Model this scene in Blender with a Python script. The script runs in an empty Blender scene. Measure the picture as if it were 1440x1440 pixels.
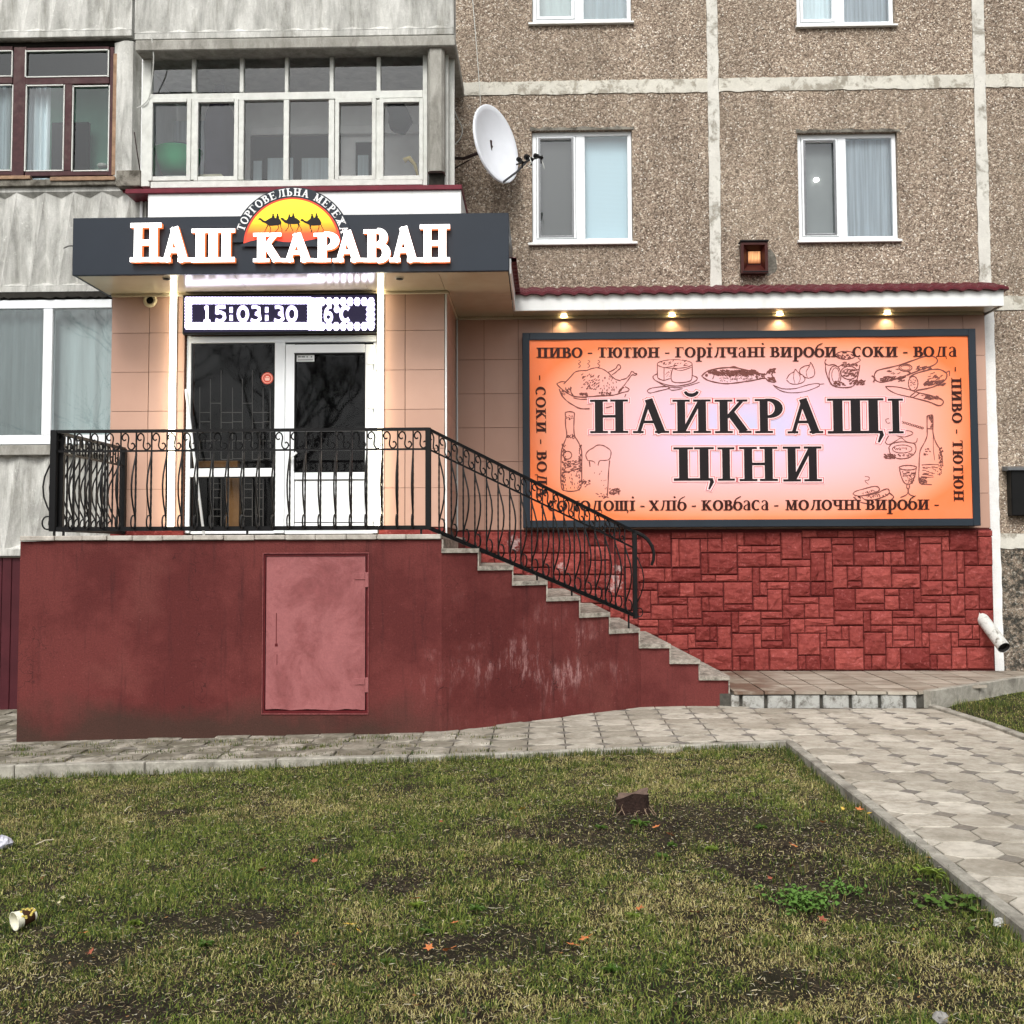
import bpy, math, random
import numpy as np
from mathutils import Vector, Matrix

random.seed(7)
sc = bpy.context.scene
COL = sc.collection

# ---------------------------------------------------------------- camera
CAMZ = 1.7
YAW, PITCH, ROLL = math.radians(1.6), math.radians(3.2), math.radians(-0.23)
F_PX, CX, CY = 1550.0, 720.0, 688.0
cam_d = bpy.data.cameras.new("camera")
cam = bpy.data.objects.new("camera", cam_d)
COL.objects.link(cam)
cam_d.sensor_width = 36.0
cam_d.lens = 36.0 * F_PX / 1440.0
cam_d.shift_y = (CY - 720.0) / 1440.0
cam_d.clip_start = 0.05
cam_d.clip_end = 2000.0
ROT = Matrix.Rotation(YAW, 4, 'Z') @ Matrix.Rotation(math.pi / 2 + PITCH, 4, 'X') @ Matrix.Rotation(ROLL, 4, 'Z')
cam.matrix_world = Matrix.Translation((0, 0, CAMZ)) @ ROT
sc.camera = cam

# ---------------------------------------------------------------- world, sun, exposure
SUN_EL, SUN_AZ = math.radians(46), math.radians(190)   # azimuth from +Y, clockwise
world = bpy.data.worlds.new("World")
sc.world = world
world.use_nodes = True
wn, wl = world.node_tree.nodes, world.node_tree.links
wn.clear()
sky = wn.new('ShaderNodeTexSky')
sky.sky_type = 'NISHITA'
sky.sun_disc = False
sky.sun_elevation = SUN_EL
sky.sun_rotation = SUN_AZ
sky.air_density = 1.0
sky.dust_density = 5.0
sky.ozone_density = 1.0
hs = wn.new('ShaderNodeHueSaturation')
hs.inputs['Saturation'].default_value = 0.22
bg = wn.new('ShaderNodeBackground')
bg.inputs['Strength'].default_value = 0.15
wo = wn.new('ShaderNodeOutputWorld')
wl.new(sky.outputs[0], hs.inputs['Color'])
wl.new(hs.outputs[0], bg.inputs['Color'])
wl.new(bg.outputs[0], wo.inputs['Surface'])
sun_d = bpy.data.lights.new("sun", 'SUN')
sun_d.energy = 1.2
sun_d.angle = math.radians(18)
sun_d.color = (1.0, 0.97, 0.93)
sun = bpy.data.objects.new("sun", sun_d)
COL.objects.link(sun)
sdir = Vector((math.sin(SUN_AZ) * math.cos(SUN_EL), math.cos(SUN_AZ) * math.cos(SUN_EL), math.sin(SUN_EL)))
sun.rotation_euler = sdir.to_track_quat('Z', 'Y').to_euler()
sun.location = (0, -5, 12)
sc.view_settings.view_transform = 'Standard'
sc.view_settings.look = 'None'
sc.view_settings.exposure = 0.36
sc.view_settings.gamma = 1.0
sc.view_settings.use_curve_mapping = False
sc.render.engine = 'CYCLES'
sc.render.resolution_x = 1024
sc.render.resolution_y = 1024

# ---------------------------------------------------------------- pixel helpers (1440 px photograph -> point of the place)
R3 = ROT.to_3x3()
def ray(px, py):
    return R3 @ Vector(((px - CX) / F_PX, -(py - CY) / F_PX, -1.0))
def at(px, py, Y):
    d = ray(px, py)
    t = Y / d.y
    return Vector((d.x * t, Y, CAMZ + d.z * t))
def atz(px, py, z):
    d = ray(px, py)
    t = (z - CAMZ) / d.z
    return Vector((d.x * t, d.y * t, z))
def at_plane(px, py, P, N):
    d = ray(px, py)
    o = Vector((0, 0, CAMZ))
    t = (Vector(P) - o).dot(Vector(N)) / d.dot(Vector(N))
    return o + d * t
def rect(x0, y0, x1, y1, Y):
    ym, xm = (y0 + y1) / 2, (x0 + x1) / 2
    return at(x0, ym, Y).x, at(x1, ym, Y).x, at(xm, y1, Y).z, at(xm, y0, Y).z

# ---------------------------------------------------------------- mesh builder
class MB:
    def __init__(s):
        s.v = []; s.f = []
    def add(s, vs, fs):
        o = len(s.v)
        s.v += [tuple(p) for p in vs]
        s.f += [tuple(i + o for i in f) for f in fs]
        return s
    def box(s, x0, x1, y0, y1, z0, z1, b=0.0):
        if x0 > x1: x0, x1 = x1, x0
        if y0 > y1: y0, y1 = y1, y0
        if z0 > z1: z0, z1 = z1, z0
        b = min(b, (x1 - x0) * .45, (y1 - y0) * .45, (z1 - z0) * .45)
        if b <= 0:
            return s.add([(x, y, z) for z in (z0, z1) for y in (y0, y1) for x in (x0, x1)],
                         [(0, 2, 3, 1), (4, 5, 7, 6), (0, 1, 5, 4), (1, 3, 7, 5), (3, 2, 6, 7), (2, 0, 4, 6)])
        vs = []; idx = {}
        X = (x0, x1); Y = (y0, y1); Z = (z0, z1)
        for i in (0, 1):
            for j in (0, 1):
                for k in (0, 1):
                    sx, sy, sz = (1 - 2 * i) * b, (1 - 2 * j) * b, (1 - 2 * k) * b
                    idx[i, j, k, 0] = len(vs); vs.append((X[i], Y[j] + sy, Z[k] + sz))
                    idx[i, j, k, 1] = len(vs); vs.append((X[i] + sx, Y[j], Z[k] + sz))
                    idx[i, j, k, 2] = len(vs); vs.append((X[i] + sx, Y[j] + sy, Z[k]))
        I = idx; fs = []
        def q(a, b_, c, d, flip):
            fs.append((a, b_, c, d) if not flip else (d, c, b_, a))
        for i in (0, 1):
            q(I[i,0,0,0], I[i,0,1,0], I[i,1,1,0], I[i,1,0,0], i == 1)
            q(I[0,i,0,1], I[1,i,0,1], I[1,i,1,1], I[0,i,1,1], i == 1)
            q(I[0,0,i,2], I[0,1,i,2], I[1,1,i,2], I[1,0,i,2], i == 1)
        for i in (0, 1):
            for j in (0, 1):
                fl = (i + j) % 2 == 1
                q(I[i,j,0,0], I[i,j,0,1], I[i,j,1,1], I[i,j,1,0], not fl)
                q(I[i,0,j,0], I[i,1,j,0], I[i,1,j,2], I[i,0,j,2], not fl)
                q(I[0,i,j,1], I[1,i,j,1], I[1,i,j,2], I[0,i,j,2], fl)
                for k in (0, 1):
                    t = (I[i,j,k,0], I[i,j,k,1], I[i,j,k,2])
                    fs.append(t if (i + j + k) % 2 == 0 else t[::-1])
        return s.add(vs, fs)
    def tube(s, pts, r, n=6, caps=True, closed=False, flat=None):
        pts = [Vector(p) for p in pts]
        m = len(pts)
        rs = r if isinstance(r, (list, tuple)) else [r] * m
        o = len(s.v)
        up = None
        for i, p in enumerate(pts):
            if closed: t = pts[(i + 1) % m] - pts[i - 1]
            elif i == 0: t = pts[1] - p
            elif i == m - 1: t = p - pts[i - 1]
            else: t = pts[i + 1] - pts[i - 1]
            if t.length < 1e-9: t = Vector((0, 0, 1))
            t.normalize()
            if up is None:
                up = Vector((0, 0, 1)) if abs(t.z) < .9 else Vector((0, 1, 0))
            a = t.cross(up)
            if a.length < 1e-4: a = t.cross(Vector((1, 0, 0)))
            a.normalize(); b = a.cross(t).normalized(); up = b
            for k in range(n):
                an = 2 * math.pi * (k + .5) / n
                q = p + (a * math.cos(an) + b * math.sin(an)) * rs[i]
                s.v.append(tuple(q))
        segs = m if closed else m - 1
        for i in range(segs):
            i2 = (i + 1) % m
            for k in range(n):
                k2 = (k + 1) % n
                s.f.append((o + i * n + k, o + i * n + k2, o + i2 * n + k2, o + i2 * n + k))
        if caps and not closed:
            s.f.append(tuple(o + k for k in range(n))[::-1])
            s.f.append(tuple(o + (m - 1) * n + k for k in range(n)))
        return s
    def prism(s, poly, d):                    # poly: 3-D points (a flat polygon); d: extrusion vector
        n = len(poly); d = Vector(d)
        vs = [Vector(p) for p in poly] + [Vector(p) + d for p in poly]
        fs = [tuple(range(n)), tuple(range(2 * n - 1, n - 1, -1))]
        for i in range(n):
            j = (i + 1) % n
            fs.append((j, i, i + n, j + n))
        return s.add(vs, fs)
    def ring(s, c, prof, axis='Z', n=24, cap=True):   # lathe: prof = [(r, h)]
        c = Vector(c); o = len(s.v)
        for r, h in prof:
            for k in range(n):
                a = 2 * math.pi * k / n
                if axis == 'Z': p = c + Vector((r * math.cos(a), r * math.sin(a), h))
                elif axis == 'Y': p = c + Vector((r * math.cos(a), h, r * math.sin(a)))
                else: p = c + Vector((h, r * math.cos(a), r * math.sin(a)))
                s.v.append(tuple(p))
        for i in range(len(prof) - 1):
            for k in range(n):
                k2 = (k + 1) % n
                s.f.append((o + i * n + k, o + i * n + k2, o + (i + 1) * n + k2, o + (i + 1) * n + k))
        if cap:
            s.f.append(tuple(o + k for k in range(n)))
            s.f.append(tuple(o + (len(prof) - 1) * n + k for k in range(n)))
        return s
    def mesh(s, name, origin=(0, 0, 0)):
        m = bpy.data.meshes.new(name)
        o = Vector(origin)
        m.from_pydata([tuple(Vector(p) - o) for p in s.v], [], s.f)
        m.update()
        import bmesh
        bm = bmesh.new(); bm.from_mesh(m)
        bmesh.ops.recalc_face_normals(bm, faces=bm.faces)
        bm.to_mesh(m); bm.free()
        return m

ORG = {}
def org(o):
    return ORG.get(o.name, Vector((0, 0, 0))) if o is not None else Vector((0, 0, 0))
def setp(o, label=None, cat=None, group=None, kind=None):
    if label: o['label'] = label
    if cat: o['category'] = cat
    if group: o['group'] = group
    if kind: o['kind'] = kind
    return o
def thing(name, loc, label, cat, group=None):
    o = bpy.data.objects.new(name, None)
    o.empty_display_size = .1
    COL.objects.link(o); o.location = loc
    ORG[o.name] = Vector(loc)
    return setp(o, label, cat, group)
def struct(name, loc=(0, 0, 0)):
    o = bpy.data.objects.new(name, None)
    o.empty_display_size = .1
    COL.objects.link(o); o.location = loc
    ORG[o.name] = Vector(loc)
    o['kind'] = 'structure'
    return o
def build(mb, name, mat, parent=None, smooth=False, label=None, kind=None, loc=None):
    """vertices in world coordinates; a child keeps its thing's origin"""
    if parent is not None: og = org(parent)
    else: og = Vector(loc) if loc is not None else Vector((0, 0, 0))
    me = mb.mesh(name, og)
    o = bpy.data.objects.new(name, me)
    if mat is not None: me.materials.append(mat)
    COL.objects.link(o)
    if parent is not None:
        o.parent = parent
    else:
        o.location = og
    ORG[o.name] = og
    if smooth:
        for p in me.polygons: p.use_smooth = True
    if label: o['label'] = label
    if kind: o['kind'] = kind
    return o
def inst(me, name, parent, loc, rot=(0, 0, 0), scale=(1, 1, 1), label=None):
    o = bpy.data.objects.new(name, me)
    COL.objects.link(o)
    o.parent = parent
    o.location = Vector(loc) - org(parent)
    o.rotation_euler = rot
    o.scale = scale
    if label: o['label'] = label
    return o

# ---------------------------------------------------------------- materials
def lin(c):
    return tuple(((x / 255) / 12.92 if x / 255 <= .04045 else ((x / 255 + .055) / 1.055) ** 2.4) for x in c) + (1.0,)
class NT:
    def __init__(s, name):
        s.m = bpy.data.materials.new(name); s.m.use_nodes = True
        s.n = s.m.node_tree.nodes; s.l = s.m.node_tree.links
        s.n.clear()
        s.out = s.n.new('ShaderNodeOutputMaterial')
        s.b = s.n.new('ShaderNodeBsdfPrincipled')
        s.l.new(s.b.outputs[0], s.out.inputs[0])
        s.b.inputs['Specular IOR Level'].default_value = .15
        s.geo = s.n.new('ShaderNodeNewGeometry')
        s.pos = s.geo.outputs['Position']
    def node(s, t, **kw):
        n = s.n.new(t)
        for k, v in kw.items(): setattr(n, k, v)
        return n
    def scalepos(s, sc_):
        m = s.node('ShaderNodeVectorMath', operation='MULTIPLY')
        s.l.new(s.pos, m.inputs[0]); m.inputs[1].default_value = sc_
        return m.outputs[0]
    def noise(s, scale, detail=4, rough=.6, vec=None, dist=0):
        n = s.node('ShaderNodeTexNoise')
        n.inputs['Scale'].default_value = scale
        n.inputs['Detail'].default_value = detail
        n.inputs['Roughness'].default_value = rough
        n.inputs['Distortion'].default_value = dist
        s.l.new(vec if vec is not None else s.pos, n.inputs['Vector'])
        return n.outputs['Fac']
    def ramp(s, fac, stops):
        r = s.node('ShaderNodeValToRGB')
        e = r.color_ramp.elements
        while len(e) > 1: e.remove(e[-1])
        for i, (p, c) in enumerate(stops):
            x = e[0] if i == 0 else e.new(p)
            x.position = p
            x.color = c if len(c) == 4 else tuple(c) + (1,)
        s.l.new(fac, r.inputs[0])
        return r.outputs[0]
    def maprange(s, fac, a, b, c=0., d=1.):
        r = s.node('ShaderNodeMapRange')
        s.l.new(fac, r.inputs[0])
        for i, v in enumerate((a, b, c, d)): r.inputs[i + 1].default_value = v
        return r.outputs[0]
    def math(s, op, a, b=None):
        r = s.node('ShaderNodeMath', operation=op)
        for i, v in enumerate((a, b)):
            if v is None: continue
            if isinstance(v, (int, float)): r.inputs[i].default_value = v
            else: s.l.new(v, r.inputs[i])
        return r.outputs[0]
    def mix(s, fac, a, b, mode='MIX'):
        r = s.node('ShaderNodeMix', data_type='RGBA', blend_type=mode)
        for i, v in ((0, fac), (6, a), (7, b)):
            if isinstance(v, (int, float)): r.inputs[i].default_value = v
            elif isinstance(v, (tuple, list)): r.inputs[i].default_value = tuple(v)[:3] + (1,)
            else: s.l.new(v, r.inputs[i])
        return r.outputs[2]
    def rnd(s):
        return s.node('ShaderNodeObjectInfo').outputs['Random']
    def bump(s, h, strength=.3, dist=.01, prev=None):
        b = s.node('ShaderNodeBump')
        b.inputs['Strength'].default_value = strength
        b.inputs['Distance'].default_value = dist
        s.l.new(h, b.inputs['Height'])
        if prev is not None: s.l.new(prev, b.inputs['Normal'])
        s.l.new(b.outputs[0], s.b.inputs['Normal'])
        return b.outputs[0]
    def col(s, c): 
        if isinstance(c, tuple): s.b.inputs['Base Color'].default_value = c
        else: s.l.new(c, s.b.inputs['Base Color'])
    def rough(s, r):
        if isinstance(r, (int, float)): s.b.inputs['Roughness'].default_value = r
        else: s.l.new(r, s.b.inputs['Roughness'])

def simple(name, c, rough=.6, var=.12, scale=6, bump=.15, bscale=60, bdist=.002, rnd=0., metal=0., dirt=0., dirtcol=(.06, .055, .045, 1), streak=False, spec=.2):
    t = NT(name)
    base = lin(c) if max(c) > 1.5 else tuple(c) + (1,)
    n = t.noise(scale, 5, .65)
    k = t.maprange(n, .3, .7, 1 - var, 1 + var)
    hsv = t.node('ShaderNodeHueSaturation')
    hsv.inputs['Color'].default_value = base
    v = k
    if rnd:
        v = t.math('MULTIPLY', k, t.maprange(t.rnd(), 0, 1, 1 - rnd, 1 + rnd))
    t.l.new(v, hsv.inputs['Value'])
    c_ = hsv.outputs[0]
    if dirt:
        vec = t.scalepos((9, 9, 1.1)) if streak else None
        d = t.noise(2.2 if not streak else 1.0, 6, .7, vec)
        f = t.maprange(d, .5, .72, 0, dirt)
        c_ = t.mix(f, c_, dirtcol)
    t.col(c_)
    t.b.inputs['Metallic'].default_value = metal
    t.b.inputs['Specular IOR Level'].default_value = spec
    t.rough(rough)
    if bump:
        t.bump(t.noise(bscale, 4, .6), bump, bdist)
    return t.m

def emit(name, c, strength, base=None):
    t = NT(name)
    t.b.inputs['Base Color'].default_value = base or (.8, .8, .8, 1)
    t.b.inputs['Emission Color'].default_value = tuple(c) + (1,)
    t.b.inputs['Emission Strength'].default_value = strength
    t.rough(.5)
    return t.m

MT = {}
# exposed pebble render of the apartment block
def pebble(name, cream, gap, dark=0.):
    t = NT(name)
    vo = t.node('ShaderNodeTexVoronoi'); vo.inputs['Scale'].default_value = 62
    nv = t.node('ShaderNodeVectorMath', operation='ADD')
    nn = t.node('ShaderNodeTexNoise'); nn.inputs['Scale'].default_value = 30; nn.inputs['Detail'].default_value = 2
    t.l.new(t.pos, nn.inputs['Vector'])
    sc2 = t.node('ShaderNodeVectorMath', operation='SCALE'); sc2.inputs['Scale'].default_value = .035
    t.l.new(nn.outputs['Color'], sc2.inputs[0])
    t.l.new(t.pos, nv.inputs[0]); t.l.new(sc2.outputs[0], nv.inputs[1])
    t.l.new(nv.outputs[0], vo.inputs['Vector'])
    sep = t.node('ShaderNodeSeparateColor'); t.l.new(vo.outputs['Color'], sep.inputs[0])
    c = t.ramp(sep.outputs[0], [(0., lin((92, 78, 67))), (.16, lin((132, 114, 98))), (.45, lin((160, 141, 122))), (.72, lin((182, 164, 144))), (.9, cream), (1., lin((240, 232, 218)))])
    d = t.maprange(vo.outputs['Distance'], .35, .75, 1., .0)
    c = t.mix(t.maprange(vo.outputs['Distance'], .5, .9, 0, .7), c, gap)
    big = t.maprange(t.noise(1.1, 5, .7), .35, .7, .82, 1.1)
    big = t.math('MULTIPLY', big, t.maprange(t.noise(1.0, 5, .7, t.scalepos((5, 1, .45))), .35, .65, .86, 1.08))
    big = t.math('MULTIPLY', big, t.maprange(t.rnd(), 0, 1, .95, 1.05))
    warm = t.noise(.5, 3, .6)
    c = t.mix(t.maprange(warm, .4, .65, 0, .3), c, lin((142, 130, 112)))
    hsv = t.node('ShaderNodeHueSaturation'); t.l.new(c, hsv.inputs['Color']); t.l.new(big, hsv.inputs['Value'])
    hsv.inputs['Saturation'].default_value = .93
    c = hsv.outputs[0]
    if dark:
        pm = t.maprange(t.noise(9, 6, .75), .44, .56, 0, 1)
        c = t.mix(t.math('MULTIPLY', pm, dark), c, (.028, .03, .026, 1))
    t.col(c); t.rough(.9)
    t.bump(d, .8, .008)
    return t.m
MT['pebble'] = pebble('pebble_render', lin((205, 188, 166)), (.07, .055, .042, 1))
MT['pebble_dark'] = pebble('pebble_mossy', lin((170, 165, 150)), (.035, .034, .03, 1), .9)

def peeling(name, under, over, lo=.45, hi=.55, sc_=3.5, streak=(1, 1, 1), stain=0):
    t = NT(name)
    v = t.scalepos(streak)
    n = t.noise(sc_, 7, .72, v, .4)
    f = t.maprange(n, lo, hi)
    u = t.mix(t.maprange(t.noise(14, 5, .7), .3, .7), tuple(x * .72 for x in under[:3]) + (1,), under)
    o = t.mix(t.maprange(t.noise(7, 5, .7), .3, .75), over, tuple(x * .8 for x in over[:3]) + (1,))
    c = t.mix(f, u, o)
    if stain:
        sn = t.noise(1.0, 6, .75, t.scalepos((4, 4, .6)))
        c = t.mix(t.maprange(sn, .52, .68, 0, stain), c, lin((112, 110, 98)))
        c = t.mix(t.maprange(t.noise(11, 5, .8), .60, .70, 0, stain), c, lin((232, 232, 226)))
    fine = t.maprange(t.noise(60, 4, .7), .2, .8, .85, 1.1)
    hsv = t.node('ShaderNodeHueSaturation'); t.l.new(c, hsv.inputs['Color']); t.l.new(fine, hsv.inputs['Value'])
    t.col(hsv.outputs[0]); t.rough(.85)
    h = t.math('ADD', t.math('MULTIPLY', f, .5), t.math('MULTIPLY', t.noise(45, 5, .7), .4))
    t.bump(h, .5, .006)
    return t.m
MT['joint'] = peeling('joint_paint', lin((166, 160, 146)), lin((212, 209, 197)), .42, .5, 4)
MT['joint_v'] = peeling('joint_paint_vertical', lin((160, 155, 143)), lin((214, 212, 203)), .38, .48, 4)
MT['whitepost'] = peeling('white_washed_strip', lin((196, 194, 186)), lin((240, 240, 237)), .2, .32, 4)
MT['concrete'] = peeling('stained_concrete', lin((168, 168, 162)), lin((214, 214, 208)), .38, .6, 2.2, (2.2, 2.2, .5), .6)
MT['concrete_plain'] = peeling('grey_concrete', lin((134, 132, 124)), lin((176, 174, 166)), .35, .65, 3, (2, 2, .8))
MT['concrete_dirty'] = peeling('dirty_concrete', lin((84, 80, 72)), lin((140, 136, 126)), .4, .6, 6)
MT['kerb'] = peeling('kerb_concrete', lin((128, 124, 114)), lin((176, 172, 160)), .35, .6, 5)
MT['whitewash'] = peeling('whitewashed_brick', lin((104, 100, 92)), lin((176, 176, 170)), .34, .52, 12)
MT['mortar'] = simple('dark_mortar', (74, 72, 66), .95, .3, 20, .6, 60, .006)
MT['tread'] = peeling('weathered_step_concrete', lin((112, 106, 97)), lin((178, 170, 158)), .35, .62, 7, (2.5, .8, 2.5))
MT['nosing'] = peeling('landing_slab_concrete', lin((150, 143, 132)), lin((198, 192, 182)), .3, .6, 6)

# maroon painted stucco of the stair block
def plinthmat():
    t = NT('maroon_stucco')
    n1 = t.noise(1.3, 7, .68)
    c = t.mix(t.maprange(n1, .42, .56), lin((88, 36, 34)), lin((104, 48, 45)))
    n2 = t.noise(.75, 6, .6)
    c = t.mix(t.maprange(n2, .54, .62, 0, .35), c, lin((120, 66, 60)))
    # salt bloom: pale drips with a shape of their own
    sep = t.node('ShaderNodeSeparateXYZ'); t.l.new(t.pos, sep.inputs[0])
    v = t.scalepos((7, 7, 1.6))
    st = t.noise(2.0, 7, .8, v)
    gx = t.math('MULTIPLY', t.maprange(sep.outputs[0], -1.35, -.75), t.maprange(sep.outputs[0], .95, .3))
    gz = t.math('MULTIPLY', t.maprange(sep.outputs[2], .02, .5), t.maprange(sep.outputs[2], 1.35, .75))
    blob = t.maprange(t.noise(2.6, 3, .6), .5, .64)
    m = t.math('MULTIPLY', t.maprange(st, .5, .66), t.math('MULTIPLY', blob, t.math('MULTIPLY', gx, gz)))
    c = t.mix(t.math('MULTIPLY', m, .75), c, lin((186, 146, 144)))
    sp = t.math('MULTIPLY', t.maprange(t.noise(30, 4, .8), .64, .72), t.maprange(t.noise(1.6, 3, .6), .45, .6))
    c = t.mix(t.math('MULTIPLY', sp, .5), c, lin((170, 120, 116)))
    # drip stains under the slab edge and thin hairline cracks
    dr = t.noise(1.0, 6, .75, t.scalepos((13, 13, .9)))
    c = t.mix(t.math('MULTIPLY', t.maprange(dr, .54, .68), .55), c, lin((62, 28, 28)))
    vc = t.node('ShaderNodeTexVoronoi', feature='DISTANCE_TO_EDGE'); vc.inputs['Scale'].default_value = 1.3
    wv = t.node('ShaderNodeVectorMath', operation='ADD'); wn_ = t.node('ShaderNodeTexNoise'); wn_.inputs['Scale'].default_value = 5; t.l.new(t.pos, wn_.inputs['Vector'])
    t.l.new(t.pos, wv.inputs[0]); t.l.new(wn_.outputs['Color'], wv.inputs[1]); t.l.new(wv.outputs[0], vc.inputs['Vector'])
    ck = t.math('MULTIPLY', t.maprange(vc.outputs['Distance'], .007, .001), t.maprange(t.noise(1.1, 3, .6), .5, .6))
    c = t.mix(t.math('MULTIPLY', ck, .7), c, lin((40, 18, 18)))
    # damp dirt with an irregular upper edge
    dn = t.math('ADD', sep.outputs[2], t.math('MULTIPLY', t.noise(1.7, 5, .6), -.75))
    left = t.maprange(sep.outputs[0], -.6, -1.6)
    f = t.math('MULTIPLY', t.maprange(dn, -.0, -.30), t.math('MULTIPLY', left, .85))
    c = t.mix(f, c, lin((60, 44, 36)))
    fine = t.maprange(t.noise(60, 6, .8), .3, .7, .72, 1.2)
    hsv = t.node('ShaderNodeHueSaturation'); t.l.new(c, hsv.inputs['Color']); t.l.new(fine, hsv.inputs['Value'])
    t.col(hsv.outputs[0]); t.rough(.8)
    t.b.inputs['Specular IOR Level'].default_value = .25
    t.bump(t.noise(55, 6, .75), .7, .010)
    return t.m
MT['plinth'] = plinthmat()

def stonemat():
    t = NT('red_split_stone')
    r = t.rnd()
    c = t.mix(r, lin((108, 42, 38)), lin((154, 74, 67)))
    c = t.mix(t.maprange(t.noise(9, 6, .7), .35, .7, 0, .55), c, lin((98, 32, 32)))
    c = t.mix(t.maprange(t.noise(26, 5, .7), .56, .74, 0, .5), c, lin((196, 116, 112)))
    # white salt bloom on a few stones
    tot = None
    for p, rad in ((at(722, 765, 13.35), .16), (at(865, 820, 13.35), .17), (at(790, 798, 13.35), .10), (at(868, 800, 13.35), .10)):
        dd = t.node('ShaderNodeVectorMath', operation='DISTANCE'); t.l.new(t.pos, dd.inputs[0]); dd.inputs[1].default_value = p
        x = t.maprange(dd.outputs['Value'], rad, rad * .2)
        tot = x if tot is None else t.math('MAXIMUM', tot, x)
    w = t.maprange(t.math('MULTIPLY', tot, t.maprange(t.noise(14, 5, .8), .35, .6)), .3, .6, 0, .5)
    c = t.mix(w, c, lin((206, 190, 186)))
    t.col(c); t.rough(.75)
    v = t.node('ShaderNodeTexVoronoi'); v.inputs['Scale'].default_value = 13; v.feature = 'F1'; v.distance = 'MANHATTAN'
    t.l.new(t.scalepos((1, 1, 1.3)), v.inputs['Vector'])
    h = t.math('ADD', t.math('MULTIPLY', v.outputs['Distance'], .8), t.noise(18, 5, .65))
    t.bump(h, .75, .014)
    return t.m
MT['stone'] = stonemat()
MT['stone_joint'] = simple('dark_red_joint', (88, 36, 36), .9, .2, 20)

def tilemat():
    t = NT('beige_facade_tile')
    r = t.rnd()
    c = t.mix(r, lin((184, 148, 130)), lin((194, 158, 140)))
    c = t.mix(t.maprange(t.noise(2.2, 5, .6), .4, .7, 0, .3), c, lin((172, 136, 118)))
    c = t.mix(t.maprange(t.noise(240, 2, .6), .5, .75, 0, .3), c, lin((160, 118, 98)))
    t.col(c)
    t.rough(t.maprange(t.noise(4, 4, .6), .3, .7, .28, .42))
    t.b.inputs['Specular IOR Level'].default_value = .3
    return t.m
MT['tile'] = tilemat()
MT['grout'] = simple('brown_grout', (112, 76, 60), .9, .15)
MT['signbox'] = simple('charcoal_sign_metal', (38, 45, 54), .38, .1, 1.2, .06, 3, .004)
MT['frame_dark'] = simple('charcoal_frame', (40, 48, 56), .35, .1, 2, .05, 20, .001)
def soffitmat():
    t = NT('glossy_cream_soffit')
    c = t.mix(t.maprange(t.noise(1.2, 4, .6), .4, .7), lin((196, 184, 158)), lin((180, 164, 138)))
    t.col(c); t.rough(.16)
    t.b.inputs['Specular IOR Level'].default_value = .6
    t.bump(t.noise(2.5, 3, .5), .05, .02)
    return t.m
MT['soffit'] = soffitmat()
MT['white_metal'] = simple('white_painted_metal', (226, 228, 226), .4, .06, 2, .05, 8, .002, dirt=.15, dirtcol=lin((150, 146, 132)), streak=True)
MT['pvc'] = simple('white_pvc', (232, 236, 238), .3, .03, 3, .02, 10, .001)
MT['old_white'] = simple('old_white_paint', (206, 208, 202), .55, .1, 12, .4, 60, .002, dirt=.35, dirtcol=lin((128, 124, 112)))
MT['maroon_trim'] = simple('maroon_trim', (104, 30, 44), .45, .2, 10, .2, 40, .002)
MT['maroon_sheet'] = simple('dark_maroon_sheet', (72, 30, 36), .5, .2, 3, .1, 30, .002)
MT['roof_tile'] = simple('burgundy_metal_tile', (82, 26, 34), .5, .18, 14, .1, 40, .002)
MT['old_maroon'] = simple('old_maroon_paint', (70, 44, 46), .6, .25, 14, .4, 60, .003, dirt=.3, dirtcol=lin((130, 120, 112)))
MT['putty'] = simple('raw_wood_and_putty', (150, 122, 98), .8, .3, 12, .6, 40, .006, dirt=.7)
MT['hatch'] = peeling('pink_metal_door', lin((142, 84, 84)), lin((158, 99, 99)), .42, .56, 2.0)
MT['hatch_edge'] = simple('dark_red_frame_paint', (84, 22, 26), .5, .25, 20, .2)
MT['iron'] = simple('black_painted_iron', (13, 13, 14), .5, .2, 20, .25, 90, .0015, spec=.22)
MT['black'] = simple('black_plastic', (18, 18, 18), .4, .1)
MT['dark'] = simple('dark_interior', (24, 24, 25), .8, .2, 3, 0)
MT['dish'] = simple('pale_dish_paint', (232, 236, 242), .35, .06, 2, .02, 10, .001)
MT['grey_metal'] = simple('grey_metal', (112, 114, 116), .4, .12, 10, .1, metal=.6)
MT['rust'] = simple('dark_brown_steel', (48, 34, 32), .6, .3, 20, .3)
MT['lampbox'] = simple('red_brown_lamp_housing', (62, 26, 22), .4, .2, 12, .1)
MT['pipe'] = peeling('white_pipe_paint', lin((126, 120, 110)), lin((206, 206, 200)), .32, .48, 14)
MT['pipe_in'] = simple('pipe_inside', (58, 56, 54), .8, .2)
MT['tar'] = simple('dark_tar_edge', (42, 40, 36), .9, .3, 20, .6, 60, .006)

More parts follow.
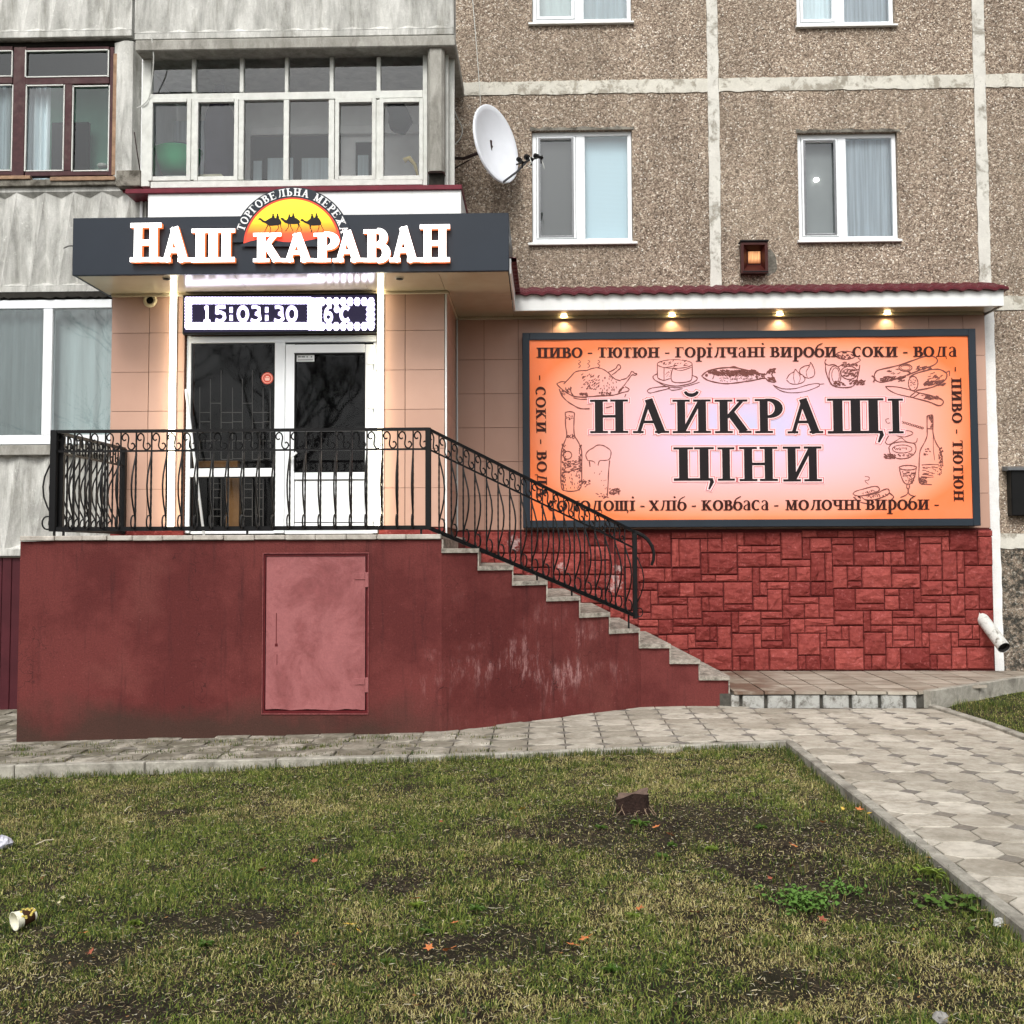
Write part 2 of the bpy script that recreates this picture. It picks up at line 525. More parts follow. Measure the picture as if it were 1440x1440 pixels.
def glass(name, tint=(.9, .95, .95), refl=.12, rough=.02, k=1.2):
    t = NT(name)
    t.n.remove(t.b)
    tr = t.node('ShaderNodeBsdfTransparent'); tr.inputs[0].default_value = tuple(tint) + (1,)
    gl = t.node('ShaderNodeBsdfGlossy'); gl.inputs['Roughness'].default_value = rough
    gl.inputs['Color'].default_value = (.95, .98, 1, 1)
    fr = t.node('ShaderNodeFresnel'); fr.inputs['IOR'].default_value = 1.5
    f = t.math('ADD', t.math('MULTIPLY', fr.outputs[0], k), refl)
    wob = t.node('ShaderNodeBump'); wob.inputs['Strength'].default_value = .04; wob.inputs['Distance'].default_value = .02
    t.l.new(t.noise(1.6, 2, .5), wob.inputs['Height'])
    t.l.new(wob.outputs[0], gl.inputs['Normal'])
    mx = t.node('ShaderNodeMixShader')
    t.l.new(f, mx.inputs[0]); t.l.new(tr.outputs[0], mx.inputs[1]); t.l.new(gl.outputs[0], mx.inputs[2])
    t.l.new(mx.outputs[0], t.out.inputs[0])
    return t.m
MT['glass'] = glass('window_glass', (.92, .95, .95), .03)
MT['glass_dusty'] = glass('old_window_glass', (.92, .94, .93), .0, .03)
MT['glass_dark'] = glass('door_glass', (.62, .62, .63), .0, .03, .45)

def curtainmat(name, c, stripes=28, amt=.25):
    t = NT(name)
    sep = t.node('ShaderNodeSeparateXYZ'); t.l.new(t.pos, sep.inputs[0])
    n = t.noise(1.0, 3, .6, t.scalepos((stripes, 1, .8)))
    base = lin(c)
    hsv = t.node('ShaderNodeHueSaturation'); hsv.inputs['Color'].default_value = base
    t.l.new(t.maprange(n, .3, .7, 1 - amt, 1 + amt * .4), hsv.inputs['Value'])
    t.col(hsv.outputs[0]); t.rough(.9)
    return t.m
MT['curtain'] = curtainmat('pale_net_curtain', (196, 212, 218))
MT['curtain_grey'] = curtainmat('grey_green_curtain', (150, 164, 164), 14, .18)
MT['curtain_white'] = curtainmat('white_net_curtain', (206, 216, 224), 40, .3)
def blindmat(name, c, pitch=60):
    t = NT(name)
    w = t.node('ShaderNodeTexWave'); w.bands_direction = 'Z'; w.inputs['Scale'].default_value = pitch / 6.28 * 3.3
    t.l.new(t.pos, w.inputs['Vector'])
    hsv = t.node('ShaderNodeHueSaturation'); hsv.inputs['Color'].default_value = lin(c)
    t.l.new(t.maprange(w.outputs['Fac'], 0, 1, .86, 1.03), hsv.inputs['Value'])
    t.col(hsv.outputs[0]); t.rough(.6)
    return t.m
MT['blind'] = blindmat('closed_pale_blind', (172, 196, 206), 36)
MT['blind_dark'] = blindmat('blind_behind_fly_screen', (104, 106, 104), 36)
MT['screen'] = simple('grey_fly_screen', (112, 116, 116), .7, .08, 4, .1)
# ================================================================ depths of the main planes (metres from the camera)
Y1, Y2, YC, YF, Y3, YM, YW, YB, YL = 10.2, 12.0, 11.13, 12.84, 13.4, 13.35, 13.55, 12.3, 12.4
def pb(mb, x0, y0, x1, y1, Ya, Yb, b=0.0):
    """box whose front face (at depth Ya) covers the given photograph rectangle"""
    X0, X1, Z0, Z1 = rect(x0, y0, x1, y1, Ya)
    return mb.box(X0, X1, Ya, Yb, Z0, Z1, b)

def sheet(x0, x1, Y, z0, z1):
    return MB().add([(x0, Y, z0), (x1, Y, z0), (x1, Y, z1), (x0, Y, z1)], [(0, 1, 2, 3)])
def psheet(x0, y0, x1, y1, Y):
    X0, X1, Z0, Z1 = rect(x0, y0, x1, y1, Y); return sheet(X0, X1, Y, Z0, Z1)
def pave_z(X):
    return .066 + .0226 * max(-6.0, min(X, 1.5))
KERB = [(-7.5, 8.98), (-4.45, 9.02), (-.98, 9.06), (.9, 9.22), (2.07, 9.45)]
def kerb_y(X):
    for (a, b), (c, d) in zip(KERB, KERB[1:]):
        if X <= c: return b + (d - b) * (X - a) / (c - a)
    return KERB[-1][1]
def lattice(seed, n=64):
    return np.random.RandomState(seed).rand(n, n)
LAT = [lattice(i) for i in range(6)]
def vnoise(x, y, s, k=0):
    L = LAT[k]; n = L.shape[0]
    x = np.asarray(x, float) * s + 17.3; y = np.asarray(y, float) * s + 9.1
    xi = np.floor(x).astype(int); yi = np.floor(y).astype(int)
    fx = x - xi; fy = y - yi
    fx = fx * fx * (3 - 2 * fx); fy = fy * fy * (3 - 2 * fy)
    a = L[xi % n, yi % n]; b = L[(xi + 1) % n, yi % n]; c = L[xi % n, (yi + 1) % n]; d = L[(xi + 1) % n, (yi + 1) % n]
    return (a * (1 - fx) + b * fx) * (1 - fy) + (c * (1 - fx) + d * fx) * fy
def fbm(x, y, s, k=0):
    return (vnoise(x, y, s, k) + .5 * vnoise(x, y, s * 2.1, (k + 1) % 6) + .25 * vnoise(x, y, s * 4.3, (k + 2) % 6)) / 1.75
def lawn_z(X, Y):
    X = np.asarray(X, float); Y = np.asarray(Y, float)
    pz = .066 + .0226 * np.clip(X, -6, 1.5)
    drop = np.interp(X, [-6, -4.4, -2.6, -1.2, 1.2, 2.0], [-.125, -.115, -.075, -.03, -.03, -.05])
    near = np.interp(Y, [3, 8.5, 9.4], [0, 0, 1.])
    z = pz + drop * .9
    z = z + (fbm(X, Y, .8, 2) - .5) * .05 * (1 - near * .7)
    right = np.clip((X - 4.0) / .3, 0, 1)
    return z * (1 - right) + (.07 + .012 * (Y - 9)) * right

# ---------------------------------------------------------------- ground
def soilmat():
    t = NT('dark_soil')
    c = t.ramp(t.noise(7, 8, .75), [(.32, (.014, .010, .007, 1)), (.5, (.05, .038, .026, 1)), (.62, (.09, .07, .048, 1)), (.78, (.16, .13, .09, 1))])
    c = t.mix(t.maprange(t.noise(1.3, 4, .6), .45, .65, 0, .5), c, (.05, .055, .022, 1))
    t.col(c); t.rough(.95)
    t.bump(t.noise(22, 8, .85), 1.0, .06)
    return t.m
MT['soil'] = soilmat()
mb = MB(); mb.add([(-400, -300, -.45), (400, -300, -.45), (400, 600, -.45), (-400, 600, -.45)], [(0, 1, 2, 3)])
g = build(mb, 'ground', MT['soil']); g['kind'] = 'structure'

def soil_sheet(x0, x1, y0, y1, step, name, clip=None):
    nx = int((x1 - x0) / step) + 1; ny = int((y1 - y0) / step) + 1
    xs = np.linspace(x0, x1, nx); ys = np.linspace(y0, y1, ny)
    XX, YY = np.meshgrid(xs, ys)
    ZZ = lawn_z(XX, YY) - .012 + (fbm(XX, YY, 7, 1) - .5) * .03
    if clip: YY = np.minimum(YY, clip(XX))
    m = MB()
    m.v = list(zip(XX.ravel().tolist(), YY.ravel().tolist(), ZZ.ravel().tolist()))
    m.f = [(j * nx + i, j * nx + i + 1, (j + 1) * nx + i + 1, (j + 1) * nx + i) for j in range(ny - 1) for i in range(nx - 1)]
    o = build(m, name, MT['soil'], smooth=True); o['kind'] = 'structure'
    return o
ky = np.vectorize(kerb_y)
soil_sheet(-7.4, 2.04, 1.2, 9.5, .1, 'lawn_soil', lambda X: ky(X) - .02)
soil_sheet(4.1, 9, 3.0, 13.5, .15, 'side_lawn_soil')

# ---------------------------------------------------------------- pavement
def pavemat(name, a, b):
    t = NT(name)
    c = t.mix(t.rnd(), lin(a), lin(b))
    c = t.mix(t.maprange(t.noise(6, 7, .75), .42, .68, 0, .75), c, lin((118, 111, 97)))
    c = t.mix(t.maprange(t.noise(28, 5, .75), .5, .75, 0, .4), c, lin((206, 200, 188)))
    c = t.mix(t.maprange(t.noise(1.1, 4, .6), .5, .72, 0, .45), c, lin((124, 114, 98)))
    sep = t.node('ShaderNodeSeparateXYZ'); t.l.new(t.pos, sep.inputs[0])
    c = t.mix(t.math('MULTIPLY', t.maprange(sep.outputs[0], 1.2, -2.0, 0, .85), t.maprange(t.noise(3.3, 6, .75), .38, .56)), c, lin((92, 88, 74)))
    t.col(c); t.rough(.75)
    t.bump(t.noise(45, 6, .75), .5, .006)
    return t.m
MT['slab'] = pavemat('light_paving', (154, 148, 135), (194, 188, 175))
MT['slab_dark'] = pavemat('grey_paving', (104, 101, 97), (128, 124, 118))
pav = struct('pavement', (0, 10, 0))
sand = simple('joint_sand', (44, 40, 33), .95, .3, 20, .5)
def clip_slab(poly):  # base sheet a little below the slab tops
    m = MB(); n = len(poly)
    m.add([(x, y, pave_z(x) - .02) for x, y in poly], [tuple(range(n))])
    return m
base = MB()
xs = [-7.5, -6, -5, -4, -3, -2, -1, 0, 1, 1.5, 2.07, 3, 4.0]
for a, b in zip(xs, xs[1:]):
    lo = (kerb_y(a), kerb_y(b)) if b <= 2.07 else (3.0, 3.0)
    base.add([(a, lo[0], pave_z(a) - .014), (b, lo[1], pave_z(b) - .014), (b, 13.6, pave_z(b) - .014), (a, 13.6, pave_z(a) - .014)], [(0, 1, 2, 3)])
build(base, 'pavement_bed', sand, pav)
P_ = .32; c_ = .078
def octmesh(name, seed, gap=.0045):
    r = random.Random(seed)
    h = P_ / 2 - gap; k = h - c_ + gap * .4
    pts = [(-k, -h), (k, -h), (h, -k), (h, k), (k, h), (-k, h), (-h, k), (-h, -k)]
    m = MB(); bv = .004
    top = [(x * (1 - bv / h) + r.uniform(-1, 1) * .0012, y * (1 - bv / h) + r.uniform(-1, 1) * .0012, 0) for x, y in pts]
    mid = [(x, y, -.004) for x, y in pts]; bot = [(x, y, -.03) for x, y in pts]
    m.add(top + mid + bot, [tuple(range(8))] + [(i, i + 8, (i + 1) % 8 + 8, (i + 1) % 8) for i in range(8)] + [(i + 8, i + 16, (i + 1) % 8 + 16, (i + 1) % 8 + 8) for i in range(8)])
    me = m.mesh(name); me.materials.append(MT['slab']); return me
octs = [octmesh('paving_slab', i) for i in range(3)]
dm = MB(); q = c_ - .003
dm.add([(0, -q, 0), (q, 0, 0), (0, q, 0), (-q, 0, 0), (0, -q, -.03), (q, 0, -.03), (0, q, -.03), (-q, 0, -.03)],
       [(0, 1, 2, 3), (0, 4, 5, 1), (1, 5, 6, 2), (2, 6, 7, 3), (3, 7, 4, 0)])
dme = dm.mesh('paving_diamond'); dme.materials.append(MT['slab_dark'])
edge_me = dm.mesh('edge_slab'); edge_me.materials.append(MT['slab'])
SL = (Vector((-.94, Y1, 0)), Vector((1.005, 11.5, 0)))          # plan of the slanted stair wall
def wall_y(X):
    if X < -4.88: return 12.4
    if X < -.94: return Y1
    if X < 1.005: return Y1 + (X + .94) * (1.3 / 1.945)
    return 11.5
nslab = 0; ndia = 0
rr = random.Random(3)
for i in range(-26, 8):
    for j in range(14, 40):
        X = 2.26 + P_ * i; Y = 4.12 + P_ * (j - 12)
        if X > 4.0: continue
        inpath = X > 2.1 and 4.1 < Y < 11.45
        inleft = X < 2.1 and kerb_y(X) - .04 < Y < wall_y(X) + .12 and X > -6.2
        if X > 2.1 and not inpath: continue
        if X < 2.1 and not inleft: continue
        if nslab < 298:
            nslab += 1
            wob = .03 if X < -.5 else .009
            inst(octs[rr.randrange(3)], 'paving_slab', pav, (X, Y, pave_z(X) + rr.uniform(-1, 1) * wob * .35),
                 (rr.uniform(-1, 1) * wob, rr.uniform(-1, 1) * wob + (-.0226 if X < 1.5 else 0), 0))
        if inpath and (X < 2.3 or X > 3.8):
            inst(edge_me, 'edge_slab', pav, (X + (-P_ / 2 if X < 2.3 else P_ / 2), Y + P_ / 2, pave_z(X) - .002))
        for dx in ((1,) if i < 5 else ()):
            if ndia < 298:
                ndia += 1
                inst(dme, 'paving_diamond', pav, (X + P_ / 2, Y + P_ / 2, pave_z(X) - rr.uniform(0, .003)))
# kerbs
def kerbrun(name, pts, w, h, seglen, top):
    k = struct(name, (pts[0][0], pts[0][1], 0))
    r = random.Random(5)
    L = [math.dist(a, b) for a, b in zip(pts, pts[1:])]
    tot = sum(L); n = max(1, round(tot / seglen))
    def pt(s):
        for a, b, l in zip(pts, pts[1:], L):
            if s <= l + 1e-6: return (a[0] + (b[0] - a[0]) * s / l, a[1] + (b[1] - a[1]) * s / l)
            s -= l
        return pts[-1]
    for i in range(n):
        a = pt(tot * i / n); b = pt(tot * (i + 1) / n)
        d = Vector((b[0] - a[0], b[1] - a[1], 0)); ln = d.length; d.normalize()
        m = MB(); m.box(0, ln - .008, -w / 2, w / 2, -h, 0, .008)
        me = m.mesh('kerb_stone'); me.materials.append(MT['kerb'])
        za, zb = top(*a), top(*b)
        inst(me, 'kerb_stone', k, (a[0], a[1], za + r.uniform(-.004, .004)), (0, -math.atan2(zb - za, ln), math.atan2(d.y, d.x)))
    return k
kerbrun('kerb', [(a, b - .04) for a, b in KERB], .08, .3, 1.02, lambda x, y: pave_z(x) + .006)
kerbrun('path_kerb', [(2.05, 3.2), (2.05, 9.4)], .075, .25, 1.0, lambda x, y: .105)
kerbrun('path_edge_kerb', [(4.12, 7.0), (4.05, 10.2), (3.93, 11.4)], .08, .25, 1.0, lambda x, y: .125)

# ---------------------------------------------------------------- raised platform at the masonry foot
PZ = at(1200, 943, YM).z
def walkmat():
    t = NT('stained_walk_slab')
    c = t.mix(t.rnd(), lin((158, 150, 136)), lin((178, 170, 156)))
    c = t.mix(t.maprange(t.noise(3, 6, .7, t.scalepos((.6, 2.2, 1))), .42, .62, 0, .8), c, lin((112, 100, 86)))
    sep = t.node('ShaderNodeSeparateXYZ'); t.l.new(t.pos, sep.inputs[0])
    w = t.math('MULTIPLY', t.maprange(sep.outputs[0], 2.9, 2.3), t.maprange(t.noise(2.2, 5, .6), .38, .5))
    c = t.mix(t.math('MULTIPLY', w, .8), c, lin((96, 72, 58)))
    t.col(c); t.rough(.6); t.bump(t.noise(40, 6, .7), .4, .005)
    return t.m
MT['walk'] = walkmat()
plat = struct('raised_walk', (3, 12, 0))
PL = [(1.9, 11.45), (3.89, 11.45), (5.75, 13.02), (7.5, 13.5), (7.5, 13.6), (1.5, 13.6), (1.5, 11.6)]
m = MB(); m.prism([(x, y + (.02 if y < 11.5 else 0), -.2) for x, y in PL], (0, 0, .2 + PZ - .034)); build(m, 'walk_bed', MT['mortar'], plat)
# edge slabs and field slabs
x = 1.945; r = random.Random(9)
rows = [(11.42, 12.0), (12.006, 12.65), (12.656, 13.36)]
cols = []
while x < 7.4:
    for (ya, yb) in rows:
        x1 = x + .305
        # clip by the diagonal edge
        def ed(X): return 11.42 if X < 3.89 else 11.42 + (X - 3.89) * (1.57 / 1.86)
        fa, fb = max(ya, ed(x)), max(ya, ed(x1))
        if fa < yb - .03 or fb < yb - .03:
            fa = min(fa, yb); fb = min(fb, yb)
            sl = .0
            za = PZ - .02 * (13.36 - yb) / 1.9
            mm = MB(); zz = PZ - .004 + r.uniform(-.003, .003)
            mm.prism([(x, fa, zz - .03), (x1 - .009, fb, zz - .03), (x1 - .009, yb, zz - .03), (x, yb, zz - .03)], (0, 0, .03))
            build(mm, 'walk_slab', MT['walk'], plat)
    x += .311
# whitewashed edging bricks below the slabs
pxs = [1026, 1042, 1077, 1116, 1155, 1196, 1237, 1272, 1291]
for a, b in zip(pxs, pxs[1:]):
    m = MB(); X0, X1, Z0, Z1 = rect(a + 2.5, 977.5, b - 2.5, 989.5, 11.44)
    m.box(X0, X1, 11.432, 11.5, .075, PZ - .042 - r.uniform(0, .006), .008)
    build(m, 'edging_brick', MT['whitewash'], plat)
dk = Vector((5.75 - 3.89, 13.02 - 11.45, 0)); dl = dk.length; dk.normalize()
for i in range(6):
    m = MB(); m.box(0, dl / 5 - .01, -.03, .05, -.2, .005, .006)
    me = m.mesh('walk_kerb_stone'); me.materials.append(MT['kerb'])
    p = Vector((3.9, 11.42, PZ)) + dk * (dl / 5 * i)
    inst(me, 'walk_kerb_stone', plat, p, (0, 0, math.atan2(dk.y, dk.x)))

# ================================================================ apartment building
bld = thing('apartment_building', (2, YW, 0), 'panel apartment block with beige pebble render, pale joints, white windows and glazed grey balconies', 'building')
XL_, XR_ = -7.5, 9.5
def zat(py, Y=YW): return at(1100, py, Y).z
J_h = [(at(1000, 111, YW).z, at(1000, 129, YW).z)]          # (top, bottom) of the pale horizontal joints
FL = 2.79
zt0, zb0 = J_h[0]
joints = [(zt0 + FL, zb0 + FL), (zt0, zb0), (zt0 - FL, zb0 - FL), (at(1425, 750, YW).z, at(1425, 771, YW).z), (-.6, -.6)]
xJ0 = at(640, 300, YW).x
vj = [(at(996.5, 230, YW).x, at(1012, 230, YW).x), (at(1377, 400, YW).x, at(1393.5, 400, YW).x), (8.6, 8.75)]
vjoint = [(xJ0 - 3.9, xJ0)] + vj
def win_rects():
    return {'a': rect(748, 183, 889.5, 341, YW), 'b': rect(1122.5, 186, 1263.5, 338, YW),
            'c': rect(748, -128, 887.5, 31, YW), 'd': rect(1119, -124, 1257, 35, YW)}
WR = win_rects()
def wallcell(x0, x1, z0, z1, hole, mat, name='wall_panel'):
    m = MB()
    if hole is None:
        m.box(x0, x1, YW, YW + .3, z0, z1)
    else:
        hx0, hx1, hz0, hz1 = hole
        m.box(x0, hx0, YW, YW + .3, z0, z1); m.box(hx1, x1, YW, YW + .3, z0, z1)
        m.box(hx0, hx1, YW, YW + .3, z0, hz0); m.box(hx0, hx1, YW, YW + .3, hz1, z1)
    return build(m, name, mat, bld)
xs = [(-2.2, vj[0][0]), (vj[0][1], vj[1][0]), (vj[1][1], 8.6)]
for ri, ((t1, b1), (t2, b2)) in enumerate(zip(joints, joints[1:])):
    for ci, (xa, xb) in enumerate(xs):
        hole = None
        if ri == 0: hole = (WR['c'], WR['d'], None)[ci]
        if ri == 1: hole = (WR['a'], WR['b'], None)[ci]
        wallcell(xa, xb, t2, b1, hole, MT['pebble_dark'] if ri == 3 else MT['pebble'])
for (t1, b1) in joints[:4]:
    for xa, xb in xs:
        m = MB(); rj = random.Random(int(t1 * 100) + int(xa * 10)); nj = max(8, int((xb - xa) / .07)); vs = []
        for i in range(nj + 1):
            x = xa + (xb - xa) * i / nj; zb_, zt_ = b1 + rj.uniform(-.012, .006), t1 + rj.uniform(-.006, .010)
            vs += [(x, YW + .05, zb_), (x, YW - .012, zb_), (x, YW - .012 + rj.uniform(-.003, .003), zt_), (x, YW + .05, zt_)]
        m.add(vs, [(4 * i + k, 4 * i + k + 1, 4 * i + k + 5, 4 * i + k + 4) for i in range(nj) for k in range(3)])
        build(m, 'joint_strip', MT['joint'], bld)
zsp = at(1385, 425, YW).z
for k, (xa, xb, zlo, zhi, mt_) in enumerate([(*vj[0], -.6, joints[0][0], 'joint_v'), (*vj[1], zsp, joints[0][0], 'joint_v'), (*vj[1], -.3, zsp - .001, 'whitepost'), (*vj[2], -.6, joints[0][0], 'joint_v')]):
    # subdivided strip with a wandering edge
    m = MB(); r = random.Random(k + 4); n = 60; z0, z1 = zlo, zhi
    L = []; 
    for i in range(n + 1):
        z = z0 + (z1 - z0) * i / n
        a = xa + r.uniform(-1, 1) * .006; b = xb + r.uniform(-1, 1) * .006
        wide = .02 if k == 2 else 0
        L.append(((a - 0, z), (b + wide, z)))
    vs = []; fs = []
    for (a, z), (b, _) in L:
        vs += [(a, YW + .1, z), (a, YW - .016, z), (b, YW - .016, z), (b, YW + .1, z)]
    for i in range(n):
        o = i * 4
        fs += [(o, o + 1, o + 5, o + 4), (o + 1, o + 2, o + 6, o + 5), (o + 2, o + 3, o + 7, o + 6)]
    m.add(vs, fs)
    build(m, 'joint_strip', MT[mt_], bld)

# ---------------------------------------------------------------- pvc windows of the block
def pvc_window(R, mull, left, right, sillr, backL, backR, lmat=None, rmat=None, glassL=True):
    x0, x1, z0, z1 = R
    Yf = YW + .06
    m = MB(); w = .055
    m.box(x0 + .004, x0 + w, Yf, Yf + .07, z0, z1, .005); m.box(x1 - w, x1 - .004, Yf, Yf + .07, z0, z1, .005)
    m.box(x0 + w, x1 - w, Yf, Yf + .07, z1 - w, z1, .005); m.box(x0 + w, x1 - w, Yf, Yf + .07, z0, z0 + w * 1.2, .005)
    mx0, mx1 = mull
    m.box(mx0, mx1, Yf - .002, Yf + .07, z0 + w * 1.2, z1 - w, .006)
    f = build(m, 'window', MT['pvc'], bld)
    # opening sash on the left
    s = MB(); a, b, c, d = x0 + w + .004, mx0 - .004, z0 + w * 1.2 + .004, z1 - w - .004; u = .035
    s.box(a, a + u, Yf - .012, Yf + .05, c, d, .004); s.box(b - u, b, Yf - .012, Yf + .05, c, d, .004)
    s.box(a + u, b - u, Yf - .012, Yf + .05, c, c + u, .004); s.box(a + u, b - u, Yf - .012, Yf + .05, d - u, d, .004)
    build(s, 'sash', MT['pvc'], f)
    pane_z = (z0 + w * 1.2, z1 - w)
    for (pa, pb_, back, scr) in ((a + u, b - u, backL, left == 'screen'), (mx1, x1 - w, backR, False)):
        g_ = sheet(pa, pb_, Yf + .03, *pane_z); build(g_, 'pane', MT['glass'], f)
        c_b = MB(); n = 26; L = []
        wavy = .012 if 'curtain' in back else 0
        for i in range(n + 1):
            xx = pa - .05 + (pb_ - pa + .1) * i / n
            L.append((xx, Yf + .12 + wavy * math.sin(i * 1.9 + math.sin(i) * 1.3)))
        c_b.add([(x, y, z) for z in (pane_z[0] - .05, pane_z[1] + .05) for x, y in L], [(i, i + 1, i + n + 2, i + n + 1) for i in range(n)])
        build(c_b, 'blind' if 'blind' in back else 'curtain', MT[back], f, smooth=True)
        if scr:
            sm = MB(); t_ = .014
            for e in ((pa - .012, pa + t_, pane_z[0] + .02, pane_z[1] - .02), (pb_ - t_, pb_ + .012, pane_z[0] + .02, pane_z[1] - .02),
                      (pa + t_, pb_ - t_, pane_z[0] + .02, pane_z[0] + .02 + t_), (pa + t_, pb_ - t_, pane_z[1] - .02 - t_, pane_z[1] - .02)):
                sm.box(e[0], e[1], Yf - .02, Yf - .006, e[2], e[3])
            build(sm, 'fly_screen_frame', MT['grey_metal'], f)
    # dark room behind
    rm = MB(); rm.box(x0 - .3, x1 + .3, YW + .95, YW + 1.0, z0 - .3, z1 + .3); build(rm, 'room_wall', MT['dark'], f)
    # sill
    sx0, sx1, sz0, sz1 = sillr
    sl = MB()
    sl.add([(sx0, YW - .055, sz0), (sx1, YW - .055, sz0), (sx1, YW + .07, sz0 + .05), (sx0, YW + .07, sz0 + .05),
            (sx0, YW - .055, sz0 - .022), (sx1, YW - .055, sz0 - .022), (sx1, YW + .07, sz0 - .022), (sx0, YW + .07, sz0 - .022)],
           [(0, 1, 2, 3), (4, 5, 1, 0), (5, 6, 2, 1), (7, 4, 0, 3), (4, 7, 6, 5), (6, 7, 3, 2)])
    build(sl, 'sill', MT['white_metal'], f)
    return f
def mull(a, b, py): return at(a, py, YW).x, at(b, py, YW).x
wa = pvc_window(WR['a'], mull(810, 823, 260), 'screen', '', rect(743, 337, 896, 342.5, YW), 'blind_dark', 'blind')
wb = pvc_window(WR['b'], mull(1180.5, 1192.5, 260), 'screen', '', rect(1121, 333, 1267, 339, YW), 'screen', 'curtain_white')
wc = pvc_window(WR['c'], mull(808, 821, 10), '', '', rect(743, 27, 891, 33, YW), 'curtain_grey', 'curtain')
wd = pvc_window(WR['d'], mull(1176, 1189, 10), '', '', rect(1118, 30, 1261, 37, YW), 'curtain', 'curtain_white')
# plaster reveals of irregular hand-finish above the windows
for R_ in (WR['a'], WR['b']):
    m = MB(); r = random.Random(2)
    n = 30; vs = []; x0, x1, z0, z1 = R_
    for i in range(n + 1):
        xx = x0 - .02 + (x1 - x0 + .05) * i / n
        vs += [(xx, YW - .010, z1 + .035 + r.uniform(-.012, .012)), (xx, YW - .012, z1 - .002)]
    m.add(vs, [(2 * i, 2 * i + 1, 2 * i + 3, 2 * i + 2) for i in range(n)])
    build(m, 'plaster_edge', MT['concrete_dirty'], bld)
# a lamp glowing in the room behind the right window
cb = MB(); cb.ring(at(1148, 253, YW + .14), [(0.002, -.028), (.028, -.018), (.036, 0), (.028, .02), (.002, .03)], 'Z', 12)
MT['bulb'] = emit('room_bulb', (1, .97, .9), 6)
lp_ = build(cb, 'room_lamp', MT['bulb'], None, smooth=True, loc=at(1148, 253, YW + .14)); setp(lp_, 'small bright white lamp glowing behind the left pane of the window above the floodlight', 'lamp')

# ---------------------------------------------------------------- balconies on the left
def fluted(x0, y0, x1, y1, Yf, n, name='balcony_panel', depth=.05, side=.3, both=True):
    """precast panel: tall triangular hollows between flat bands"""
    X0, X1, Z0, Z1 = rect(x0, y0, x1, y1, Yf)
    m = MB()
    m.box(X0, X1, Yf + depth + .01, Yf + side, Z0, Z1)
    zt, zb = Z1 - .075, Z0 + .075
    m.box(X0, X1, Yf, Yf + depth + .009, zt, Z1, .006); m.box(X0, X1, Yf, Yf + depth + .009, Z0, zb, .006)
    m.box(X0, X0 + .02, Yf, Yf + depth + .009, zb + .001, zt - .001); m.box(X1 - .02, X1, Yf, Yf + depth + .009, zb + .001, zt - .001)
    A, B = X0 + .02, X1 - .02; p = (B - A) / n; r = random.Random(int(x0 + y0))
    e = .055
    for i in range(n):
        a = A + i * p; b = a + p; c = (a + b) / 2; cc = c + r.uniform(-.01, .01)
        # hollow with its point at the top and a sloping foot
        m.add([(a + .008, Yf, zb), (b - .008, Yf, zb), (c, Yf + .002, zt - .02), (cc, Yf + depth, zb + e), (a, Yf, zb), (b, Yf, zb)],
              [(0, 3, 2), (3, 1, 2), (0, 1, 3)])
        # flat or hollow spandrels between the points
        for (q, sgn) in ((a, 1), (b, -1)):
            if both:
                m.add([(q, Yf, zt), (c, Yf, zt), (c, Yf, zt - .02), (q + sgn * .008, Yf, zb), (q, Yf, zb), (q, Yf + depth * .7, zt - e)],
                      [(0, 1, 5), (1, 2, 5), (2, 3, 5), (3, 4, 5)])
            else:
                m.add([(q, Yf, zt), (c, Yf, zt), (c, Yf, zt - .02), (q + sgn * .008, Yf, zb), (q, Yf, zb)], [(0, 1, 2, 3, 4)])
    return build(m, name, MT['concrete'], bld)
fluted(-120, -62, 186, 53, YL - .1, 8)
fluted(-120, 262, 205, 411, YL, 8, both=True, depth=.085)
fluted(-120, 628, 175, 782, YL, 7, both=True, depth=.085)
# upper right balcony panel with its slab
X0, X1, _, Z1 = rect(190, -70, 640, 50, YB - .2)
fluted(190, -70, 638, 52, YB - .22, 11, both=False, depth=.045)
m = MB(); pb(m, 190, 52.5, 640, 68, YB - .24, YB + 1.2, .012); build(m, 'balcony_slab', MT['concrete_plain'], bld)
m = MB(); pb(m, -120, 53.5, 189, 66, YL + .02, YL + 1.1); build(m, 'balcony_slab', MT['tar'], bld)
m = MB(); pb(m, 186, -70, 190, 54, YL - .02, YL + .1); build(m, 'joint_gap', MT['tar'], bld)
# wall between the two balconies (light concrete pier with a chamfer)
X0, X1, Z0, Z1 = rect(158, 58, 198, 262, YL - .06)
m = MB(); m.prism([(X0, YL - .02, Z0 + .03), (X0 + .14, YL - .08, Z0 + .03), (X1 - .10, YL - .06, Z0 + .03), (X1, YL + .2, Z0 + .03), (X1, YL + 1.1, Z0 + .03), (X0, YL + 1.1, Z0 + .03)], (0, 0, Z1 - Z0 - .03))
build(m, 'balcony_pier', MT['concrete'], bld)
m = MB(); pb(m, 163, 239, 198, 262, YL - .14, YL + .1, .01); build(m, 'pier_foot', MT['concrete_dirty'], bld)
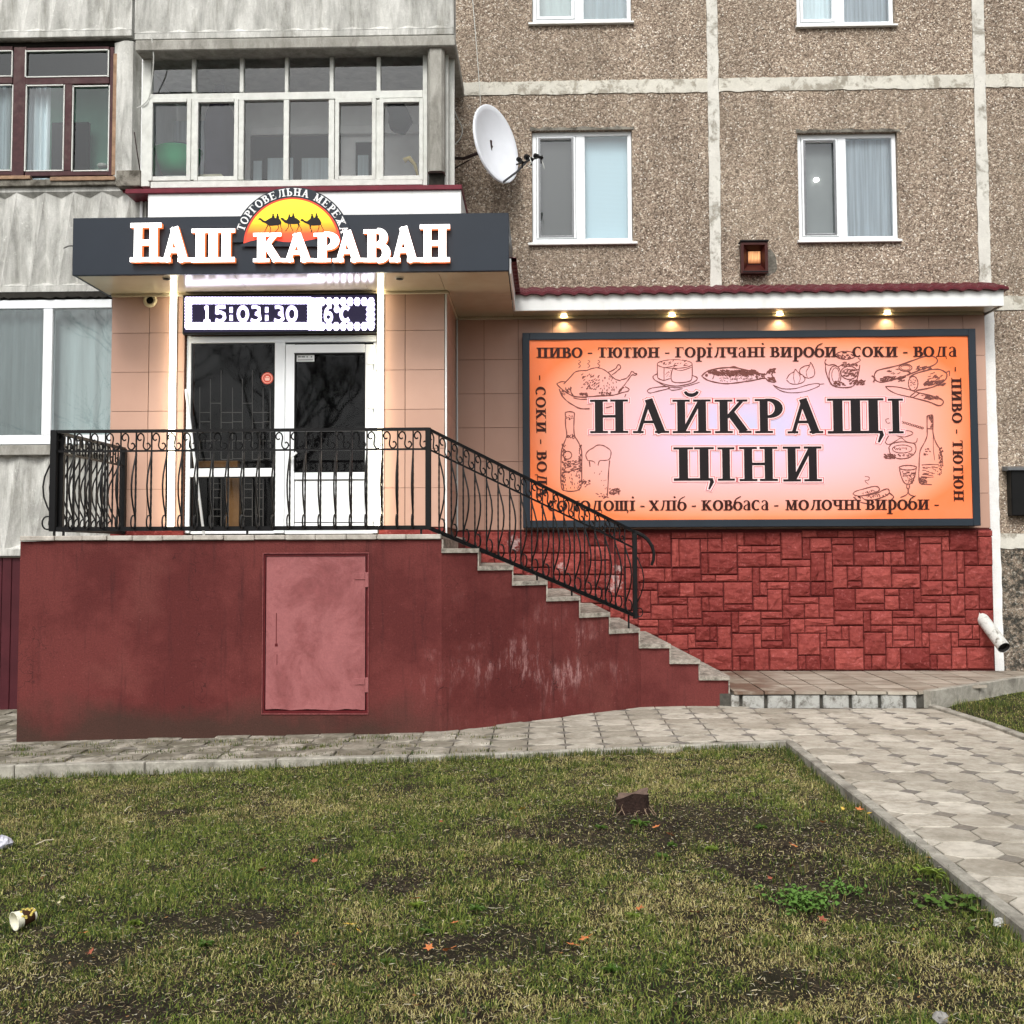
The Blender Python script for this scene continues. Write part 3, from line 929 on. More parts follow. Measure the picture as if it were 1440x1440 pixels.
# grey column at the right end of the glazed balcony
m = MB(); X0, X1, Z0, Z1 = rect(601, 64, 624.5, 240, YB - .2)
m.prism([(X0, YB - .16, Z0), (X0 + .03, YB - .2, Z0), (X1 - .03, YB - .2, Z0), (X1, YB - .16, Z0), (X1, YB + .1, Z0), (X0, YB + .1, Z0)], (0, 0, Z1 - Z0))
build(m, 'balcony_column', MT['concrete_plain'], bld)
m = MB(); pb(m, 603, 240, 624, 264, YB - .12, YB + .1, .01); build(m, 'column_foot', MT['tar'], bld)
m = MB(); pb(m, 625, 70, 630.5, 264, YB - .02, YB + .02, .003); pb(m, 631.5, 70, 639, 264, YB + .1, YB + .14, .003)
m.box(at(625, 150, YB).x, at(625, 150, YB).x + .02, YB + .02, YW, at(625, 264, YB).z, at(625, 66, YB).z)
build(m, 'side_board', MT['old_white'], bld)
# balcony room shells (real depth behind the glass)
def shell(x0, y0, x1, y1, Yf, mat, back=YW - .02, ceil=None):
    X0, X1, Z0, Z1 = rect(x0, y0, x1, y1, Yf)
    m = MB(); m.box(X0 - .05, X1 + .05, back, back + .03, Z0 - .6, Z1 + .3)
    build(m, 'back_wall', mat, bld)
    m = MB(); m.box(X0 - .05, X0 - .02, Yf + .1, back, Z0 - .6, Z1 + .1); m.box(X1 + .02, X1 + .05, Yf + .1, back, Z0 - .6, Z1 + .1)
    m.box(X0 - .05, X1 + .05, Yf + .1, back, Z0 - .62, Z0 - .58)
    build(m, 'side_wall', mat, bld)
    return X0, X1, Z0, Z1
MT['inner_grey'] = simple('inner_painted_wall', (238, 240, 240), .8, .12, 2)
MT['inner_green'] = simple('inner_green_wall', (140, 196, 174), .8, .12, 2)
MT['inner_dark'] = simple('inner_dark_wall', (150, 154, 156), .8, .12, 2)
shell(200, 72, 600, 262, YB, MT['inner_grey'])
shell(-120, 66, 158, 250, YL, MT['inner_green'])
shell(-120, 430, 157, 625, YL, MT['inner_dark'])

# glazed balcony: timber frame, fixed lights and hinged sashes
def bar(m, x0, y0, x1, y1, Ya, Yb, b=.004): pb(m, x0, y0, x1, y1, Ya, Yb, b)
m = MB(); F0, F1 = YB - .03, YB + .05
bar(m, 199.5, 73, 211.5, 262, F0, F1); bar(m, 594.5, 73, 601, 262, F0, F1)
bar(m, 211.6, 73, 594.4, 80, F0 + .02, F1); bar(m, 211.6, 129.5, 594.4, 140, F0 + .004, F1); bar(m, 211.6, 253, 594.4, 262, F0 - .01, F1)
for a, b in ((269.5, 275), (337, 342.5), (400.5, 405.5), (463.5, 469), (529.5, 535)):
    bar(m, a, 80.1, b, 129.4, F0 + .008, F1)
for a, b in ((266.5, 274), (335, 342.5), (398.5, 406), (462, 470), (528, 534.5)):
    bar(m, a, 140.1, b, 252.9, F0 + .006, F1)
gb = build(m, 'balcony_glazing', MT['old_white'], bld)
def sash(x0, y0, x1, y1, w):
    s = MB(); Ya, Yb = F0 - .012, F0 + .03
    bar(s, x0, y0, x0 + w, y1, Ya, Yb, .003); bar(s, x1 - w, y0, x1, y1, Ya, Yb, .003)
    bar(s, x0 + w, y0, x1 - w, y0 + w, Ya, Yb, .003); bar(s, x0 + w, y1 - w * 1.1, x1 - w, y1, Ya, Yb, .003)
    build(s, 'sash', MT['old_white'], gb)
for e in ((208.5, 138, 268, 254), (272.5, 138, 334.5, 254), (471, 138, 528.5, 253), (533.5, 138, 595, 253)):
    sash(*e, 5.6)
for a, b in ((211.5, 269.5), (275, 337), (342.5, 400.5), (405.5, 463.5), (469, 529.5), (535, 594.5)):
    g_ = psheet(a, 80, b, 129.6, Y=F0 + .045); build(g_, 'pane', MT['glass_dusty'], gb)
for a, b in ((211, 267), (274, 335), (342.5, 398.5), (406, 462), (470, 528), (534.5, 594.5)):
    g_ = psheet(a, 140, b, 253, Y=F0 + .045); build(g_, 'pane', MT['glass_dusty'], gb)
# inside: dark lowered ceiling strip, flat window and balcony door of the room behind
Yb_ = YW - .05
m = MB(); pb(m, 352, 176, 600, 188, Yb_ - .06, Yb_, .01); build(m, 'curtain_rail', MT['inner_grey'], gb)
m = MB(); pb(m, 352, 190, 478, 300, Yb_ - .02, Yb_); build(m, 'dark_opening', MT['dark'], gb)
m = MB(); pb(m, 500, 200, 527, 300, Yb_ - .03, Yb_ - .005); build(m, 'inner_window', MT['dark'], gb)
m = MB(); pb(m, 356, 226, 368, 300, Yb_ - .04, Yb_ - .03); pb(m, 376, 222, 412, 300, Yb_ - .04, Yb_ - .03); pb(m, 424, 222, 464, 300, Yb_ - .04, Yb_ - .03)
pb(m, 503, 218, 518, 300, Yb_ - .05, Yb_ - .04)
build(m, 'inner_curtain', MT['curtain'], gb)
m = MB(); pb(m, 232, 170, 302, 300, Yb_ - .06, Yb_ - .02); build(m, 'white_cupboard', MT['curtain_white'], gb)

# brown-framed balcony on the far left
m = MB(); F0, F1 = YL - .03, YL + .05
bar(m, 17.5, 66, 35, 250, F0, F1); bar(m, 153.5, 66, 159, 247, F0, F1)
bar(m, -120, 66, 17.4, 72, F0 + .01, F1); bar(m, 35.1, 66, 153.4, 70, F0 + .01, F1)
bar(m, -120, 108, 17.4, 118, F0 + .004, F1); bar(m, 35.1, 108, 153.4, 118, F0 + .004, F1)
bar(m, -120, 240, 17.4, 247, F0 + .002, F1); bar(m, 35.1, 240, 153.4, 247, F0 + .002, F1)
bar(m, 90, 118.1, 100.5, 239.9, F0 + .006, F1); bar(m, -70, 118.1, -60, 239.9, F0 + .006, F1)
gl_ = build(m, 'brown_glazing', MT['old_maroon'], bld)
m = MB()
def bead(x0, y0, x1, y1):
    w = 1.5
    bar(m, x0, y0, x0 + w, y1, F0 - .004, F0 + .02, 0); bar(m, x1 - w, y0, x1, y1, F0 - .004, F0 + .02, 0)
    bar(m, x0 + w, y0, x1 - w, y0 + w, F0 - .004, F0 + .02, 0); bar(m, x0 + w, y1 - w, x1 - w, y1, F0 - .004, F0 + .02, 0)
for e in ((35, 70, 153, 108), (35, 119, 90, 240.5), (101, 120, 153.5, 240.5), (-60, 119, 17.5, 240.5), (-60, 71, 17.5, 108)): bead(*e)
build(m, 'glazing_bead', MT['old_white'], gl_)
for e in ((35, 70, 153, 108), (35, 119, 90, 240), (101, 120, 153, 240), (-60, 119, 17, 240), (-60, 71, 17, 108)):
    g_ = psheet(*e, Y=F0 + .03); build(g_, 'pane', MT['glass_dusty'], gl_)
def curtain(x0, y0, x1, y1, Y, mat, parent, amp=.03, waves=5, ragged=0):
    X0, X1, Z0, Z1 = rect(x0, y0, x1, y1, Y); n = 36; c_b = MB(); L = []
    for i in range(n + 1):
        u = i / n
        L.append((X0 + (X1 - X0) * u, Y + amp * math.sin(u * waves * 6.28 + math.sin(u * 9) * .8)))
    c_b.add([(x, y, z) for z in (Z0, Z1) for x, y in L], [(i, i + 1, i + n + 2, i + n + 1) for i in range(n)])
    return build(c_b, 'curtain', mat, parent, smooth=True)
curtain(32, 112, 70, 262, YL + .15, MT['curtain'], gl_, .025, 4)
curtain(-60, 112, 14, 262, YL + .15, MT['curtain'], gl_, .025, 6)
m = MB(); pb(m, 72, 172, 124, 300, YL + .9, YL + .95); build(m, 'dark_cupboard', MT['dark'], gl_)
m = MB(); pb(m, -120, 247.5, 42, 252.5, YL - .07, YL, .004); pb(m, 70, 248, 161, 253.5, YL - .07, YL, .004); build(m, 'raw_wood_sill', MT['putty'], gl_)
m = MB(); pb(m, 158, 75, 163.5, 246, YL - .035, YL + .02, .004); build(m, 'raw_wood_trim', MT['putty'], gl_)
m = MB(); pb(m, -120, 252.6, 176, 261.5, YL - .05, YL + .1, .006); build(m, 'sill_slab', MT['concrete_dirty'], bld)
m = MB(); pb(m, 172, 262, 207, 270, YL - .02, YL + .1, .004); build(m, 'sill_flashing', MT['maroon_trim'], bld)

# white framed balcony window below
m = MB(); F0, F1 = YL - .02, YL + .06
bar(m, -120, 422, 157, 434, F0, F1); bar(m, -120, 612, 157, 625, F0, F1); bar(m, 59.5, 434.1, 72.5, 611.9, F0 - .004, F1); bar(m, -100, 434.1, -88, 611.9, F0, F1)
wl_ = build(m, 'balcony_window', MT['pvc'], bld)
for e in ((-88, 434, 59.5, 612), (72.5, 434, 157, 612)):
    g_ = psheet(*e, Y=F0 + .03); build(g_, 'pane', MT['glass'], wl_)
curtain(-90, 436, 60, 640, YL + .18, MT['curtain_grey'], wl_, .02, 9)
curtain(73, 436, 160, 640, YL + .18, MT['curtain_grey'], wl_, .015, 4)
m = MB(); r = random.Random(8)
X0, X1, Z0, Z1 = rect(-120, 411, 157, 421, YL - .02)
n = 50; vs = []
for i in range(n + 1):
    x = X0 + (X1 - X0) * i / n
    vs += [(x, YL - .03, Z1 + .0), (x, YL - .045, Z0 + r.uniform(0, .025)), (x, YL + .05, Z0 + .0)]
m.add(vs, [(3 * i, 3 * i + 1, 3 * i + 4, 3 * i + 3) for i in range(n)] + [(3 * i + 1, 3 * i + 2, 3 * i + 5, 3 * i + 4) for i in range(n)])
build(m, 'tar_strip', MT['tar'], bld)
m = MB(); pb(m, -120, 626, 170, 640, YL - .05, YL + .02, .006); build(m, 'sill_slab', MT['concrete_plain'], bld)
m = MB()
for i in range(9): 
    a = -80 + i * 13.5
    pb(m, a, 784, a + 12.8, 1030, YL + .05 + (i % 2) * .01, YL + .1, .004)
build(m, 'basement_cladding', MT['maroon_sheet'], bld)
# ================================================================ shop extension
shop = thing('shop_building', (-1, Y2, 0), 'shop extension clad in beige tiles and red split stone, with white door and flat canopy', 'shop')
SZ = at(400, 383.5, YC).z                        # soffit height
XA = at(155, 580, Y2).x; YF = min((k * .002 + 12.5 for k in range(400)), key=lambda y: abs(at(1060, 432.5, y).z - SZ)); XBOX = at(626.5, 580, Y2).x; XCAN = at(715.5, 345, YC).x; XCL = at(102, 345, YC).x; XCR = at(1411.5, 420, YF).x
LZ = at(330, 752.5, Y1).z                        # landing surface
# solid core behind the cladding
m = MB()
dx0, dx1, dz0, dz1 = rect(262, 470, 530, 750, Y2)
m.box(XA + .01, dx0 - .01, Y2 + .02, Y2 + .3, LZ - .3, SZ + .6)
m.box(dx1 + .01, XBOX - .01, Y2 + .02, YM, LZ - .3, SZ + .6)
m.box(dx0 - .01, dx1 + .01, Y2 + .02, Y2 + .3, dz1 + .0, SZ + .6)
m.box(XA + .01, XA + .2, Y2 + .3, YW, LZ - .3, SZ + .6)
build(m, 'door_wall', MT['grout'], shop)
m = MB(); m.box(XBOX, at(1388, 600, Y3).x, Y3 + .012, YW - .02, PZ - .3, SZ + .05); build(m, 'front_wall', MT['grout'], shop)
m = MB(); rb = rect(258, 409, 532, 470, Y2); m.box(rb[0], rb[1], Y2 - .004, Y2 + .02, rb[2], rb[3]); build(m, 'door_header', MT['frame_dark'], shop)

def tile(x0, x1, z0, z1, Yf, name='facade_tile', side=False, Xs=None, ya=None, yb=None):
    g_ = .0022
    m = MB()
    if not side:
        m.box(-.5 * (x1 - x0) + g_, .5 * (x1 - x0) - g_, 0, .012, -.5 * (z1 - z0) + g_, .5 * (z1 - z0) - g_, .0015)
        c = ((x0 + x1) / 2, Yf, (z0 + z1) / 2)
    else:
        m.box(-.012, 0, -.5 * (yb - ya) + g_, .5 * (yb - ya) - g_, -.5 * (z1 - z0) + g_, .5 * (z1 - z0) - g_, .0015)
        c = (Xs, (ya + yb) / 2, (z0 + z1) / 2)
    key = (side, round(x1 - x0, 3) if not side else round(yb - ya, 3), round(z1 - z0, 3))
    if key not in TILES:
        me = m.mesh(name); me.materials.append(MT['tile']); TILES[key] = me
    inst(TILES[key], name, shop, c)
TILES = {}
rowz = [SZ] + [at(390, y, Y2).z for y in (466.5, 521.8, 577, 632, 687, 742)]
for a, b in ((155, 208), (208.3, 258.5), (531.5, 569.5), (569.8, 625)):
    X0, X1 = at(a, 580, Y2).x, at(b, 580, Y2).x
    for z1, z0 in zip(rowz, rowz[1:]): tile(X0, X1, z0, z1, Y2)
for ya, yb in ((12.03, 12.45), (12.45, 12.87), (12.87, 13.29)):
    for z1, z0 in zip(rowz, rowz[1:]): tile(0, 0, z0, z1, 0, side=True, Xs=XBOX + .012, ya=ya, yb=yb)
m = MB(); X = at(626.8, 580, Y2).x
m.box(X - .008, X + .014, Y2 - .008, Y2 + .02, LZ, SZ - .03, .003); m.box(XBOX + .012, XBOX + .03, Y3 - .03, Y3 - .008, LZ - 1.0, SZ - .03, .003)
build(m, 'corner_profile', MT['white_metal'], shop)
# red base strip of the door wall
for a, b in ((155, 258), (533, 626)):
    m = MB(); X0, X1, Z0, Z1 = rect(a, 742.5, b, 757, Y2 - .03); m.box(X0, X1, Y2 - .03, Y2 + .02, LZ - .02, Z1, .005); build(m, 'base_strip', MT['stone'], shop)
# tiles of the sign wall
def xt(p): return at(p, 600, Y3).x
tx = [xt(641.5)] + [xt(681 + 48.35 * k) for k in range(15)]
tx = [t for t in tx if t < xt(1389)] + [xt(1389)]
tz = [SZ] + [at(900, 504 + 48 * k, Y3).z for k in range(5)] + [at(900, 744.5, YM).z]
for i, (a, b) in enumerate(zip(tx, tx[1:])):
    for j, (z1, z0) in enumerate(zip(tz, tz[1:])):
        hid = a > xt(738) and b < xt(1368) and 0 < j < 4
        if not hid and b - a > .03: tile(a, b, z0, z1, Y3)
# soffit trim rails
m = MB()
m.box(XA, XBOX + .03, Y2 - .035, Y2 - .002, SZ - .035, SZ, .006)
m.box(XBOX, XBOX + .04, Y2, Y3 - .01, SZ - .035, SZ - .001, .006)
m.box(XBOX + .04, XCR - .1, Y3 - .05, Y3 - .002, SZ - .035, SZ, .006)
build(m, 'soffit_trim', MT['soffit'], shop)
# soffit panels (glossy), with real seams
def panel(x0, x1, y0, y1):
    m = MB(); m.box(x0 + .0015, x1 - .0015, y0, y1, SZ, SZ + .02, .001); build(m, 'soffit_panel', MT['soffit'], shop)
xs_ = [XCL + .03, -3.2, -1.9, XBOX]
for a, b in zip(xs_, xs_[1:]): panel(a, b, YC + .03, Y2 + .02)
panel(XBOX, XCAN - .01, YC + .03, 12.2); panel(XBOX, XCAN - .01, 12.203, Y3)
xs_ = [XCAN - .01 + i * (XCR - XCAN) / 5 for i in range(6)]
for a, b in zip(xs_, xs_[1:]): panel(a, b - (.03 if b == xs_[-1] else 0), YF + .02, Y3 + .0)
# white fascia of the right canopy, side board, tile edge
fz0, fz1 = at(1060, 432.5, YF).z, at(1060, 411, YF).z
m = MB(); m.box(XCAN, XCR, YF - .005, YF + .02, SZ - .012, fz1, .004); build(m, 'fascia_board', MT['white_metal'], shop)
m = MB(); m.box(XCR - .02, XCR, YF + .022, YW, SZ - .012, fz1 + .02, .003); build(m, 'fascia_board', MT['white_metal'], shop)
sz1 = at(716, 360, YC).z
m = MB(); m.add([(XCAN + .002, YC + .1, SZ - .01), (XCAN + .02, YC + .1, SZ - .01), (XCAN + .02, (YF - .006), SZ - .01), (XCAN + .002, (YF - .006), SZ - .01),
                 (XCAN + .002, YC + .1, sz1), (XCAN + .02, YC + .1, sz1), (XCAN + .02, (YF - .006), fz1 + .05), (XCAN + .002, (YF - .006), fz1 + .05)],
                [(0, 1, 5, 4), (1, 2, 6, 5), (2, 3, 7, 6), (3, 0, 4, 7), (4, 5, 6, 7), (0, 3, 2, 1)])
build(m, 'fascia_board', MT['white_metal'], shop)
# metal tile roof of the right canopy: waves with stepped courses
m = MB(); nx = 360; ys = [(YF - .06), (YF - .04), 13.04, 13.045, 13.28, 13.285, YW]
RX0, RX1 = XCAN - .0, XCR + .04
vs = []; slope = .28
for j, y in enumerate(ys):
    course = 0 if j < 3 else (1 if j < 5 else 2)
    for i in range(nx + 1):
        x = RX0 + (RX1 - RX0) * i / nx
        ph = (x - RX0) / .19 * 2 * math.pi
        w = .010 * (math.sin(ph) + .35 * math.sin(2 * ph + .8))
        z = fz1 + .024 + w + slope * (y - (YF - .06)) + course * .012 - (.012 if j == 0 else 0)
        vs.append((x, y, z))
fs = [(j * (nx + 1) + i, j * (nx + 1) + i + 1, (j + 1) * (nx + 1) + i + 1, (j + 1) * (nx + 1) + i) for j in range(len(ys) - 1) for i in range(nx)]
o = len(vs)
vs += [(x, y, z - .022) for x, y, z in vs[:nx + 1]]
fs += [(i, i + 1, o + i + 1, o + i) for i in range(nx)]
vs += [(x, YW, z - .02) for x, y, z in vs[:nx + 1]]
fs += [(o + i, o + i + 1, o + nx + 2 + i, o + nx + 1 + i) for i in range(nx)]
m.add(vs, fs); build(m, 'tile_roof', MT['roof_tile'], shop, smooth=False)
m = MB(); r = random.Random(3)
n = 40; vs = []
for i in range(n + 1):
    y = YC + .12 + (YF - .03 - YC - .12) * i / n
    z = sz1 + (fz1 + .05 - sz1) * i / n
    w = .015 * math.sin(i * 1.3)
    vs += [(XCAN - .02, y, z + .02 + w), (XCAN + .075, y, z + .01 + w), (XCAN + .075, y, z - .03 + w), (XCAN + .02, y, z - .03)]
m.add(vs, [(4 * i + k, 4 * i + k + 1, 4 * i + k + 5, 4 * i + k + 4) for i in range(n) for k in range(3)])
build(m, 'tile_edge', MT['roof_tile'], shop)
# canopy box and its roof, white panel and flashing over it
czt = at(400, 303, YC).z
m = MB(); m.box(XCL, XCAN, YC, YC + .05, SZ - .004, czt, .004); m.box(XCL, XCL + .03, YC + .051, Y2 + .3, SZ, czt, .003)
m.box(XCAN - .03, XCAN - .001, YC + .051, Y2 + .6, SZ + .03, czt, .003)
canopy = build(m, 'canopy_box', MT['signbox'], shop)
m = MB(); m.box(XCL + .03, XCAN - .03, YC + .05, YW - .3, czt - .12, czt - .08); build(m, 'canopy_roof', MT['grey_metal'], shop)
YP = 12.15
m = MB()
wx0, wx1, wz0, wz1 = rect(207.5, 269.5, 648.5, 380, YP)
m.box(wx0, wx1, YP, YP + .12, wz0, wz1, .004)
build(m, 'white_panel', MT['white_metal'], shop)
m = MB(); m.box(wx1 - .04, wx1, YP + .121, YW, wz0, wz1 - .01); build(m, 'white_panel', MT['white_metal'], shop)
m = MB(); x0, x1, z0, z1 = rect(176, 262.5, 649.5, 269, YP - .03); m.box(x0, x1, YP - .03, YW - .2, z0, z1, .004); build(m, 'roof_flashing', MT['maroon_trim'], shop)

# ---------------------------------------------------------------- red split-stone masonry
A_ = (1120, 735, 4.5); B_ = (850, 735, 5.143)
SB = """270,72,480,218 485,70,585,112 587,70,742,112 745,70,848,112 852,70,958,215 960,70,1008,166 1010,70,1168,166 1170,68,1272,164 1277,68,1430,266
488,118,538,322 540,120,692,322 695,118,744,215 748,116,848,215 965,170,1062,215 1064,170,1274,215 215,122,268,218 60,122,213,218
250,224,325,322 327,224,375,322 378,224,480,322 120,228,248,322 700,222,748,375 750,222,960,375 965,222,1168,320 1170,222,1275,320 1280,270,1489,320
245,332,435,428 438,332,486,428 490,332,697,428 704,380,803,425 806,380,962,425 967,326,1068,425 1072,326,1122,528 1124,326,1332,425 1334,324,1384,425
260,436,380,488 388,436,542,536 544,436,648,536 650,434,858,536 864,432,1070,588 1126,432,1175,526 1178,430,1335,482 1338,430,1489,536
250,494,333,648 336,494,384,592 392,542,598,594 602,542,702,694 706,540,756,640 758,540,858,640 864,592,1072,638 1078,538,1178,636 1180,484,1284,638 1288,484,1336,588 1340,540,1548,588
340,598,494,700 497,598,600,694 710,646,916,746 920,644,970,795 972,644,1130,746 1134,644,1286,694 1290,592,1445,694
250,652,335,700 245,704,388,752 392,704,494,806 497,698,706,748 1134,700,1340,748 1344,698,1448,800
235,758,388,812 497,752,655,802 658,752,762,856 764,752,814,856 818,752,916,908 974,750,1132,800 1136,752,1236,852 1238,752,1290,852 1292,750,1342,906
390,816,448,920 452,812,604,920 606,808,656,908 658,862,816,908 924,804,1080,965 1084,804,1134,908 1138,858,1292,906 1346,804,1396,906
480,924,608,1068 610,916,714,1068 716,916,922,1068 928,968,978,1070 982,968,1082,1070 1086,912,1190,1070 1194,912,1396,1068"""
SA = """36,50,130,92 131,50,262,92 264,50,360,92 362,47,498,92 501,50,684,180 688,48,870,88 872,48,966,88 969,48,1144,180 1147,48,1240,86
40,98,85,230 88,98,220,184 225,96,360,138 365,96,455,184 458,96,498,184 690,92,778,272 782,92,918,132 921,92,966,178 1150,90,1240,270
228,142,360,272 366,188,550,272 553,186,596,272 599,184,686,272 784,136,918,272 925,182,1015,366 1018,182,1060,318 1063,182,1148,270
90,190,180,372 183,190,228,372 0,280,88,372 232,278,320,415 324,278,412,368 324,372,412,415 416,278,600,413 604,278,782,318 604,322,782,413 786,276,830,366 833,276,920,366
1020,322,1060,410 1065,274,1242,410 94,376,184,462 188,376,232,462 236,420,372,556 375,420,556,512 375,516,556,556 560,420,648,460 560,464,648,552 652,420,742,552 745,420,788,506
790,370,924,460 926,370,1016,458 1020,412,1155,456 1158,412,1244,550 790,464,972,506 976,462,1065,595 1068,460,1156,550 145,470,236,603 52,515,142,603 746,510,884,600 887,510,972,598
54,608,236,652 240,560,424,648 426,560,469,690 472,560,606,648 609,558,742,600 609,604,792,648 472,652,606,692 795,604,884,692 887,602,1066,644 1069,554,1158,644 1161,554,1246,644
887,648,1024,692 56,656,190,698 193,656,285,742 288,656,331,742 335,654,424,790 193,746,331,790 428,696,565,836 568,696,608,790 611,652,700,742 703,652,747,742 750,652,792,788 611,746,747,790
796,696,838,788 842,696,978,832 981,696,1024,786 1027,648,1112,738 1115,648,1158,738 1027,742,1158,784 1161,648,1247,784 10,702,148,838 151,702,190,792
12,842,58,932 61,842,150,932 152,796,242,932 245,796,426,932 430,840,474,930 477,840,566,930 569,794,658,930 661,794,844,928 847,836,890,928 893,836,981,926 984,790,1076,926 1079,790,1250,926"""
stones = []
for txt, (ox, oy, s) in ((SB, B_), (SA, A_)):
    for w in txt.split():
        a, b, c, d = [float(v) for v in w.split(',')]
        stones.append((ox + a / s, oy + b / s, ox + c / s, oy + d / s))
# left part, seen through the railing: same kind of random coursing
U = 10.15; gx0 = 898 - 26 * U; occ = np.zeros((26, 13), bool); r = random.Random(12)
for (a, b, c, d) in stones:
    for i in range(26):
        for j in range(13):
            cx_, cy_ = gx0 + (i + .5) * U, 747 + (j + .5) * U
            if a < cx_ < c and b < cy_ < d: occ[i, j] = True
for j in range(13):
    for i in range(26):
        if occ[i, j]: continue
        for (w, h) in [(4, 3), (4, 2), (3, 2), (2, 3), (3, 3), (4, 1), (3, 1), (1, 3), (2, 2), (1, 2), (2, 1), (1, 1)]:
            if (w * h > 4) and r.random() < .45: continue
            if i + w <= 26 and j + h <= 13 and not occ[i:i + w, j:j + h].any():
                occ[i:i + w, j:j + h] = True
                x0 = gx0 + i * U; y0 = 747.5 + j * U
                if y0 < 900 and x0 + w * U > 596: stones.append((x0 + .5, y0 + .5, x0 + w * U - .5, y0 + h * U - .5))
                break
m = MB(); X0, X1, Z0, Z1 = rect(596, 745, 1397.5, 943, YM)
m.box(X0, X1, YM + .019, Y3 + .01, PZ - .9, Z1); build(m, 'masonry_joints', MT['stone_joint'], shop)
def stone(a, b, c, d, r):
    X0, X1, Z0, Z1 = rect(a, b, c, d, YM)
    zref = at(1000, (b + d) / 2, YM).z - (Z0 + Z1) / 2
    zc = (Z0 + Z1) / 2
    w, h = X1 - X0 - .003, Z1 - Z0 - .003
    cx, cz = (X0 + X1) / 2, zc
    nu, nv = (2 if w < .14 else 3), (2 if h < .12 else 3)
    area = w * h; dep = min(.032, .012 + area * .35) * r.uniform(.7, 1.2)
    vs = []; fs = []
    ring = [(-w / 2, -h / 2), (w / 2, -h / 2), (w / 2, h / 2), (-w / 2, h / 2)]
    # grid of the hewn face
    g0 = 0
    bx, bz = .012, .012
    for j in range(nv + 1):
        for i in range(nu + 1):
            x = -w / 2 + bx + (w - 2 * bx) * i / nu; z = -h / 2 + bz + (h - 2 * bz) * j / nv
            edge = i in (0, nu) or j in (0, nv)
            if not edge: x += r.uniform(-.25, .25) * w / nu; z += r.uniform(-.25, .25) * h / nv
            y = -dep * (.35 + r.uniform(-.1, .35)) if edge else -dep * r.uniform(.6, 1.5)
            vs.append((x, y, z))
    for j in range(nv):
        for i in range(nu):
            q0 = j * (nu + 1) + i; q1 = q0 + 1; q2 = q1 + nu + 1; q3 = q0 + nu + 1
            if r.random() < .5: fs += [(q0, q1, q2), (q0, q2, q3)]
            else: fs += [(q0, q1, q3), (q1, q2, q3)]
    per = [i for i in range(nu + 1)] + [j * (nu + 1) + nu for j in range(1, nv + 1)] + [nv * (nu + 1) + i for i in range(nu - 1, -1, -1)] + [j * (nu + 1) for j in range(nv - 1, 0, -1)]
    o1 = len(vs)
    for k in per:
        x, y, z = vs[k]
        vs.append((max(-w / 2, min(w / 2, x * (w / (w - 2 * bx)))), 0.0, max(-h / 2, min(h / 2, z * (h / (h - 2 * bz))))))
    o2 = len(vs)
    for k in range(len(per)): x, y, z = vs[o1 + k]; vs.append((x, .03, z))
    L = len(per)
    for k in range(L):
        k2 = (k + 1) % L
        fs.append((per[k], o1 + k, o1 + k2, per[k2])); fs.append((o1 + k, o2 + k, o2 + k2, o1 + k2))
    mm = MB(); mm.add(vs, fs)
    me = mm.mesh('stone'); me.materials.append(MT['stone'])
    inst(me, 'stone', shop, (cx, YM, cz))
r = random.Random(21)
for s_ in stones: stone(*s_, r)

# ---------------------------------------------------------------- white door set with side light
ent = thing('entrance_door', (at(395, 750, Y2).x, Y2, LZ), 'white plastic entrance door with black glass and a fixed side light on its left', 'door')
YD = Y2 + .02
m = MB()
def ob(m, x0, y0, x1, y1, Ya=YD, Yb=YD + .07, b=.006): pb(m, x0, y0, x1, y1, Ya, Yb, b)
ob(m, 259.5, 472, 267.5, 750); ob(m, 267.6, 472, 530, 481.5); ob(m, 385.5, 481.6, 400, 750); ob(m, 524.5, 481.6, 531.5, 750)
ob(m, 267.6, 658.5, 385.4, 670.5, YD - .004); ob(m, 267.6, 747, 385.4, 751); ob(m, 400.1, 745, 524.4, 751)
build(m, 'door_frame', MT['pvc'], ent)
m = MB(); Ys = YD - .022
ob(m, 400.6, 484, 414, 744, Ys, Ys + .06); ob(m, 513, 484, 524.2, 744, Ys, Ys + .06)
ob(m, 414.1, 484, 512.9, 496.5, Ys, Ys + .06); ob(m, 414.1, 663.5, 512.9, 674.5, Ys, Ys + .06)
ob(m, 414.1, 735, 512.9, 744, Ys, Ys + .06)
leaf = build(m, 'door_leaf', MT['pvc'], ent)
m = MB(); ob(m, 414.6, 675.4, 512.4, 734.4, Ys + .012, Ys + .05, .003); build(m, 'lower_panel', MT['pvc'], leaf)
m = psheet(414, 496.5, 513, 663.5, Y=Ys + .03); build(m, 'pane', MT['glass_dark'], leaf)
m = MB()
for e in ((413.6, 496, 513.4, 497.6), (413.6, 662.4, 513.4, 664), (413.6, 497.7, 415.2, 662.3), (511.8, 497.7, 513.4, 662.3)): ob(m, *e, Ys - .003, Ys + .03, 0)
for e in ((414.1, 674.4, 512.9, 675.2), (414.1, 734.6, 512.9, 735.3)): ob(m, *e, Ys + .001, Ys + .03, 0)
build(m, 'rubber_seal', MT['black'], leaf)
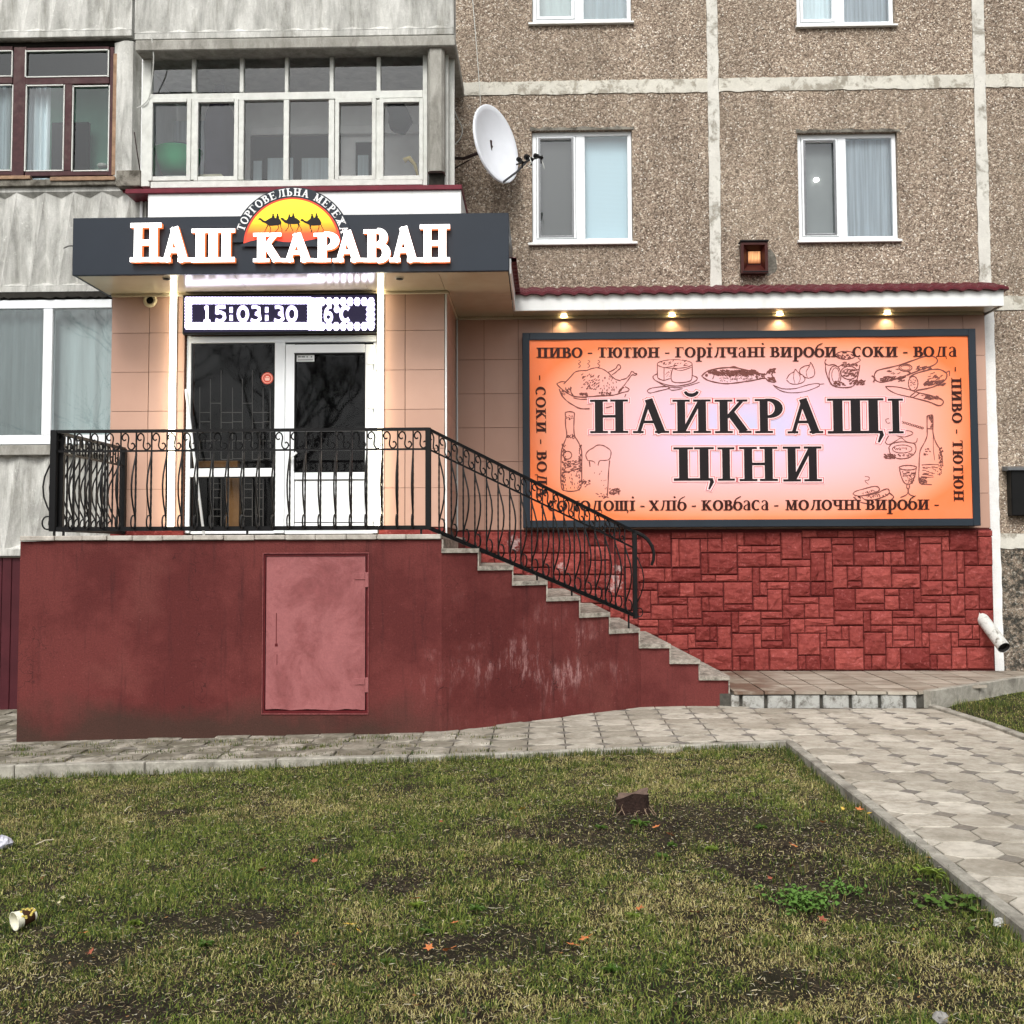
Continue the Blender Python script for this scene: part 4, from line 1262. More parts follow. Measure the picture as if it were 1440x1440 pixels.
# door handle with lock plate
m = MB(); ob(m, 405, 633, 410, 655, Ys - .008, Ys, .003)
h0 = at(407.5, 646, Ys - .02); h1 = at(417, 636, Ys - .05)
m.tube([(h0.x, Ys, h0.z), (h0.x, Ys - .05, h0.z), (h0.x + .02, Ys - .055, h0.z + .02), (h1.x, Ys - .05, h1.z)], .014, 8)
build(m, 'handle', MT['pvc'], leaf, smooth=False)
m = MB(); p = at(407.5, 637, Ys - .01); m.ring(p, [(.008, 0), (.008, -.006)], 'Y', 10); build(m, 'lock', MT['black'], leaf)
for y in (509, 571, 730):
    m = MB(); ob(m, 516.5, y, 526, y + 3.2, Ys - .014, Ys, .003); ob(m, 526.5, y - 2, 531, y + 10, Ys - .02, Ys + .01, .004)
    build(m, 'hinge', MT['pvc'], leaf)
m = MB(); pw = at(441.5, 502, Ys - .0)
for e in ((267.5, 481.5, 385.5, 658.5), (267.5, 670.5, 385.5, 747)):
    g_ = psheet(*e, Y=YD + .03); build(g_, 'pane', MT['glass_dark'], ent)
m = MB()
for (x0, y0, x1, y1) in ((267.5, 481.5, 385.5, 658.5), (267.5, 670.5, 385.5, 747)):
    for e in ((x0, y0, x1, y0 + 1.3), (x0, y1 - 1.3, x1, y1), (x0, y0 + 1.31, x0 + 1.3, y1 - 1.31), (x1 - 1.3, y0 + 1.31, x1, y1 - 1.31)): ob(m, *e, YD + .012, YD + .029, 0)
build(m, 'rubber_seal', MT['black'], ent)
# lattice grille behind the glass
MT['grille'] = simple('dull_grey_bars', (104, 103, 98), .6, .2, 12)
m = MB(); Yg = YD + .12
def gbar(x0, y0, x1, y1): 
    a, b = at(x0, y0, Yg), at(x1, y1, Yg); m.tube([a, b], .006, 4)
gr = random.Random(1)
xs_ = [281, 296, 311, 327, 341, 355, 370, 380]
for i, x in enumerate(xs_): gbar(x, 545 - (i % 3) * 12, x, 646)
for i, (a, b) in enumerate(zip(xs_, xs_[1:])):
    for y in ((580, 593, 620, 645), (567, 619), (580, 594, 634, 646))[i % 3]: gbar(a, y, b, y)
for i, (a, b) in enumerate(((296, 311), (341, 355), (360, 370))):
    for y in (680, 688, 700, 716, 726): gbar(a, y, b, y)
    gbar(a, 674, a, 745); gbar(b, 674, b, 745)
build(m, 'security_grille', MT['grille'], ent)
m = MB(); x0, x1, z0, z1 = rect(240, 440, 545, 770, Y2 + .9)
m.box(x0, x1, Y2 + .9, Y2 + .95, z0, z1); m.box(x0 - .0, x0 + .03, Y2 + .31, Y2 + .9, z0, z1); m.box(x1 - .03, x1, Y2 + .31, Y2 + .9, z0, z1)
m.box(x0, x1, Y2 + .31, Y2 + .9, z1 - .03, z1)
build(m, 'inner_lobby', MT['dark'], ent)
m = MB(); pb(m, 318, 672, 336, 748, YD + .2, YD + .3); pb(m, 276, 648, 334, 657, YD + .2, YD + .3); build(m, 'inner_board', simple('brown_board', (150, 112, 70), .7, .2), ent)

# small round red sticker and paper notice on the glass
stk = thing('round_sticker', at(376, 532, YD + .027), 'round orange-red sticker on the dark glass left of the door', 'sticker')
c = at(376, 532, YD + .027)
m = MB(); m.ring(c, [(.066, 0), (.066, -.002)], 'Y', 28); build(m, 'sticker_disc', simple('orange_red_vinyl', (206, 88, 70), .5, .05), stk)
m = MB(); m.tube([(c.x + .052 * math.cos(a * 6.283 / 28), c.y - .003, c.z + .052 * math.sin(a * 6.283 / 28)) for a in range(28)], .0035, 4, closed=True)
m.box(c.x - .022, c.x + .022, c.y - .004, c.y - .0025, c.z - .026, c.z + .004); m.box(c.x - .016, c.x + .016, c.y - .004, c.y - .0025, c.z + .010, c.z + .024)
m.box(c.x - .028, c.x - .024, c.y - .004, c.y - .0025, c.z - .018, c.z + .016); m.box(c.x + .024, c.x + .028, c.y - .004, c.y - .0025, c.z - .018, c.z + .016)
build(m, 'sticker_print', simple('pale_print', (238, 196, 180), .5, .05), stk)
nt = thing('paper_notice', at(429, 504, Ys + .026), 'small white opening hours notice at the top corner of the door glass', 'notice')
m = MB(); pb(m, 417, 499, 442, 508.5, Ys + .024, Ys + .028); build(m, 'paper', simple('notice_paper', (214, 216, 216), .7, .05), nt)
m = MB(); pb(m, 419, 505.6, 440, 506.6, Ys + .0225, Ys + .0235)
for a, b in ((419, 423), (424, 429), (431, 433), (437, 439)): pb(m, a, 501, b, 502.6, Ys + .0225, Ys + .0235)
build(m, 'notice_print', simple('grey_print', (96, 96, 98), .7, .05), nt)

# white rod leaning on the side light
a, b = at(263, 560, Y2 - .03), at(287, 751, Y2 - .25)
o_ = MB(); o_.tube([(b.x, b.y, LZ + .01), (a.x, a.y, a.z), (at(261.5, 548, Y2 - .02).x, Y2 - .02, at(261.5, 548, Y2).z)], .014, 8)
rod = build(o_, 'white_rod', MT['pvc'], None, smooth=True, loc=(b.x, b.y, LZ)); setp(rod, 'thin white plastic rod leaning in front of the left side light', 'rod')
# round ventilation outlet
vc = at(211, 422.5, Y2 - .005)
vt = thing('round_vent', vc, 'small round cream wall vent with dark hole left of the lit display', 'vent')
m = MB(); m.ring(vc, [(.042, .02), (.042, -.012), (.05, -.022), (.074, -.012), (.08, 0)], 'Y', 28, cap=False); build(m, 'rim', simple('cream_plastic', (214, 200, 168), .4, .05), vt, smooth=True)
m = MB(); m.ring(vc, [(.043, .004), (.043, .006)], 'Y', 20); build(m, 'hole', MT['dark'], vt)

# ================================================================ stair block
st = thing('entrance_steps', (-1, Y1, -.05), 'maroon stuccoed landing and side stair with grey worn concrete treads', 'steps')
XPL = at(26, 900, Y1).x; PB = SL[0].x
hx0, hx1, hz0, hz1 = rect(370.5, 779, 517, 1003, Y1)
zb = -.5; zt = LZ - .05
m = MB()
m.box(XPL, hx0, Y1, Y1 + .2, zb, zt); m.box(hx1, PB, Y1, Y1 + .2, zb, zt)
m.box(hx0, hx1, Y1, Y1 + .2, hz1, zt); m.box(hx0, hx1, Y1, Y1 + .2, zb, hz0)
m.box(XPL, PB, Y1 + .2, Y2 + .02, zb, zt)
def front_y(X): return wall_y(X) if X > -.94 else Y1
# treads: right end of each nosing in the photograph
nose = [671.7, 720, 768, 814, 856, 898, 941, 982, 1024]
topy = [770.5, 795, 816, 838, 861, 883.5, 905, 927, 950]
def onwall(px, py):
    P = SL[0]; d = (SL[1] - SL[0]).normalized(); N = Vector((d.y, -d.x, 0))
    q = at_plane(px, py, P, N)
    if q.x > 1.005: q = at(px, py, 11.5)
    return q
TX = [-.94]; TZ = []
for i, (px, py) in enumerate(zip(nose, topy)):
    TX.append(onwall(px, py).x); TZ.append(onwall(px - 10, py + .5).z)
PBK = YM + .02
m.box(-1.1, PB, Y2 + .02, PBK, zb, zt)
SK = .05
def bk(x, y): return x - SK * (y - front_y(x))
for i in range(9):
    a, b = TX[i], TX[i + 1]; top = TZ[i] - .045
    pl = [(a, front_y(a))] + ([(1.005, 11.5)] if a < 1.005 < b else []) + [(b, front_y(b)), (bk(b, PBK), PBK), (bk(a, PBK), PBK)]
    m.prism([(x, y, zb) for x, y in pl], (0, 0, top - zb))
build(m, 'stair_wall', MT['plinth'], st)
# joint line in the wall beside the last post and the end pier
for i in range(9):
    a, b = TX[i] , TX[i + 1] + .015; top = TZ[i]
    e = .028; r = random.Random(i)
    fa, fb = front_y(a) - e, front_y(b) - e
    mid = [(1.005, 11.5 - e)] if a < 1.005 < b else []
    # irregular nosing edge
    n = 8; pl = []
    for k in range(n + 1):
        x = a + (b - a) * k / n
        pl.append((x, front_y(x) - e + r.uniform(-.006, .006)))
    pl += [(bk(b, PBK - .06), PBK - .06), (bk(a, PBK - .06), PBK - .06)]
    mm = MB(); mm.prism([(x, y, top - .042) for x, y in pl], (0, 0, .042))
    build(mm, 'tread', MT['tread'], st)
    # riser board to the step below
    zlow = TZ[i + 1] if i < 8 else .1
    xb = TX[i + 1]; fy = front_y(xb) - .012; mm = MB(); mm.prism([(xb + .001, fy, zlow), (xb + .014, fy, zlow), (bk(xb, PBK - .07) + .014, PBK - .07, zlow), (bk(xb, PBK - .07) + .001, PBK - .07, zlow)], (0, 0, top - .043 - zlow)); build(mm, 'riser', MT['tread'], st)
mm = MB(); mm.box(PB + .001, PB + .016, Y1 + .004, Y2, TZ[0], LZ - .046); build(mm, 'riser', MT['tread'], st)
# landing slabs
jx = [28, 77, 116, 150.5, 186, 228.5, 271.5, 314.5, 358, 401, 443.5, 487, 530, 571, 620]
for k, (a, b) in enumerate(zip(jx, jx[1:])):
    X0 = at(a, 752, Y1 - .03).x; X1 = at(b, 752, Y1 - .03).x
    r = random.Random(k); ov = .03 + r.uniform(0, .012)
    for ya, yb in ((Y1 - ov, Y1 + .58), (Y1 + .583, Y1 + 1.18), (Y1 + 1.183, Y2 + .015)):
        mm = MB(); mm.box(X0 + .002, X1 - .003, ya, yb, LZ - .047 + r.uniform(-.003, .003), LZ, .006); build(mm, 'landing_slab', MT['nosing'], st)
mm = MB(); mm.box(-1.08, PB, Y2 + .02, PBK - .05, LZ - .045, LZ, .004); build(mm, 'landing_slab', MT['nosing'], st)
# metal hatch
MT['hatch_lip'] = simple('worn_maroon_edge', (118, 62, 62), .6, .4, 30, .2)
mm = MB(); t_ = .014
for e in ((hx0, hx0 + t_, hz0, hz1), (hx1 - t_, hx1, hz0, hz1), (hx0 + t_, hx1 - t_, hz0, hz0 + .022), (hx0 + t_, hx1 - t_, hz1 - t_ * 1.3, hz1)):
    mm.box(e[0], e[1], Y1 + .002, Y1 + .05, e[2], e[3])
fr_ = build(mm, 'hatch_frame', MT['hatch_edge'], st)
mm = MB(); X0, X1, Z0, Z1 = rect(374, 782, 513.5, 998.5, Y1 + .012)
r = random.Random(5); n = 24
low = [(X0 + (X1 - X0) * k / n, Y1 + .012, Z0 + .004 + .004 * math.sin(k * .7) + r.uniform(-.003, .003)) for k in range(n + 1)]
mm.prism(low + [(X1, Y1 + .012, Z1), (X0, Y1 + .012, Z1)], (0, .03, 0))
fm = MB(); o_ = .012
for e in ((hx0 - o_, hx0 - .002, hz0 - o_, hz1 + o_), (hx1 + .002, hx1 + o_, hz0 - o_, hz1 + o_), (hx0 - .002, hx1 + .002, hz0 - o_, hz0 - .002), (hx0 - .002, hx1 + .002, hz1 + .002, hz1 + o_)):
    fm.box(e[0], e[1], Y1 - .010, Y1 + .01, e[2], e[3], .002)
build(fm, 'hatch_lip', MT['hatch_lip'], st)
hd = build(mm, 'hatch_door', MT['hatch'], st, label='pink painted metal hatch')
for y in (806, 954):
    mm = MB(); pb(mm, 498, y, 513, y + 9, Y1 + .004, Y1 + .012, .002); pb(mm, 513.2, y - 1, 518, y + 20, Y1 - .014, Y1 + .012, .004); build(mm, 'hinge', MT['hatch'], hd)
mm = MB(); pb(mm, 388, 862, 389, 908, Y1 + .010, Y1 + .0125); pb(mm, 386.5, 905, 390.5, 909, Y1 + .009, Y1 + .0125); pb(mm, 389, 920, 389.8, 935, Y1 + .010, Y1 + .0125); build(mm, 'keyhole_slot', MT['hatch_edge'], hd)
# ================================================================ iron railing
pl_a = at(68 + 5, 603, Y1 - .02)
zbot, zmid, ztop = at(330, 743, Y1).z, at(330, 633, Y1).z, at(330, 605, Y1).z
rail = thing('stair_railing', (-1, Y1, LZ), 'black wrought iron railing with bulging balusters and S scrolls along landing and stair', 'railing')
def curve_pts(base, top, out, H):
    """belly bar: base/top points of the straight bar, out = outward unit vector"""
    prof = [(.97, .0), (.9, .018), (.8, .055), (.68, .092), (.55, .108), (.42, .098), (.3, .066), (.2, .026), (.14, .006), (.08, 0)]
    return [base + (top - base) * h + out * o for h, o in prof]
def curl_pts(base, top, out):
    r_ = .05; c = base + (top - base).normalized() * .06 + out * .058
    up = Vector((0, 0, 1)); L = []
    for k in range(11):
        a = math.radians(-150 + k * 26)   # from the bar under and round outward to the tip
        L.append(c + (-out) * (r_ * math.cos(a) * -1 * -1) + up * r_ * math.sin(a))
    return [c + out * (r_ * math.cos(math.radians(t))) * 1.0 + up * r_ * 1.25 * math.sin(math.radians(t)) for t in range(-170, 101, 27)]
def scroll_pts(A, B, zA0, zA1, zB0, zB1, u0, u1):
    """S scroll in the panel between two bars; A,B bar xy; z range top band"""
    L = []
    def P(u, v):
        p = A.lerp(B, u); lo = zA0 + (zB0 - zA0) * u; hi = zA1 + (zB1 - zA1) * u
        return Vector((p.x, p.y, lo + (hi - lo) * v))
    path = [(.33, .62), (.24, .56), (.14, .60), (.08, .72), (.14, .86), (.28, .94), (.42, .88), (.50, .74), (.50, .58), (.47, .42), (.46, .26), (.54, .12), (.68, .06), (.82, .12), (.90, .24), (.86, .36), (.76, .42), (.68, .36)]
    # smooth
    for i in range(len(path) - 1):
        p0 = path[max(0, i - 1)]; p1 = path[i]; p2 = path[i + 1]; p3 = path[min(len(path) - 1, i + 2)]
        for t in (0, .5):
            L.append(P(*[.5 * (2 * p1[k] + (p2[k] - p0[k]) * t + (2 * p0[k] - 5 * p1[k] + 4 * p2[k] - p3[k]) * t * t + (-p0[k] + 3 * p1[k] - 3 * p2[k] + p3[k]) * t ** 3) for k in (0, 1)]))
    L.append(P(*path[-1]))
    return L
def twisted(m, a, b, r_=.0075):
    n = 22; L = [a.lerp(b, i / n) for i in range(n + 1)]
    rs = [r_ * (1 + .22 * (i % 2)) for i in range(n + 1)]
    m.tube(L, rs, 4)
def add_bars(bars, out):
    """bars: list of (bottom, mid, top) points in order"""
    for i, (b, mi, t) in enumerate(bars):
        m = MB(); twisted(m, b, mi, .0092); m.tube([mi, t], .0088, 4)
        build(m, 'baluster', MT['iron'], rail)
        m = MB(); m.tube(curve_pts(b, mi, out, 0), .0085, 5); m.tube(curl_pts(b, mi, out), .008, 5)
        build(m, 'belly_bar', MT['iron'], rail)
    for (b0, m0, t0), (b1, m1, t1) in zip(bars, bars[1:]):
        A = Vector((m0.x, m0.y, 0)); B = Vector((m1.x, m1.y, 0))
        m = MB(); m.tube(scroll_pts(A, B, m0.z, t0.z - .012, m1.z, t1.z - .012, 0, 1), .0074, 5)
        build(m, 'scroll', MT['iron'], rail)
# front run
fx = [at(81 + 21.72 * k, 690, Y1).x for k in range(24)]
fx = [x for x in fx if x < at(594, 690, Y1).x]
YR = Y1 + .02
PX0, PX1 = at(73, 680, Y1).x, at(602, 680, Y1).x
bars = [(Vector((x, YR, zbot)), Vector((x, YR, zmid)), Vector((x, YR, ztop))) for x in [PX0 + .0] + fx[1:] + [PX1 - .0]]
add_bars(bars[1:-1], Vector((0, -1, 0)))
for (p, q) in ((bars[0], bars[1]), (bars[-2], bars[-1])):
    m = MB(); m.tube(scroll_pts(Vector((p[0].x, YR, 0)), Vector((q[0].x, YR, 0)), zmid, ztop - .012, zmid, ztop - .012, 0, 1), .0074, 5); build(m, 'scroll', MT['iron'], rail)
def flat_rail(name, pts, w, h):
    m = MB(); pts = [Vector(p) for p in pts]; vs = []; n = len(pts)
    for i, p in enumerate(pts):
        t = (pts[min(i + 1, n - 1)] - pts[max(i - 1, 0)]); t.z = 0; t.normalize(); s = Vector((-t.y, t.x, 0))
        for a, b in ((-1, -1), (1, -1), (1, 1), (-1, 1)): vs.append(p + s * (w / 2 * a) + Vector((0, 0, h / 2 * b)))
    fs = [(i * 4 + k, i * 4 + (k + 1) % 4, i * 4 + 4 + (k + 1) % 4, i * 4 + 4 + k) for i in range(n - 1) for k in range(4)]
    fs += [(3, 2, 1, 0), tuple((n - 1) * 4 + k for k in range(4))]
    m.add(vs, fs); return build(m, name, MT['iron'], rail)
SE = onwall(893, 800)                                  # end post of the stair run, in plan
sb0, sm0, st0 = zbot, zmid, ztop
sb1 = at_plane(893, 866, (SE.x, SE.y, 0), (0, 1, 0)).z; sm1 = at_plane(890, 771, (SE.x, SE.y, 0), (0, 1, 0)).z; st1 = at_plane(891, 748, (SE.x, SE.y, 0), (0, 1, 0)).z
A0 = Vector((PX1, YR, 0)); off = Vector((0, .02, 0)); E0 = Vector((SE.x, SE.y + .02, 0))
flat_rail('top_rail', [(PX0 - .02, YR, ztop), (PX1, YR, ztop), (E0.x, E0.y, st1)], .045, .028)
flat_rail('mid_rail', [(PX0, YR, zmid), (PX1, YR, zmid), (E0.x, E0.y, sm1)], .012, .018)
flat_rail('bottom_rail', [(PX0, YR, zbot), (PX1, YR, zbot), (E0.x, E0.y, sb1)], .035, .04)
# stair run bars
spx = [616, 633.5, 650.5, 667, 683.5, 700, 716.5, 732, 747.5, 763, 778, 793, 807.5, 822, 836.5, 850.5, 864.5, 878.5]
outv = Vector(((SL[1] - SL[0]).y, -(SL[1] - SL[0]).x, 0)).normalized()
bars = []
for px in spx:
    q = onwall(px, 720); u = (q.x - A0.x) / (E0.x - A0.x)
    p = A0.lerp(E0, u)
    bars.append((Vector((p.x, p.y, sb0 + (sb1 - sb0) * u)), Vector((p.x, p.y, sm0 + (sm1 - sm0) * u)), Vector((p.x, p.y, st0 + (st1 - st0) * u))))
add_bars(bars, outv)
m = MB(); m.tube(scroll_pts(Vector((A0.x, A0.y, 0)), Vector((bars[0][0].x, bars[0][0].y, 0)), sm0, st0 - .012, bars[0][1].z, bars[0][2].z - .012, 0, 1), .0074, 5); build(m, 'scroll', MT['iron'], rail)
# side run back to the wall
YE = Y2 - .04
sy = [Y1 + .05 + (YE - Y1) * k / 12.5 for k in range(0, 12)]
XS = PX0
bars = [(Vector((XS, y, zbot)), Vector((XS, y, zmid)), Vector((XS, y, ztop))) for y in sy]
add_bars(bars, Vector((-1, 0, 0)))
flat_rail('top_rail', [(XS, YR, ztop - .001), (XS, YE, ztop - .001)], .045, .028)
flat_rail('mid_rail', [(XS, YR, zmid - .001), (XS, YE, zmid - .001)], .012, .018)
flat_rail('bottom_rail', [(XS, YR, zbot - .001), (XS, YE, zbot - .001)], .035, .04)
def post(x, y, z0, z1, w=.052):
    m = MB(); m.box(x - w / 2, x + w / 2, y - w / 2, y + w / 2, z0, z1, .004); return build(m, 'post', MT['iron'], rail)
post(PX0 + .01, YR, zbot - .02, ztop + .012, .062); post(PX0 + .055, YR + .06, zbot - .02, ztop - .015, .05)
post(PX1, YR, zbot - .02, ztop + .012); post(XS, YE, zbot - .02, ztop + .0, .055)
post(E0.x, E0.y, sb1 - .03, st1 + .01, .05)
# feet
for (px) in (75, 88, 347, 592): 
    m = MB(); x = at(px, 748, Y1).x; m.box(x - .009, x + .009, YR - .009, YR + .009, LZ - .002, zbot); build(m, 'foot', MT['iron'], rail)
for px in (755, 804, 884):
    q = onwall(px, 800); u = (q.x - A0.x) / (E0.x - A0.x); p = A0.lerp(E0, u); zt_ = sb0 + (sb1 - sb0) * u
    i = sum(1 for t in TX if t < p.x) - 1
    m = MB(); m.box(p.x - .009, p.x + .009, p.y + .03, p.y + .048, TZ[min(i, 8)] - .002, zt_); build(m, 'foot', MT['iron'], rail)
# end curl of the handrail and lower ring
def onY(px, py): return at(px, py, E0.y)
m = MB(); L = [onY(*p) for p in ((889, 747), (897, 749.5), (904, 753), (911, 759), (917, 768), (919.5, 778), (919, 787), (916, 795))]
m.tube(L, [.02, .02, .02, .019, .018, .017, .016, .013], 6); build(m, 'handrail_end', MT['iron'], rail)
m = MB(); m.tube(curve_pts(Vector((E0.x, E0.y, sb1)), Vector((E0.x, E0.y, sm1)), Vector((.8, -.6, 0)), 0), .0068, 5)
c = onY(899, 861); m.tube([c + Vector((.034 * math.cos(a * .5236), -.01, .045 * math.sin(a * .5236))) for a in range(12)], .006, 5, closed=True); build(m, 'belly_bar', MT['iron'], rail)

# ================================================================ lettering: a small serif stroke alphabet
def arcp(cx, cy, rx, ry, a0, a1, T, t, n=16):
    L = []
    for i in range(n + 1):
        a = math.radians(a0 + (a1 - a0) * i / n)
        w = t + (T - t) * abs(math.cos(a)) ** 1.5
        L.append((cx + rx * math.cos(a), cy + ry * math.sin(a), w))
    return L
def glyph(ch, T=.17, t=.062, sf=.055):
    s = []; e = .095 + T * .12
    def stem(x, y0=0, y1=1, top=True, bot=True, w=T, l=1, r=1):
        s.append([(x, y0, w), (x, y1, w)])
        if bot: s.append([(x - w / 2 - e * l, y0 + sf / 2, sf), (x + w / 2 + e * r, y0 + sf / 2, sf)])
        if top: s.append([(x - w / 2 - e * l, y1 - sf / 2, sf), (x + w / 2 + e * r, y1 - sf / 2, sf)])
    def bar(x0, x1, y, w=t): s.append([(x0, y, w), (x1, y, w)])
    def dg(x0, y0, x1, y1, w): s.append([(x0, y0, w), (x1, y1, w)])
    def ser(x, y, w=T, up=False): s.append([(x - w / 2 - e * .8, y + (sf / 2 if not up else -sf / 2), sf), (x + w / 2 + e * .8, y + (sf / 2 if not up else -sf / 2), sf)])
    a = e + T / 2
    U = ch
    if U in 'Нн': stem(a); stem(a + .5); bar(a, a + .5, .5); adv = 2 * a + .5
    elif U in 'Пп': stem(a, top=False); stem(a + .48, top=False); bar(a - T / 2 - e, a + .48 + T / 2 + e, 1 - t / 2, t); adv = 2 * a + .48
    elif U in 'ИиЙй':
        stem(a); stem(a + .52); dg(a + T * .2, .02, a + .52 - T * .2, .98, t * 1.2); adv = 2 * a + .52
        if U in 'Йй': s.append([(a + .26 + .17 * math.cos(math.radians(q)), 1.30 + .17 * math.sin(math.radians(q)), .04 + .07 * abs(math.sin(math.radians(q)))) for q in range(200, 341, 14)])
    elif U in 'Аа' and U == 'А':
        w = .82; dg(.13, .0, .40, .99, t * 1.15); dg(.38, 1.0, .70, .0, T); bar(.22, .6, .33); ser(.12, 0, t); ser(.71, 0, T * .8); adv = .86
    elif U == 'а':
        stem(.52, 0, .7, top=False, bot=False); s.append([(.52, .02, .05), (.68, .05, .07)])
        s.append([(.12, .78, .13), (.2, .93, .08), (.33, .97, .07), (.46, .9, .12), (.52, .7, T)])
        s.append([(.52, .58, .06), (.3, .52, .08), (.14, .38, .13), (.12, .2, .14), (.22, .06, .1), (.36, .04, .07), (.52, .16, .06)]); adv = .72
    elif U in 'Ее':
        if U == 'Е':
            stem(a, top=False, bot=False, l=1, r=0); bar(a - T / 2 - e, a + .5, 1 - sf / 2, sf); bar(a - T / 2 - e, a + .54, sf / 2, sf); bar(a, a + .36, .52)
            dg(a + .48, 1, a + .5, .78, .05); dg(a + .5, 0, a + .56, .26, .05); dg(a + .36, .4, a + .36, .64, .05); adv = a + .66
        else: s.append(arcp(.34, .5, .25, .45, 10, 320, T, t)); bar(.12, .6, .55); adv = .7
    elif U in 'Оо': s.append(arcp(.44, .5, .33, .465, 0, 360, T, t, 28)); adv = .88
    elif U in 'Сс':
        s.append(arcp(.42, .5, .31, .465, 52, 308, T, t, 22)); s.append([(.62, .98, .045), (.66, .68, .05)]); 
        adv = .76
    elif U in 'Тт':
        stem(.36, top=False); bar(.04, .68, 1 - sf / 2, sf); dg(.06, 1, .03, .76, .05); dg(.66, 1, .69, .76, .05); adv = .74
    elif U in 'Гг': stem(a, top=False); bar(a - T / 2 - e, a + .42, 1 - sf / 2, sf); dg(a + .41, 1, a + .43, .74, .05); adv = a + .52
    elif U in 'Рр':
        if U == 'Р': stem(a); s.append(arcp(a + .1, .725, .27, .245, -100, 100, T, t, 16)); bar(a, a + .1, 1 - t / 2); bar(a, a + .1, .48); adv = a + .46
        else:
            stem(a, -.42, 1, top=False); s.append([(a - T / 2 - e * .7, .96, .05), (a, .96, .05)])
            s.append(arcp(a + .18, .5, .28, .45, -150, 150, T, t, 18)); adv = a + .6
    elif U in 'Кк': stem(a); dg(a + .08, .46, a + .44, .95, t * 1.1); ser(a + .45, 1, t, True); dg(a + .18, .58, a + .5, .04, T); ser(a + .52, 0, T * .6); adv = a + .72
    elif U in 'Вв':
        stem(a, top=False, bot=False, r=0); bar(a - T / 2 - e, a + .2, 1 - sf / 2, sf); bar(a - T / 2 - e, a + .22, sf / 2, sf)
        s.append(arcp(a + .16, .755, .2, .215, -90, 90, T, t, 14)); s.append(arcp(a + .18, .275, .26, .245, -90, 90, T, t, 14)); bar(a, a + .2, .53); adv = a + .56
    elif U in 'Ьь': stem(a); s.append(arcp(a + .14, .29, .27, .26, -100, 100, T, t, 14)); bar(a, a + .12, .55); bar(a, a + .12, .03); adv = a + .52
    elif U in 'Лл': stem(a + .56); bar(a + .08, a + .56, 1 - sf / 2, sf); s.append([(a + .2, .98, t * 1.1), (a + .15, .45, t * 1.2), (a + .04, .08, t * 1.4), (a - .1, .04, .09)]); adv = 2 * a + .56
    elif U in 'Дд':
        stem(a + .52, .04, 1, bot=False); bar(a + .1, a + .52, 1 - sf / 2, sf); dg(a + .22, .98, a + .06, .05, t * 1.2); bar(a - .1, a + .72, .04, .075)
        dg(a - .07, .06, a - .09, -.22, .055); dg(a + .69, .06, a + .71, -.22, .055); adv = 2 * a + .6
    elif U in 'Мм': dg(a + .06, 0, a + .1, 1, t * 1.2); dg(a + .1, .98, a + .4, .06, T * .9); dg(a + .38, .02, a + .68, .98, t); stem(a + .72); ser(a + .05, 0, t); ser(a + .06, 1, t, True); adv = 2 * a + .74
    elif U in 'Жж':
        stem(.52); dg(.52, .5, .18, .95, t); dg(.52, .5, .86, .95, t); dg(.5, .52, .14, .03, T * .75); dg(.54, .52, .9, .03, T * .75)
        ser(.14, 0, T * .3); ser(.9, 0, T * .3); ser(.17, 1, t, True); ser(.87, 1, t, True); adv = 1.06
    elif U in 'ШшЩщ':
        g_ = .37
        for k in range(3): stem(a + g_ * k, .02, 1, bot=False)
        bar(a - T / 2 - e, a + 2 * g_ + T / 2 + (e if U in 'Шш' else .09), sf / 2 + .005, sf * 1.2)
        if U in 'Щщ': s.append([(a + 2 * g_ + T / 2 + .05, .05, .08), (a + 2 * g_ + T / 2 + .07, -.04, .09), (a + 2 * g_ + T / 2 + .0, -.26, .04)])
        adv = 2 * a + 2 * g_ + (.06 if U in 'Щщ' else 0)
    elif U in 'Цц':
        stem(a, .02, 1, bot=False); stem(a + .46, .02, 1, bot=False); bar(a - T / 2 - e, a + .46 + T / 2 + .09, sf / 2 + .005, sf * 1.2)
        s.append([(a + .46 + T / 2 + .05, .05, .08), (a + .46 + T / 2 + .07, -.04, .09), (a + .46 + T / 2, -.26, .04)]); adv = 2 * a + .56
    elif U in 'Іі':
        stem(a); adv = 2 * a
        if U == 'і': s.append([(a - .02, 1.27, .19), (a + .14, 1.27, .19)][:1] + [(a + .10, 1.36, .17)])
    elif U in 'Чч': stem(a + .46); stem(a, .55, 1, bot=False); s.append([(a, .62, T), (a + .03, .48, T * .7), (a + .14, .41, t * 1.3), (a + .3, .42, t), (a + .46, .5, t)]); adv = 2 * a + .46
    elif U in 'Хх': dg(.1, .02, .62, .98, t * 1.15); dg(.08, .98, .62, .02, T); ser(.11, 0, t * .8); ser(.62, 0, T * .6); ser(.09, 1, T * .6, True); ser(.61, 1, t * .8, True); adv = .74
    elif U in 'Юю': stem(a); bar(a, a + .28, .5); s.append(arcp(a + .58, .5, .27, .465, 0, 360, T, t, 24)); adv = a + .98
    elif U == 'б':
        s.append(arcp(.4, .42, .29, .39, 0, 360, T, t, 24)); s.append([(.13, .5, T * .8), (.15, .85, T * .7), (.26, 1.12, .09), (.45, 1.26, .10), (.66, 1.38, .05)]); adv = .8
    elif U == '-': s.append([(.06, .42, .12), (.42, .42, .12)]); adv = .5
    elif U == ' ': adv = .34
    else: adv = .6
    return s, adv

